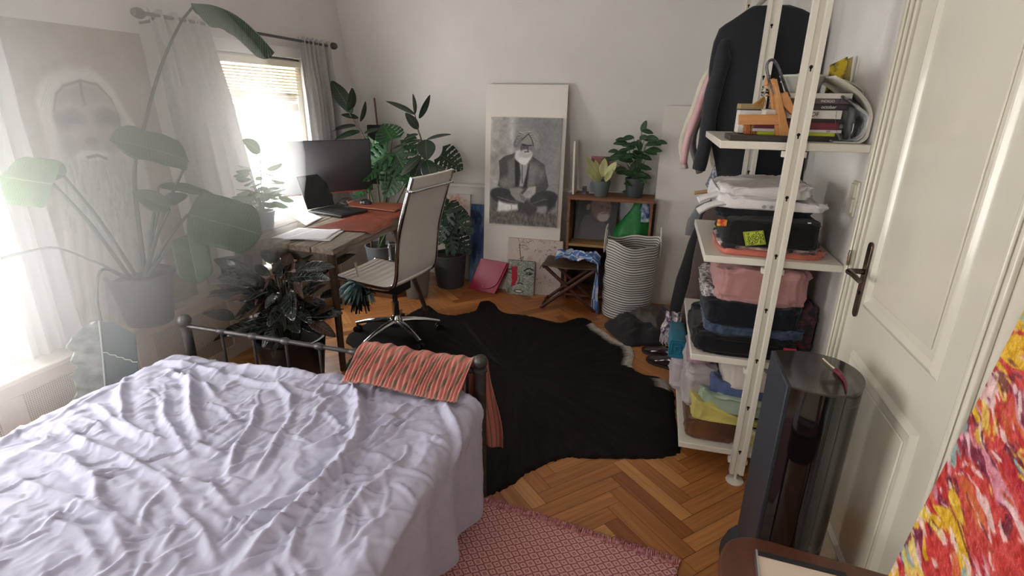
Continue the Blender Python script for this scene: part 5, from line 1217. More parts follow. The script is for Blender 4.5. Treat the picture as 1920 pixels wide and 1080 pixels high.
# wooden A-shaped stand with boxes and straw brush
wz = z; honey = mat('honey_wood', C8(206,148,92), .5, col2=C8(184,124,70), nscale=6, stretch=(1,1,8), bump=.1)
def atz(px, py, y): p = at(px, py, y=y); return (p.x, p.z)
black_slab = MB(); a, b = at(1366, 262, y=2.245), at(1480, 262, y=2.245); black_slab.box(a.x, b.x, 2.215, 2.40, z, z+.020)
single('black_slab', black_slab, mat('dark_slab', C8(52,46,44), .5), 'flat dark slab lying at the front left of the top shelf under the wooden stand', 'slab', bevel=.002)
wz = z+.020
stn = thing('wooden_stand', (.37, 2.28, wz), 'honey-coloured wooden angled stand on the dark slab at the top shelf', 'stand')
def plank(name, pts, y, th, m=honey, lift=True): return part(name, MB().prism([atz(px, py, y) for px, py in pts], y, y+th, lambda u, v, w: (u, w, max(v, wz))), m, stn, bevel=.0015)
plank('front_upright', [(1447,148),(1457,148),(1481,250),(1482,258),(1462,258),(1461,230),(1456,175)], 2.255, .05)
plank('back_upright', [(1444,150),(1452,146),(1460,178),(1462,200),(1453,220),(1448,200)], 2.31, .04)
plank('cross_arm', [(1386,215),(1461,215),(1461,234),(1385,234)], 2.262, .022)
plank('stop_block', [(1456,180),(1476,172),(1492,206),(1486,216),(1470,200)], 2.26, .05)
plank('short_leg', [(1454,228),(1466,228),(1466,258),(1454,258)], 2.27, .03)
part('grey_band', MB().tube(smooth_open([(*(lambda p: (p[0], 2.30, p[1]))(atz(x, y, 2.30)),) for x, y in ((1452,176),(1442,150),(1438,122),(1448,112),(1458,124),(1468,150),(1480,182))], 5), .0075, 8, flat=.7), mat('grey_strap', C8(108,106,112), .35, .3, col2=C8(60,58,64), nscale=60, contrast=3), stn, label='grey banded strap over the stand')
# natural straw brush and box behind
bx_ = thing('small_wooden_box', (.33, 2.40, z), 'small wooden and white box at the left of the top shelf behind the stand', 'box')
a, b = at(1388, 205, y=2.42), at(1432, 190, y=2.42); part('box_body', MB().box(a.x, b.x, 2.42, 2.52, z, a.z), mat('box_white', C8(216,208,200), .6), bx_, bevel=.002)
part('box_lid', MB().box(a.x-.002, b.x+.002, 2.418, 2.522, a.z, a.z+.022), mat('box_lid_wood', C8(170,146,104), .6, col2=C8(150,124,84), nscale=8), bx_, bevel=.003)
part('box_line', MB().box(a.x-.0025, b.x+.0025, 2.4175, 2.5225, a.z-.003, a.z+.001), mat('ink_black'), bx_)
br = thing('straw_brush', (.37, 2.45, z), 'straw hand brush with pale wooden handle bound in black and white cord', 'brush')
c = at(1428, 190, y=2.36); mb = MB().tube([(c.x+.010, 2.36, c.z+.095), (c.x+.008, 2.36, c.z+.05)], [.008, .011], 12); part('handle', mb, honey, br)
mb = MB()
for k in range(4): mb.lathe([(.013+.001*k, 0), (.015+.001*k, .004), (.013+.001*k, .008)], (c.x+.008, 2.36, c.z+.048-k*.010), 14)
part('cord_binding', mb, mat('cord_bw', C8(210,200,184), .8, col2=C8(40,36,34), nscale=120, contrast=4), br)
mb = MB(); rr = random.Random(3)
for k in range(60):
    a_ = rr.random()*2*PI; r = rr.random()*.03; mb.tube([(c.x+.006, 2.36, c.z+.02), (c.x-.002+r*.6*math.cos(a_), 2.36+r*.5*math.sin(a_), c.z+.0), (c.x-.012+r*math.cos(a_), 2.36+r*math.sin(a_), c.z-.022+rr.random()*.008)], .0011, 4)
part('bristles', mb, mat('straw', C8(190,150,84), .8), br)
st2 = at(1410, 250, y=2.33); mb = MB(); 
for k in range(120):
    x = st2.x-.03+.075*rr.random(); y = 2.32+.035*rr.random(); h = .034+.012*rr.random(); mb.tube([(x, y, wz), (x+rr.uniform(-.01, .01), y+rr.uniform(-.006, .006), wz+h*.5), (x+rr.uniform(-.014, .014), y, wz+h)], .0016, 4)
single('shredded_straw', mb, mat('orange_straw', C8(196,126,80), .8), 'bundle of orange-brown straw on the dark slab below the stand arm', 'straw')['kind'] = 'stuff'
# yellow sleeves leaning on the wall
for k, (px0, px1, col) in enumerate(((1553, 1590, (212,186,40)), (1578, 1598, (186,164,96)))):
    mb = MB(); y = 2.56+.03*k; pts = [(px0+4, 122-8*k), (px1+(2 if k else 0), 106), (px1-7, 170), (px0-6, 175)]
    mb.prism([atz(px, py, y) for px, py in pts], y, y+.010, lambda u, v, w: (u, w, v))
    # extend down to the shelf
    P0 = [atz(px, py, y) for px, py in pts]; mb.prism([P0[3], P0[2], (P0[2][0]-.012, z), (P0[3][0]-.012, z)], y, y+.010, lambda u, v, w: (u, w, v))
    o = single('record_sleeve' if False else 'magazine', mb, mat('yellow_cover' if k == 0 else 'ochre_cover', C8(*col), .5, col2=C8(70,62,40) if k == 0 else C8(140,120,70), nscale=26, contrast=3), ('bright yellow printed magazine standing against the wall on the top shelf', 'ochre magazine standing right behind the yellow one')[k], 'magazine', bevel=.001)
# curled magazines and posters leaning at the wall
def curl(px_pts, y0, y1, m, label, th=.003, name='poster', cat='poster'):
    pts = smooth_open([atz(px, py, y0) for px, py in px_pts], 6); P = np.zeros((len(pts), 6, 3))
    for i, (x, zz) in enumerate(pts):
        for j in range(6): P[i, j] = (min(x, .727), y0+(y1-y0)*j/5, max(zz, z+.003))
    return single(name, MB().grid(P), m, label, cat, solid=th)
pw = mat('poster_white', C8(216,210,196), .4); bwp = mat('glossy_bw_page', C8(60,58,54), .15, col2=C8(190,192,194), nscale=9, contrast=3.5, coat=.4)
curl([(1566,268),(1600,271),(1622,263),(1633,244),(1636,216),(1628,192),(1604,165),(1566,142)], 2.25, 2.55, pw, 'white rolled poster curling up against the wall at the end of the top shelf')
curl([(1558,264),(1598,265),(1616,257),(1627,238),(1629,218),(1612,202),(1590,188),(1580,180)], 2.28, 2.55, bwp, 'glossy black and white photo magazine curled inside the white poster', th=.006, name='magazine', cat='magazine')
curl([(1632,212),(1628,192),(1618,170),(1596,155),(1567,145)], 2.40, 2.62, pw, 'second cream sheet leaning behind the curled poster', name='paper_sheet', cat='paper')

pgm = mat('glossy_dark_page', C8(52,50,48), .12, col2=C8(170,172,174), nscale=14, contrast=2.5, coat=.5, stretch=(1, 1, .35))
def page_patch():
    rows = [(182,1578,1590),(195,1572,1608),(210,1568,1622),(228,1566,1628),(245,1568,1622),(258,1572,1612),(265,1576,1600)]; P = np.zeros((len(rows), 12, 3))
    for i, (py, l, r) in enumerate(rows):
        for j in range(12):
            t = j/11; y = 2.30+.05*math.sin(PI*t); p = at(l+(r-l)*t, py, y=y); P[i, j] = (min(p.x, .725), p.y, max(p.z, z+.004))
    return P
single('magazine', MB().grid(page_patch()), pgm, 'dark glossy magazine page bowed inside the curled poster beside the book stack', 'magazine', solid=.002)
# ================================================================ HANGING CLOTHES
def drape_body(secs, y, thick, folds, seed, nu=96, lean=0):
    """secs: list of (z, xl, xr) from top to bottom"""
    S_ = sorted(secs, key=lambda s: -s[0]); zt = np.array([s[0] for s in S_]); nv = 46; zz = np.linspace(zt[0], zt[-1], nv)[None, :]
    xl = np.interp(-zz, -zt, [s[1] for s in S_]); xr = np.interp(-zz, -zt, [s[2] for s in S_])
    u = np.linspace(0, 2*PI, nu)[:, None]; c, s = np.cos(u), np.sin(u); v = (zt[0]-zz)/(zt[0]-zt[-1])
    sg = lambda t, e: np.sign(t)*np.abs(t)**e
    half = (xr-xl)/2; X = (xl+xr)/2+half*sg(c, .75); tk = thick*(.35+.65*smooth01(v*5))
    Y = y+tk*sg(s, .8)+.018*np.sin(X*folds*9+seed+v*1.5)*smooth01(v*2.2)+.016*(fbm(X*8, zz*3+u*0, 3, seed)-.5)
    X = X+.010*(fbm(u*2, v*5+u*0, 2, seed+4)-.5); Z = zz+0*u+.012*(fbm(X*9, u*0+v*0, 2, seed)-.5)*(v > .95)
    return np.stack([X, Y, Z], -1)
def garment(name, secs, y, thick, m, label, seed=1, folds=3, sleeves=(), hanger=None, group=None, extra=None):
    zt = max(s[0] for s in secs); xc = .455
    g = thing(name, (xc, y, min(s[0] for s in secs)), label, 'clothing', group)
    P = drape_body(secs, y, thick, folds, seed); nvv = P.shape[1]; mb = MB().grid(P, uv=False); k = P.shape[0]
    part('body', mb, m, g, angle=180, solid=.003)
    for (pts, r) in sleeves:
        pts2 = smooth_open(pts, 5); n_ = len(pts2); rs = [(r[0]+(r[1]-r[0])*i/(n_-1))*(.30+.70*min(1, i/9))+.003*math.sin(i*1.3+seed) for i in range(n_)]
        part('sleeve', MB().tube(pts2, rs, 20, flat=.62), m, g, angle=180)
    return g
def hanger(y, z_rail, w, zs, m, label, rot=0, name='clothes_hanger'):
    h = thing(name, (.455, y, z_rail-.06), label, 'hanger', None)
    hk = [(.455+.018*math.cos(t), y, z_rail+.016*math.sin(t)+.0) for t in np.linspace(-.3, PI, 9)]
    part('hook', MB().tube([(.455, y, z_rail-.075), (.455, y, z_rail-.04), (.47, y, z_rail-.018)]+hk, .0022, 6), mat('hook_metal', C8(190,190,190), .25, 1), h)
    part('shoulder_bar', MB().tube(smooth_open([(.455-w, y, zs-.05), (.455-w*.5, y, zs-.02), (.455, y, z_rail-.075), (.455+w*.5, y, zs-.02), (.455+w, y, zs-.05)], 4), .009, 8), m, h)
    return h
navy = cl('navy_jacket', (30,33,40), (24,27,33), nscale=5, bump=.2, bscale=400)
def pxsec(y, rows): return [(at(l, py, y=y).z, at(l, py, y=y).x, min(at(r, py, y=y).x, .722)) for py, l, r in rows]
yj = 3.07
zz = at(1440, 12, y=yj).z
se = pxsec(yj, [(12,1412,1480),(18,1402,1500),(35,1378,1530),(52,1350,1556),(80,1338,1562),(130,1330,1560),(200,1330,1555),(270,1335,1545),(330,1345,1525),(352,1348,1515)])
a0_ = at(1352, 62, y=yj); garment('hanging_jacket', se, yj, .055, navy, 'dark navy jacket hanging nearest on the upper rail behind the top shelf', 2, 2, sleeves=[([(a0_.x+.085, yj+.01, a0_.z-.03), (a0_.x+.02, yj, a0_.z-.05), tuple(at(1352, 120, y=yj)), tuple(at(1334, 190, y=yj-.01)), tuple(at(1324, 260, y=yj-.02)), tuple(at(1310, 318, y=yj-.02))], (.075, .052)), ([(.70, yj, a0_.z-.06), (.69, yj-.02, 1.7), (.69, yj-.03, 1.45), (.685, yj-.03, 1.28)], (.035, .03))])
hanger(yj, 2.10, .10, se[0][0]-.02, mat('hanger_wood', C8(190,146,100), .45), 'wooden hanger with bent metal hook holding the navy jacket')
part_m = cl('white_shirt', (0,0,0))
for k, (y, off, m, lab, xs) in enumerate(((3.20, 0, cl('blush_shirt', (206,150,158), (220,190,190)), 'dusty pink shirt hanging behind the navy jacket, only its sleeve edge showing', 0), (3.30, 0, cl('ivory_shirt', (222,214,196)), 'ivory shirt hanging behind the pink shirt on the upper rail', -8), (3.42, 0, cl('grey_shirt', (132,130,130)), 'mid grey shirt hanging behind the ivory shirt, hem visible below the jacket', 10))):
    se2 = pxsec(y, [(30,1412,1480),(48,1390,1500),(70,1368,1530),(110,1350,1540),(200,1335,1540),(300,1340+xs,1540),(340+k*4,1342,1530)])
    aa = at(1362, 80, y=y)
    garment('hanging_shirt', se2, y, .035, m, lab, 5+k, 3, sleeves=[([(aa.x+.035, y, aa.z-.03), tuple(at(1334+xs, 140, y=y)), tuple(at(1308+xs, 210, y=y-.005)), tuple(at(1288+xs, 265, y=y-.01)), tuple(at(1282+xs+k*10, 308+k*8, y=y-.01))], (.040, .030))])
garment('hanging_check_shirt', pxsec(3.15, [(40,1420,1500),(120,1370,1520),(250,1365,1530),(346,1322,1400),(352,1326,1396)]), 3.135, .02, cl('blue_check_cotton', (190,194,204), (96,100,116), nscale=90, contrast=4), 'blue and white checked shirt hem peeking out under the navy jacket', 11, 4)
# lower rail
garment('hanging_coat', pxsec(3.10, [(372,1370,1460),(385,1330,1490),(400,1318,1490),(450,1305,1480),(520,1292,1470),(570,1278,1450),(600,1272,1440),(610,1276,1430)]), 3.04, .05, cl('dark_brown_wool', (92,76,72), (78,64,60)), 'long dark brown coat hanging on the lower rail behind the second shelf', 21, 3)
garment('hanging_coat', pxsec(3.22, [(372,1370,1450),(390,1318,1480),(450,1290,1470),(520,1268,1460),(580,1255,1440),(625,1246,1420),(640,1262,1400)]), 3.19, .05, cl('black_wool', (30,29,31)), 'long black coat hanging lower left of the brown coat, nearly reaching the floor', 23, 3)
garment('hanging_jacket', pxsec(3.34, [(366,1380,1440),(372,1340,1470),(385,1306,1480),(410,1290,1470),(438,1284,1460)]), 3.33, .04, cl('grey_jersey', (134,136,138)), 'grey jacket hanging behind the brown and black coats on the lower rail', 25, 2)
hg = thing('clothes_hanger', (.45, 2.99, 1.1), 'light wooden trouser hanger with brown belts on the lower rail above the white shirts', 'hanger')
p = [tuple(at(x, y, y=2.98)) for x, y in ((1302,362),(1340,357),(1385,350),(1420,352))]
part('hanger_bar', MB().tube(p, [.011, .013, .012, .010], 10, flat=.8), mat('hanger_wood'), hg)
part('hook', MB().tube([(.44, 2.98, p[2][2]), (.45, 2.98, 1.17), (.455, 2.98, 1.212), (.468, 2.98, 1.2)], .0022, 6), mat('hook_metal'), hg)
bl_m = mat('tan_belt_leather', C8(140,88,58), .4, col2=C8(116,70,46), nscale=12)
for k in range(3):
    q = [tuple(at(x+8*k, y, y=2.975+.012*k)) for x, y in ((1340,362),(1350,345),(1372,340),(1380,356),(1366,370))]
    single('leather_belt', MB().tube(smooth_open(q, 5), .009, 8, flat=.35), bl_m, ('tan leather belt looped left-most over the trouser hanger', 'tan leather belt looped in the middle of the trouser hanger', 'tan leather belt looped right-most over the trouser hanger')[k], 'belt', 'leather belts on the trouser hanger')
# ================================================================ PLANTS
def leafgrid(b, t, w, n, bend=0., fold=.12, shape='oval', nu=26, nv=13, wav=.0, seed=1, twist=0.):
    b, t = V3(b), V3(t); ax = t-b; L_ = ax.length; d = ax.normalized(); n = V3(n); n = (n-d*n.dot(d)).normalized(); s = d.cross(n).normalized()
    P = np.zeros((nu, nv, 3))
    for i in range(nu):
        u = i/(nu-1)
        if shape == 'oval': hw = math.sin(PI*min(1, u**.85*.97+.015))**.72
        elif shape == 'banana': hw = min(1, (u/.10)**.6)*(1-max(0, (u-.72)/.28)**2.2)**.8 if u < 1 else 0
        elif shape == 'heart': hw = (min(1, .55+u*3.2) if u < .2 else 1)*(1-max(0, (u-.22)/.78)**1.9)**.85
        elif shape == 'lance': hw = math.sin(PI*u**.7)**.9
        else: hw = math.sin(PI*u)
        hw = max(hw, .012)
        a = twist*u; n_ = n*math.cos(a)+s*math.sin(a); s_ = s*math.cos(a)-n*math.sin(a)
        mid = b+ax*u+n*(bend*L_*4*u*(1-u))
        for j in range(nv):
            v = 2*j/(nv-1)-1
            back = (abs(v)**2)*(.10*L_ if shape == 'heart' and u < .25 else 0)*(1-u/.25)
            q = mid+s_*(v*hw*w/2)+n_*(fold*abs(v)*hw*w*.5)+n_*(wav*math.sin(u*17+v*2+seed)*abs(v)*w)-d*back
            P[i, j] = q
    return P
def add_leaf(parent, m, b, t, w, n, stem_from=None, sr=.004, sm=None, name='leaf', label=None, holes=0, **k):
    P = leafgrid(b, t, w, n, **k); skip = None
    if holes:
        nu, nv = P.shape[:2]
        def skip(i, j, nu=nu, nv=nv):
            u = i/(nu-1); v = abs(2*(j+.5)/(nv-1)-1); ph = (u*holes-v*.9) % 1
            return u > .10 and u < .93 and ((v > .42 and ph < .26) or (.16 < v < .36 and .06 < ph < .22))
    o = part(name, MB().grid(P, skip=skip), m, parent, angle=180, solid=.0012, label=label)
    if stem_from is not None:
        f_ = V3(stem_from); b_ = V3(b); mid = (f_+b_)/2+Vector((0, 0, .06*(f_-b_).length))
        part('stem', MB().tube(smooth_open([tuple(f_), tuple(mid), tuple(b_)], 6), [sr*1.3-sr*.5*i/12 for i in range(13)], 8), sm, parent)
    return o
def pot(root, cx, cy, z0, r0, r1, h, m, soil=True, th=.008, name='pot', rim=.0):
    prof = [(.001, 0), (r0*.96, 0), (r0, .006), (r0+(r1-r0)*.6, h*.6), (r1, h-.012), (r1+rim, h-.010), (r1+rim, h), (r1-th, h), (r1-th, h-.03), (.001, h-.03)]
    p = part(name, MB().lathe(prof, (cx, cy, z0), 40), m, root, angle=30)
    if soil:
        nn_ = 24; P = []
        mb = MB().lathe([(r1-th-.001, h-.032), (r1*.6, h-.022), (r1*.3, h-.018), (.001, h-.02)], (cx, cy, z0), 28, rfun=lambda a, z: 1+.0*a); part('soil', mb, mat('soil', C8(52,38,30), .95, col2=C8(34,26,20), nscale=50, bump=.8, bscale=90), root)
    return p
pot_dark = mat('anthracite_pot', C8(70,72,78), .6, col2=C8(60,62,68), nscale=7, bump=.1)
pot_black = mat('black_pot', C8(28,28,32), .3, bump=.03)
pot_grey = mat('grey_green_pot', C8(98,108,104), .6, col2=C8(88,98,94), nscale=9, bump=.06)
strel = leaf_mat('strelitzia_leaf', C8(48,82,58), C8(36,66,48), C8(112,140,104), .35, .18, veins=22, vw=.02)
ficus = leaf_mat('ficus_leaf', C8(38,56,44), C8(28,44,36), C8(96,112,78), .22, .12, veins=14, vw=.03, coat=.3)
monst = leaf_mat('monstera_leaf', C8(44,92,48), C8(30,70,40), C8(88,126,74), .32, .22, veins=7, vw=.03)
monst_d = leaf_mat('monstera_leaf_dark', C8(32,62,42), C8(24,48,34), C8(70,96,66), .35, .15, veins=7, vw=.03)
stem_g = mat('green_stem', C8(84,104,66), .5, col2=C8(66,84,54), nscale=14); stem_b = mat('brown_stem', C8(92,72,54), .7); stem_d = mat('dark_stem', C8(58,66,58), .5)

# 1. bird-of-paradise on the radiator cover ----------------------------------------------------
PX_, PY_ = -2.375, 2.03
lg = .47
root = thing('bird_of_paradise_plant', (-2.50, 2.03, lg), 'tall bird-of-paradise plant with torn paddle leaves in a dark pot on the radiator ledge', 'potted plant')
PC = (-2.495, 2.03)
pot(root, PC[0], PC[1], lg, .105, .150, .27, pot_dark, rim=.006)
bz = lg+.25
def S(px, py, x): return tuple(at(px, py, x=x))
base = lambda a, b: (PC[0]+a, PC[1]+b, bz-.01)
# tall leaf reaching above the frame
part('stem', MB().tube(smooth_open([base(0, .02), S(252,330,-2.45), S(270,240,-2.40), S(300,130,-2.34), S(335,50,-2.30), S(362,12,-2.27)], 8), [.011-.006*i/40 for i in range(41)], 10), stem_d, root)
q = [S(358,6,-2.27), S(400,10,-2.24), S(442,28,-2.20), S(478,58,-2.16), S(514,98,-2.12)]
pts = smooth_open(q, 8); nvv = 15; P = np.zeros((len(pts), nvv, 3))
for i, p in enumerate(pts):
    u = i/(len(pts)-1); d = (Vector(pts[min(i+1, len(pts)-1)])-Vector(pts[max(i-1, 0)])).normalized(); hw = .075*min(1, (u/.12)**.6)*(1-max(0, (u-.75)/.25)**2)**.7 if u < 1 else .003
    upn = Vector((.25, -.55, .45)); s = d.cross(upn).normalized()
    for j in range(nvv):
        v = 2*j/(nvv-1)-1; tear = 1-.20*(vn(u*13+(5 if v > 0 else 0), 1) > .62)*(abs(v) > .5)
        drp = Vector((0, 0, -1))*abs(v)**1.3*hw*1.05
        P[i, j] = Vector(p)+s*v*hw*tear*.62+drp+Vector((.3, -.3, 0))*.01*math.sin(u*60)*abs(v)
part('leaf', MB().grid(P), leaf_mat('strelitzia_leaf_glossy', C8(70,96,78), C8(52,76,62), C8(190,204,186), .22, .25, veins=34, vw=.02, coat=.5), root, angle=180, solid=.001, label='glossy torn leaf arching above the curtain rod')
SL = [ # base px,x ; tip px,x ; width ; normal ; stem base ; bend
 ((352,300,-2.30),(205,262,-2.42), .20, (.35,-.6,.7), (.02,.0), .03, 'broad dark leaf across the portrait'),
 ((100,345,-2.40),(0,330,-2.36), .20, (.5,-.8,.1), (-.02,-.04), .02, 'leaf at the left edge coloured pale green as if backlit'),
 ((297,350,-2.36),(412,372,-2.26), .09, (.2,-.5,.8), (.02,.02), .05, None),
 ((352,402,-2.30),(490,440,-2.05), .27, (.45,-.75,.45), (.03,.0), .05, 'large ribbed leaf in front of the desk'),
 ((352,440,-2.28),(372,532,-2.22), .16, (.7,-.7,.1), (.03,-.01), .03, None),
 ((318,392,-2.33),(248,360,-2.40), .10, (.3,-.7,.6), (.01,.0), .02, None),
 ((120,330,-2.45),(60,300,-2.45), .10, (.5,-.8,.2), (-.03,0), .02, None),
 ((300,385,-2.38),(352,366,-2.30), .09, (.3,-.5,.8), (.0,.03), .03, None)]
for k, (b_, t_, w, n_, sb, bend, lab) in enumerate(SL):
    add_leaf(root, strel if k != 1 else leaf_mat('strelitzia_backlit_tint', C8(128,172,104), C8(108,156,92), C8(176,200,150), .4, .5, veins=22, vw=.02), S(*b_), S(*t_), w, n_, stem_from=base(*sb), sr=.0075, sm=stem_d, bend=bend, fold=.18, shape='banana' if w > .12 else 'oval', wav=.02, seed=k, label=lab)  # lighter greens on this single leaf stand in for backlight
# thin arching stalk and the leaf drooping below the ledge
part('stem', MB().tube(smooth_open([base(-.03, -.03), S(180,492,-2.42), S(110,466,-2.40), S(60,470,-2.40), S(0,485,-2.38)], 8), .005, 8), stem_d, root)
part('stem', MB().tube(smooth_open([base(-.02, -.05), S(192,505,-2.36), S(182,560,-2.33), S(190,605,-2.31)], 8), .006, 8), stem_d, root)
bq, tq = at(186, 600, x=-2.30), at(205, 850, x=-2.32)
P = leafgrid(bq, tq, .27, (.62, -.78, .05), bend=-.03, fold=.25, shape='banana', nu=60, nv=29, wav=.008, seed=3)
side = 1 if (at(260, 660, x=-2.3)-Vector(P[20, 14])).dot(Vector(P[20, 28])-Vector(P[20, 14])) > 0 else -1
R_h = P[:, 14:] if side > 0 else P[:, :15]; L_h = (P[:, :15] if side > 0 else P[:, 14:]).copy()
for a_ in range(60):
    for b_ in range(15):
        e = (14-b_)/14 if side > 0 else b_/14; L_h[a_, b_] += np.array([.62, -.78, .1])*(.016*math.sin(a_*1.1+3*e)+.02*(vn(a_*.35, e*3, 4)-.5))*e; L_h[a_, b_] = P[a_, 14]+(L_h[a_, b_]-P[a_, 14])*(.78+.25*(vn(a_*.3, 2)-.5))
hl = part('leaf', MB().grid(R_h), mat('hanging_leaf_dark', C8(54,68,76), .35, col2=C8(42,56,62), nscale=10, trans=.12), root, angle=180, solid=.0012, label='split leaf drooping below the ledge beside the bed')
part('torn_half', MB().grid(L_h), mat('hanging_leaf_pale', C8(150,158,150), .2, col2=C8(96,108,104), nscale=22, coat=.5, trans=.3, contrast=1.6), hl, angle=180, solid=.0012, label='crinkled pale glossy half')
mb = MB()
for a_ in (14, 33): mb.tube([tuple(R_h[min(59, a_+int(abs(k-(0 if side > 0 else 14))*.35)), k]+np.array([.003, -.004, 0])) for k in range(15)], .0022, 6)
mb.tube([tuple(P[k, 14]+np.array([.003, -.004, 0])) for k in range(60)], .004, 6)
part('midrib', mb, mat('pale_rib', C8(160,176,168), .4), hl)

# 2. small bright plant on the desk end near the window ------------------------------------------
def P_desk(px, py, x=-2.40): return tuple(at(px, py, x=x))
pc = at(500, 432, z=DZ); pc = Vector((-2.33, 2.86, DZ)); pc = at(497, 428, z=DZ)
root = thing('small_potted_plant', (pc.x, pc.y, DZ), 'small bright green leafy plant in a blue-grey pot on the desk by the window', 'potted plant')
pot(root, pc.x, pc.y, DZ, .055, .072, .115, mat('blue_grey_pot', C8(84,98,128), .35), rim=.003)
rr = random.Random(12); lm = leaf_mat('bright_leaf', C8(130,168,100), C8(104,146,80), C8(176,200,140), .4, .5, veins=8)
cz = DZ+.10
for k in range(64):
    a = rr.random()*2*PI; e = rr.uniform(.1, 1.35); R0 = rr.uniform(.05, .17); c = Vector((pc.x+math.cos(a)*math.cos(e)*R0*.8, pc.y+math.sin(a)*math.cos(e)*R0*.8, cz+.03+rr.uniform(0, .26)*math.sin(e)+.03))
    d = Vector((math.cos(a), math.sin(a), rr.uniform(-.5, .4))).normalized(); L = rr.uniform(.07, .11)
    add_leaf(root, lm, c, c+d*L, L*.58, (rr.uniform(-.3, .3), -.4, 1), stem_from=(pc.x, pc.y, cz-.02) if k % 2 else None, sr=.0018, sm=stem_g, bend=-.08, fold=.1, nu=10, nv=7)
tl_ = at(455, 262, x=-2.40); b0 = at(488, 285, x=-2.38)
add_leaf(root, lm, b0, tl_, .085, (.4, -.7, .5), stem_from=(pc.x, pc.y, cz), sr=.003, sm=stem_g, bend=.03, nu=16)

# 3/4. rubber plants ------------------------------------------------------------------------------
def ficus_plant(label, y, zf, stem_px, leaves, px, py_pot, rpot, hpot, yp, potm, name='rubber_plant', zpot=0, cat='potted plant'):
    sb = at(stem_px[0][0], stem_px[0][1], y=y)
    root = thing(name, (sb.x, y, zpot), label, cat)
    cx_ = at(px, 400, y=y).x
    pot(root, cx_, y, zpot, rpot*.75, rpot, hpot, potm)
    pts = [(cx_, y, zpot+hpot-.05)]+[tuple(at(a, b, y=y)) for a, b in stem_px]
    sp2 = smooth_open(pts, 8); part('stem', MB().tube(sp2, [.011-.007*i/(len(sp2)-1) for i in range(len(sp2))], 8), stem_b, root)
    for k, (bx_, by2, tx_, ty_, w, dy, n_) in enumerate(leaves):
        b = at(bx_, by2, y=y); t = at(tx_, ty_, y=y+dy); 
        add_leaf(root, ficus, b, t, w, n_, bend=.04, fold=.12, seed=k)
    return root
ficus_plant('rubber plant with upright leaves behind the top of the monitor', 3.95, 0, [(690,330),(683,262),(668,235),(655,212)], [
 (660,212,622,152,.115,.05,(.4,-.8,.3)), (655,208,660,165,.09,-.04,(.9,-.4,.1)), (676,228,685,190,.05,-.02,(.9,-.3,.1)), (668,236,615,248,.075,.05,(.1,-.5,.9)), (676,246,628,262,.07,-.08,(.1,-.6,.8)), (683,250,712,242,.05,.03,(.2,-.5,.8)), (682,262,648,280,.07,-.05,(.1,-.5,.9)), (672,222,640,215,.05,.02,(.2,-.7,.7))], 690, 0, .10, .22, 3.95, pot_dark)
ficus_plant('rubber plant with glossy dark leaves and a yellow tip rising above the office chair', 3.95, 0, [(772,330),(790,275),(783,240),(778,215)], [
 (778,215,724,190,.06,-.05,(.1,-.5,.9)), (778,214,774,176,.045,0,(1,-.3,0)), (786,222,806,178,.05,.02,(.8,-.6,.2)), (784,242,760,212,.075,-.05,(.6,-.7,.3)), (784,252,757,262,.06,-.04,(.1,-.4,.9)), (792,262,735,280,.055,-.12,(.1,-.3,.95)), (798,262,800,300,.145,-.10,(.35,-.9,.3)), (800,262,846,252,.05,.05,(.2,-.4,.9)), (790,292,752,330,.085,-.08,(.2,-.6,.8)), (800,300,812,345,.13,-.06,(.3,-.9,.2)), (788,300,772,350,.10,0,(.5,-.8,.2)), (806,312,838,322,.07,.06,(.2,-.5,.8))], 775, 0, .12, .26, 3.95, mat('grey_pot2', C8(120,122,120), .55))

# 5. tall monstera behind the desk --------------------------------------------------------------
def monstera(label, y, potx, zpot, rp, hp, leaves, potm, mm_, zp2=None, name='monstera_plant'):
    root = thing(name, (potx, y, zpot), label, 'potted plant'); pot(root, potx, y, zpot, rp*.8, rp, hp, potm, rim=.004); o_ = (potx, y, zpot+hp-.04)
    for k, (bx_, by2, tx_, ty_, w, dy, n_) in enumerate(leaves):
        b = at(bx_, by2, y=y+dy*.5); t = at(tx_, ty_, y=y+dy)
        add_leaf(root, mm_, b, t, w, n_, stem_from=(o_[0]+.03*math.cos(k*2.1), o_[1]+.03*math.sin(k*2.1), o_[2]), sr=.0055, sm=stem_g, bend=-.05, fold=.10, shape='heart', nu=40, nv=23, holes=6 if w > .13 else 0, seed=k, wav=.01)
    return root
p_ = at(712, 480, y=3.95)
monstera('tall green monstera in a grey pot behind the desk, leaning over the monitor', 3.98, p_.x, .18, .13, .24, [
 (735,262,718,232,.24,.05,(.2,-.7,.7)), (728,285,672,318,.26,-.10,(.1,-.8,.6)), (742,285,772,345,.28,-.08,(.25,-.85,.45)), (705,315,668,340,.22,-.20,(-.1,-.6,.8)), (740,320,722,372,.24,-.05,(.1,-.8,.5)), (760,260,795,290,.16,.05,(.3,-.6,.8)), (700,262,690,292,.16,0,(.2,-.8,.5)), (770,330,800,380,.16,.02,(.4,-.8,.3)), (748,400,736,440,.10,-.05,(.3,-.9,.2)), (690,345,662,372,.14,-.25,(.1,-.6,.8))], mat('grey_pot3', C8(98,104,108), .55), monst)
single('plant_crate', MB().box(p_.x-.16, p_.x+.16, 3.83, 4.13, 0, .179), mat('crate_wood', (.1,.1,.1)), 'low wooden block under the grey monstera pot behind the desk', 'box', bevel=.003)
mc_ = at(852, 532, z=0); mcx, mcy = -1.70, 4.30
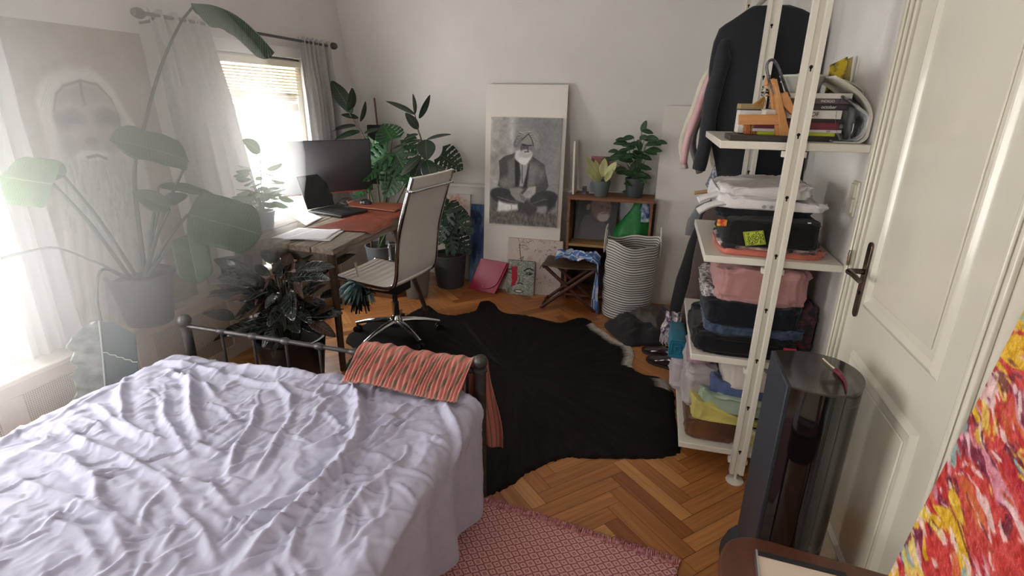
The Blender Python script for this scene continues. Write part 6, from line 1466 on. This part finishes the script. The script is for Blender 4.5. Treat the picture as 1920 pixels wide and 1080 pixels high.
monstera('dark monstera in a large anthracite pot on the floor left of the leaning pictures', mcy, mcx, 0, .150, .30, [
 (826,290,868,318,.26,.10,(.35,-.8,.5)), (836,395,888,440,.24,-.12,(.45,-.85,.3)), (838,385,855,405,.20,-.05,(.3,-.7,.7)), (850,440,884,478,.20,-.10,(.5,-.8,.3)), (838,400,822,460,.20,-.16,(-.1,-.9,.3)), (842,430,852,480,.16,-.18,(.2,-.95,.2)), (800,310,770,345,.18,.05,(.2,-.8,.5)), (836,370,812,400,.16,0,(.1,-.7,.7)), (820,330,835,372,.15,.0,(.3,-.8,.3)), (858,400,880,408,.14,.05,(.4,-.6,.6))], pot_dark, monst_d)

# 7. big dark calathea in the black tub by the bed ------------------------------------------------
tc0 = at(548, 640, z=.24); cxx, cyy = -2.14, 2.36
tb = at(545, 628, z=.31); cxx, cyy = tb.x, tb.y
root = thing('dark_leaved_plant', (cxx, cyy, 0), 'dark bushy plant with brown and black leaves in a black tub between bed and desk', 'potted plant')
pot(root, cxx, cyy, 0, .155, .19, .31, pot_black, rim=.006)
lmd = leaf_mat('dark_glossy_leaf', C8(34,38,36), C8(24,28,27), C8(80,86,74), .18, .10, veins=8, coat=.6, pat=.2)
lmp = leaf_mat('purple_brown_leaf', C8(92,66,58), C8(66,46,42), C8(150,120,104), .35, .25, veins=9)
rr = random.Random(31)
for k in range(84):
    a = rr.random()*2*PI; h = rr.uniform(.10, .62); R0 = rr.uniform(.02, .20)*(.5+h); bpt = Vector((cxx+math.cos(a)*R0, cyy+math.sin(a)*R0*.8, .27+h*.75)); out_ = rr.uniform(.4, 1)
    d = Vector((math.cos(a)*out_, math.sin(a)*out_, rr.uniform(-.5, .7))).normalized(); L = rr.uniform(.12, .26)
    t_p = bpt+d*L; 
    if t_p.x < -2.47: t_p.x = -2.47
    if bpt.x < -2.46: bpt.x = -2.46
    if t_p.y < 1.80: t_p.y = 1.80
    if t_p.z > .74: t_p.z = .74
    if bpt.z > .70: bpt.z = .70
    add_leaf(root, lmd if rr.random() < .72 else lmp, bpt, t_p, L*rr.uniform(.25, .42), (rr.uniform(-.5, .5), -.5, rr.uniform(.3, 1)), stem_from=(cxx+math.cos(a)*.04, cyy+math.sin(a)*.04, .25), sr=.003, sm=stem_d if k % 3 else stem_b, bend=.07, fold=.2, nu=14, nv=7, wav=.02, seed=k)
for k, (a, b, c, d) in enumerate(((440,598,380,588),(470,610,400,640),(452,560,392,548),(500,560,440,596),(600,560,655,545),(590,590,645,580),(598,520,650,470),(620,500,668,476))):
    B0 = at(a, b, x=-2.18 if a < 560 else -2.0); T0 = at(c, d, x=-2.34 if a < 560 else -1.90)
    add_leaf(root, lmd, B0, T0, .085, (.1, -.4, .9), stem_from=(cxx, cyy, .26), sr=.003, sm=stem_d, bend=.06, fold=.25, shape='lance', nu=18)
# orange-pink patterned leaf among them
B0, T0 = at(512, 540, x=-2.05), at(530, 556, x=-2.02); add_leaf(root, leaf_mat('salmon_vein_leaf', C8(196,136,120), C8(160,104,92), C8(80,60,50), .5, .3, veins=9, pat=.4), B0, T0, .05, (.1,-.8,.6), shape='oval', label='salmon veined leaf')

# 8. teal feather duster ------------------------------------------------------------------------
fd = thing('feather_duster', (-1.83, 2.75, .1), 'teal feather duster with pale handle sticking up beside the desk leg under the chair seat', 'duster')
h0, h1 = at(666, 492, x=-1.86), at(675, 532, x=-1.86); part('handle', MB().tube([tuple(h0), tuple(h1)], .008, 10), mat('pale_handle', C8(206,196,178), .5), fd)
tealf = mat('teal_feather', C8(104,168,174), .6, col2=C8(176,212,212), nscale=30, contrast=1.5, trans=.2); tealk = mat('dark_feather', C8(30,38,46), .8)
rr = random.Random(2); mb = MB(); mb2 = MB()
for k in range(110):
    e = at(rr.uniform(632, 706), rr.uniform(538, 574), x=-1.86+rr.uniform(-.07, .05)); c = Vector(h1)+Vector((rr.uniform(-.015, .015), rr.uniform(-.015, .015), 0)); m0 = (c+e)/2+Vector((0, 0, .03))
    P = np.zeros((6, 3, 3)); pts = smooth_open([tuple(c), tuple(m0), tuple(e)], 3)[:6]; pts = [c, c*.75+m0*.25+Vector((0,0,.01)), m0, m0*.6+e*.4, m0*.3+e*.7, e]
    for i, p in enumerate(pts):
        w = .015*math.sin(PI*(i+.6)/6.2)
        for j in range(3): P[i, j] = (p[0]+(j-1)*w, p[1]-(j-1)*w*.6, p[2]+(.002 if j == 1 else 0))
    (mb if rr.random() < .8 else mb2).grid(P)
part('feathers', mb, tealf, fd, angle=180, solid=.0006); 
for k in range(30):
    e = at(rr.uniform(655, 695), rr.uniform(572, 590), x=-1.88+rr.uniform(-.05, .05)); c = Vector(h1); P = np.zeros((5, 3, 3))
    for i in range(5):
        p = c.lerp(e, i/4)+Vector((0, 0, .02*math.sin(PI*i/4))); w = .010*math.sin(PI*(i+.6)/5.2)
        for j in range(3): P[i, j] = (p.x+(j-1)*w, p.y, p.z)
    mb2.grid(P)
part('under_feathers', mb2, tealk, fd, angle=180, solid=.0006, label='dark under-feathers')
# the duster's foot stands on a small black pot so that it has something to rest on
db = at(675, 595, x=-1.88)

# 9/10. plants on the crate shelf ---------------------------------------------------------------
yq = 4.36; c = at(1128, 371, z=CZ); cx9 = at(1128, 350, y=yq).x
root = thing('cream_leaved_plant', (cx9, yq, CZ), 'small plant with cream-yellow leaves in a grey pot on the crate shelf', 'potted plant'); pot(root, cx9, yq, CZ, .052, .070, .125, pot_grey)
crm = leaf_mat('cream_leaf', C8(226,222,170), C8(200,204,140), C8(140,160,90), .45, .3, veins=7)
for k, (bx_, by2, tx_, ty_, w, dy) in enumerate(((1126,335,1099,294,.075,0),(1124,338,1098,316,.065,-.03),(1130,332,1134,297,.07,.02),(1134,332,1156,304,.075,-.02),(1133,338,1150,318,.06,-.05),(1126,340,1118,322,.06,-.06),(1128,336,1116,300,.06,.03),(1136,338,1146,332,.06,-.06),(1124,340,1108,330,.05,-.05))):
    B0, T0 = at(bx_, by2, y=yq+dy*.4), at(tx_, ty_, y=yq+dy-.02); add_leaf(root, crm, B0, T0, w, (.1, -.7, .7), stem_from=(cx9, yq, CZ+.10), sr=.002, sm=stem_g, bend=-.06, fold=.15, nu=14, nv=9)
yq = 4.42; cx10 = at(1190, 350, y=yq).x
root = thing('aglaonema_plant', (cx10, yq, CZ), 'bushy dark green plant with patterned leaves at the right end of the crate shelf', 'potted plant'); pot(root, cx10, yq, CZ, .062, .080, .150, mat('slate_pot', C8(64,74,76), .6))
agl = leaf_mat('patterned_leaf', C8(48,88,48), C8(34,68,38), C8(134,164,116), .35, .2, veins=9, pat=.25)
rr = random.Random(17)
tips0 = [(1212,226),(1165,262),(1240,272),(1225,250),(1140,285),(1150,270),(1138,300),(1160,300),(1215,262),(1196,262),(1200,300),(1222,300),(1232,290),(1150,320),(1175,290),(1212,330),(1165,325),(1185,315),(1222,318),(1180,270),(1190,285),(1205,285),(1158,285),(1170,345),(1235,262)]
tips = tips0+[(x+rr.uniform(-12, 12), y+rr.uniform(-10, 16)) for x, y in tips0[1:] if y > 255]
for k, (tx_, ty_) in enumerate(tips):
    T0 = at(tx_, ty_, y=yq+rr.uniform(-.12, .06)); o_ = Vector((cx10, yq, CZ+.20)); d = (T0-o_); L = rr.uniform(.08, .13); d2 = Vector((d.x*1.2, d.y, -.25*abs(d.x)+rr.uniform(-.02, .05))).normalized() if k else Vector((.3,0,1)).normalized()
    B0 = T0-d2*L; add_leaf(root, agl, B0, T0, L*.52, (rr.uniform(-.3, .3), -.7, .7), stem_from=(cx10+rr.uniform(-.02, .02), yq, CZ+.13), sr=.0022, sm=stem_g, bend=.06, fold=.15, nu=14, nv=7)

# behind the monitor: dark speaker-like box, a brown stick -----------------------------------------
b0, b1 = at(690, 268, y=4.40), at(718, 235, y=4.40)
single('black_box', MB().box(b0.x, b1.x, 4.40, 4.46, .86, b1.z), mat('black_case', C8(44,42,48), .5), 'black upright box on the wall ledge behind the plants and monitor', 'box', bevel=.003)
s0_, s1_ = at(708, 240, y=4.50), at(702, 184, y=4.42); single('wooden_stick', MB().tube([(s0_.x, 4.56, .87), tuple(s0_), tuple(s1_)], .008, 10), mat('stick_wood', C8(126,86,66), .6), 'thin brown wooden stick leaning on the wall right of the far curtain', 'stick')

bxa = at(447, 560, x=-2.49); bxb = at(503, 545, x=-2.49)
single('dark_storage_box', MB().box(-2.63, -2.50, bxa.y, bxb.y, .47, .64), mat('storage_box', C8(40,44,58), .5), 'dark blue-black box standing on the radiator ledge under the desk', 'box', bevel=.004)
# ================================================================ LEFT PORTRAIT, SPEAKER, SIDE TABLE, RED CANVAS
# bearded portrait on the ledge between the windows (painted by its own board coordinates)
y0_, y1_, zt_, zb_ = 1.752, 2.432, 1.893, .472
def uvp(px, py):
    p = at(px, py, x=-2.605); return ((p.y-y0_)/(y1_-y0_), (zt_-p.z)/(zt_-zb_))
a = Art(170, 350, (150,140,116)); a.noise(5, 9, .045, 3, None, 5); a.noise(50, 70, .02, 4)
pl2 = lambda L: [uvp(*p) for p in L]
a.poly(pl2([(74,186),(82,158),(100,138),(140,128),(180,132),(212,158),(236,196),(258,236),(262,262),(280,330),(292,420),(310,520),(330,620),(110,640),(120,520),(116,430),(104,350),(92,270)]), (198,196,188), soft=.02, warp=.02)
for k in range(16):
    t = k/15; a.line(pl2([(86+30*t,200+20*t),(100+28*t,150+14*t),(140+8*t,134+14*t),(185-6*t,140+16*t),(222-18*t,190+14*t),(250-24*t,250+6*t)]), .006, (226,224,216) if k % 2 else (158,158,150), .55, warp=.015)
a.poly(pl2([(107,205),(112,178),(126,162),(158,152),(190,160),(214,186),(226,215),(230,250),(222,290),(190,312),(150,312),(122,292),(112,255)]), (136,124,118), soft=.02)
a.line(pl2([(107,210),(112,178),(126,162),(158,152),(190,160),(214,186),(226,215),(231,244)]), .008, (70,66,64), .8)
a.ell(*uvp(140,224), .11, .035, (86,80,80), 0, .7, .9); a.ell(*uvp(206,222), .10, .034, (82,76,76), .1, .7, .9); a.ell(*uvp(143,228), .045, .011, (52,48,50), 0, .4); a.ell(*uvp(204,224), .04, .010, (52,48,50), 0, .4)
a.line(pl2([(118,206),(140,196),(160,206)]), .022, (164,156,150), .7, soft=.03); a.line(pl2([(186,202),(204,194),(222,206)]), .022, (160,152,146), .7, soft=.03); a.line(pl2([(158,156),(160,176),(165,196)]), .010, (58,54,54), .9)
a.line(pl2([(168,200),(172,230),(176,262)]), .035, (166,150,140), .6, soft=.05); a.ell(*uvp(176,266), .05, .014, (92,84,82), 0, .6, .9); a.ell(*uvp(152,250), .06, .03, (160,146,138), 0, .8, .7); a.ell(*uvp(208,250), .05, .03, (156,142,134), 0, .8, .6)
a.poly(pl2([(116,262),(124,290),(150,278),(180,272),(212,282),(232,262),(240,300),(250,352),(236,410),(200,450),(168,440),(140,380),(120,320)]), (176,176,172), soft=.04, warp=.06)
a.ell(*uvp(178,290), .13, .018, (204,202,198), 0, .6, .9, warp=.03); a.line(pl2([(168,296),(186,292),(202,298)]), .010, (96,88,88), .9)
rr = random.Random(44)
for k in range(120):
    x = rr.uniform(124, 240); y = rr.uniform(296, 420); a.line([uvp(x, y), uvp(x+rr.uniform(-4, 8), y+rr.uniform(14, 34))], .005, (208,208,204) if rr.random() < .6 else (140,140,138), .5)
for k in range(16):
    x = 110+k*12; a.line([uvp(x, 430+rr.uniform(-30, 30)), uvp(x+20, 600)], .012, (220,216,206) if k % 2 else (164,162,154), .5, warp=.05)
a.ell(.30, .80, .25, .06, (206,196,176), .5, .8, .5, warp=.1); a.noise(24, 40, .03, 8)
board_thing('bearded_man_painting', board(MB(), (-2.635, y0_, zt_), (0, y1_-y0_, 0), (.055, 0, -(zt_-zb_)), .022, a), attr_mat('oil_paint', .55, bump=.3, bscale=120), 'tall painting of a hooded white-bearded man on a khaki ground, standing on the radiator ledge', 'painting')

# tower loudspeaker -----------------------------------------------------------------------------
SH = .85; sp = [(.430,1.715),(.428,1.49)]
cx_, cy_ = .535, 1.60
pl3 = [(.428, 1.722), (.428, 1.484)]
for k in range(25):
    t = -PI*.62+k/24*(PI*1.24); 
arc = smooth_open([(.430,1.484),(.470,1.468),(.520,1.460),(.575,1.478),(.622,1.525),(.645,1.590),(.640,1.655),(.608,1.708),(.560,1.732),(.505,1.738),(.455,1.730),(.430,1.720)], 6)
blkg = mat('piano_black', C8(16,15,17), .05, coat=.6); grey_side = mat('anthracite_matt', C8(46,49,57), .5, bump=.05)
spk = thing('tower_speaker', (.53, 1.6, 0), 'glossy black curved tower loudspeaker with matt grey side in front of the door', 'speaker')
cab = MB().prism([(x, y) for x, y in arc], .03, SH-.006, lambda u, v, w: (u, v, w)); part('cabinet', cab, blkg, spk, angle=30)
tp_ = MB().prism([(x, y) for x, y in arc], SH-.006, SH, lambda u, v, w: (u+(u-.535)*.01, v+(v-1.6)*.01, w)); part('top_plate', tp_, mat('top_gloss', C8(54,50,48), .12, coat=.4), spk, bevel=.001)
part('side_panel', MB().box(.418, .431, 1.484, 1.722, .03, SH-.001), grey_side, spk, bevel=.003, label='matt grey flat side')
part('foot', MB().prism([(.405,1.75),(.395,1.62),(.400,1.46),(.46,1.425),(.56,1.43),(.66,1.5),(.675,1.62),(.62,1.745),(.5,1.77)], 0, .03, lambda u, v, w: (u, v, w)), grey_side, spk, bevel=.008)
mb = MB()
for k in range(9):
    t = k/8; mb.box(.395-.0+.024*t**.5, .42, 1.70-.005*k, 1.735-.0*k, .03+.012*k, .045+.012*k)
part('foot_flare', MB().prism([(.372,.0),(.374,.05),(.392,.10),(.419,.135),(.419,.0)], 1.56, 1.735, lambda u, v, w: (u, w, v)), grey_side, spk, bevel=.004)
ch_ = thing('dried_chilli', (.5, 1.6, SH), 'shrivelled dark red chilli with pale stalk lying on the speaker top', 'chilli')
c = [at(x, y, z=SH+.007) for x, y in ((1543,672),(1556,684),(1566,692),(1576,703),(1585,716),(1588,733))]
part('stalk', MB().tube([tuple(c[0]), tuple(c[1]), tuple(c[2])], [.0022, .002, .003], 8), mat('chilli_stalk', C8(206,190,160), .6), ch_)
mb = MB().tube(smooth_open([tuple(p) for p in c[2:]], 5), [.004, .0075, .0085, .008, .0075, .007, .0068, .006, .006, .005, .0045, .004, .0035, .003, .0025, .0015], 10); part('pod', mb, mat('chilli_red', C8(126,34,52), .3, col2=C8(84,22,40), nscale=60, bump=.6, bscale=160), ch_)

# side table -------------------------------------------------------------------------------------
TZ = .55; mah = mat('mahogany', C8(98,52,32), .3, col2=C8(72,36,22), nscale=4, stretch=(8,1,8), coat=.3, bump=.05)
tbx = [(.69,1.165),(.62,1.170),(.44,1.195),(.37,1.205),(.318,1.203),(.275,1.180),(.250,1.135),(.240,1.08),(.236,.90),(.236,.45),(.69,.45)]
tb_ = thing('side_table', (.45, .82, 0), 'brown wooden side table with rounded corner, in front of the tower speaker', 'table')
def inset(P, d): c = np.mean(P, 0); return [(c[0]+(x-c[0])*(1-d), c[1]+(y-c[1])*(1-d)) for x, y in P]
sm_t = smooth_closed(tbx[1:-2], 4)
top = [(.69,.45),(.69,1.165)]+smooth_open([tbx[1],tbx[2],tbx[3],tbx[4],tbx[5],tbx[6],tbx[7],tbx[8],tbx[9]], 6)
part('table_top', MB().prism([(p[0], p[1]) for p in top], TZ-.028, TZ, lambda u, v, w: (u, v, w)), mah, tb_, bevel=.006, bseg=3)
ins = inset(top, .07); part('apron', MB().prism(ins, TZ-.12, TZ-.028, lambda u, v, w: (u, v, w)), mah, tb_, bevel=.003)
for x, y in ((.29, 1.12), (.64, 1.12), (.29, .5), (.64, .5)): part('leg', MB().tube([(x, y, TZ-.12), (x, y, .25), (x, y, 0)], [.022, .018, .013], 14), mah, tb_)
# black-edged board on the table
fc = [at(1419, 1032, z=TZ+.02), at(1640, 1088, z=TZ+.02)]
e1 = Vector((fc[1].x-fc[0].x, fc[1].y-fc[0].y, 0)).normalized(); e2 = Vector((e1.y, -e1.x, 0)); O1 = Vector((fc[0].x, fc[0].y, TZ))
if e2.y > 0: e2 = -e2
def FQ(u, v, w): p = O1+e1*u+e2*v; return (p.x, p.y, TZ+w)
pf = thing('framed_panel', tuple(O1), 'pale panel with a black band along its edge lying on the side table', 'panel')
FL, FW = .19, .30
part('panel_body', MB().prism([(0,0),(FL,0),(FL,FW),(0,FW)], .001, .020, FQ), mat('panel_cream', C8(222,208,190), .55), pf, bevel=.0015)
part('black_band', MB().prism([(.001,.001),(FL,.001),(FL,.016),(.001,.016)], .0195, .0225, FQ), mat('panel_black', C8(26,27,32), .4), pf, bevel=.0005, label='black band along the far edge')
part('silver_edge', MB().prism([(-.003,0),(.001,0),(.001,FW),(-.003,FW)], .001, .023, FQ), mat('panel_silver', C8(200,204,206), .25, .9), pf, label='silver left edge')
part('underlay', MB().prism([(.004,.006),(FL,.006),(FL,FW),(.004,FW)], .0, .002, FQ), mat('panel_black'), pf)

# red abstract canvas -----------------------------------------------------------------------------
ya, yb2, z0c, z1c = 1.10, .22, TZ+.002, 1.48; xb = at(1665, 1080, y=ya).x-.006; xt = xb+(at(1920, 580, y=ya).x-at(1665, 1080, y=ya).x)/(at(1920, 580, y=ya).z-at(1665, 1080, y=ya).z)*(z1c-z0c)
a = Art(300, 380, (200,72,62)); X, Y = a.X, a.Y
# streaks run from upper left to lower right of the picture
th = rad(24); U2 = X*math.cos(th)+Y*math.sin(th)*1.3; V2 = -X*math.sin(th)+Y*math.cos(th)*1.3
wU = U2+.10*(fbm(X*6, Y*6, 3, 2)-.5); wV = V2+.12*(fbm(X*6, Y*7, 3, 7)-.5)
def streak(seed, su, sv, lo, hi, col, alpha=1):
    n = fbm(wU*su+seed*3.1, wV*sv+seed*1.7, 4, seed); a.field(smooth01((n-lo)/(hi-lo)), col, alpha)
streak(1, 6, 20, .47, .60, (188,42,60), .9); streak(2, 7, 22, .52, .62, (214,108,62), .9); streak(3, 6, 20, .58, .65, (222,146,164), .95); streak(4, 8, 28, .62, .68, (120,36,60), .9)
streak(5, 7, 17, .53, .60, (204,62,56), .9); streak(6, 8, 18, .62, .66, (228,182,44), .95); streak(12, 5, 14, .645, .675, (150,172,166), .95); streak(8, 12, 36, .63, .69, (236,204,200), .9); streak(9, 10, 28, .66, .70, (232,206,96), .8); streak(10, 16, 54, .66, .72, (96,34,56), .7); streak(11, 20, 50, .67, .73, (240,214,208), .8)
a.noise(70, 90, .10, 5, None, 3)
board_thing('red_abstract_canvas', board(MB(), (xt, ya, z1c), (0, -(ya-yb2), 0), (xb-xt, 0, -(z1c-z0c)), .022, a), attr_mat('thick_oil_paint', .38, bump=1.0, bscale=55), 'large red, pink and yellow abstract canvas standing on the side table against the right wall', 'painting')
# ================================================================ scattering volume added for the lens glare veil near the windows
hz = bpy.data.materials.new('glare_veil_volume'); hz.use_nodes = True; t_ = hz.node_tree; N_ = t_.nodes; N_.remove(N_['Principled BSDF'])
vs_ = N_.new('ShaderNodeVolumeScatter'); vs_.inputs['Density'].default_value = .52; vs_.inputs['Anisotropy'].default_value = .62; vs_.inputs['Color'].default_value = (1, 1, 1, 1)
t_.links.new(vs_.outputs[0], N_['Material Output'].inputs['Volume'])
mb = MB(); nu, nv = 28, 36; P = np.zeros((nu, nv+1, 3))
for i in range(nu):
    t = PI/2*i/(nu-1)
    for j in range(nv+1):
        a = 2*PI*j/nv; P[i, j] = (-2.655+.98*math.cos(t)+.001, 1.60+1.62*math.sin(t)*math.cos(a), 1.28+1.10*math.sin(t)*math.sin(a))
mb.grid(P, uv=False); k = len(mb.v); mb._add([tuple(P[-1, j]) for j in range(nv)], [tuple(range(nv))])
tag(mb.build('glare_veil', hz, None, smooth=False), 'pale volume added for lens glare in front of the bearded portrait by the windows', 'glare_veil', kind='stuff')
scene.cycles.volume_bounces = 4
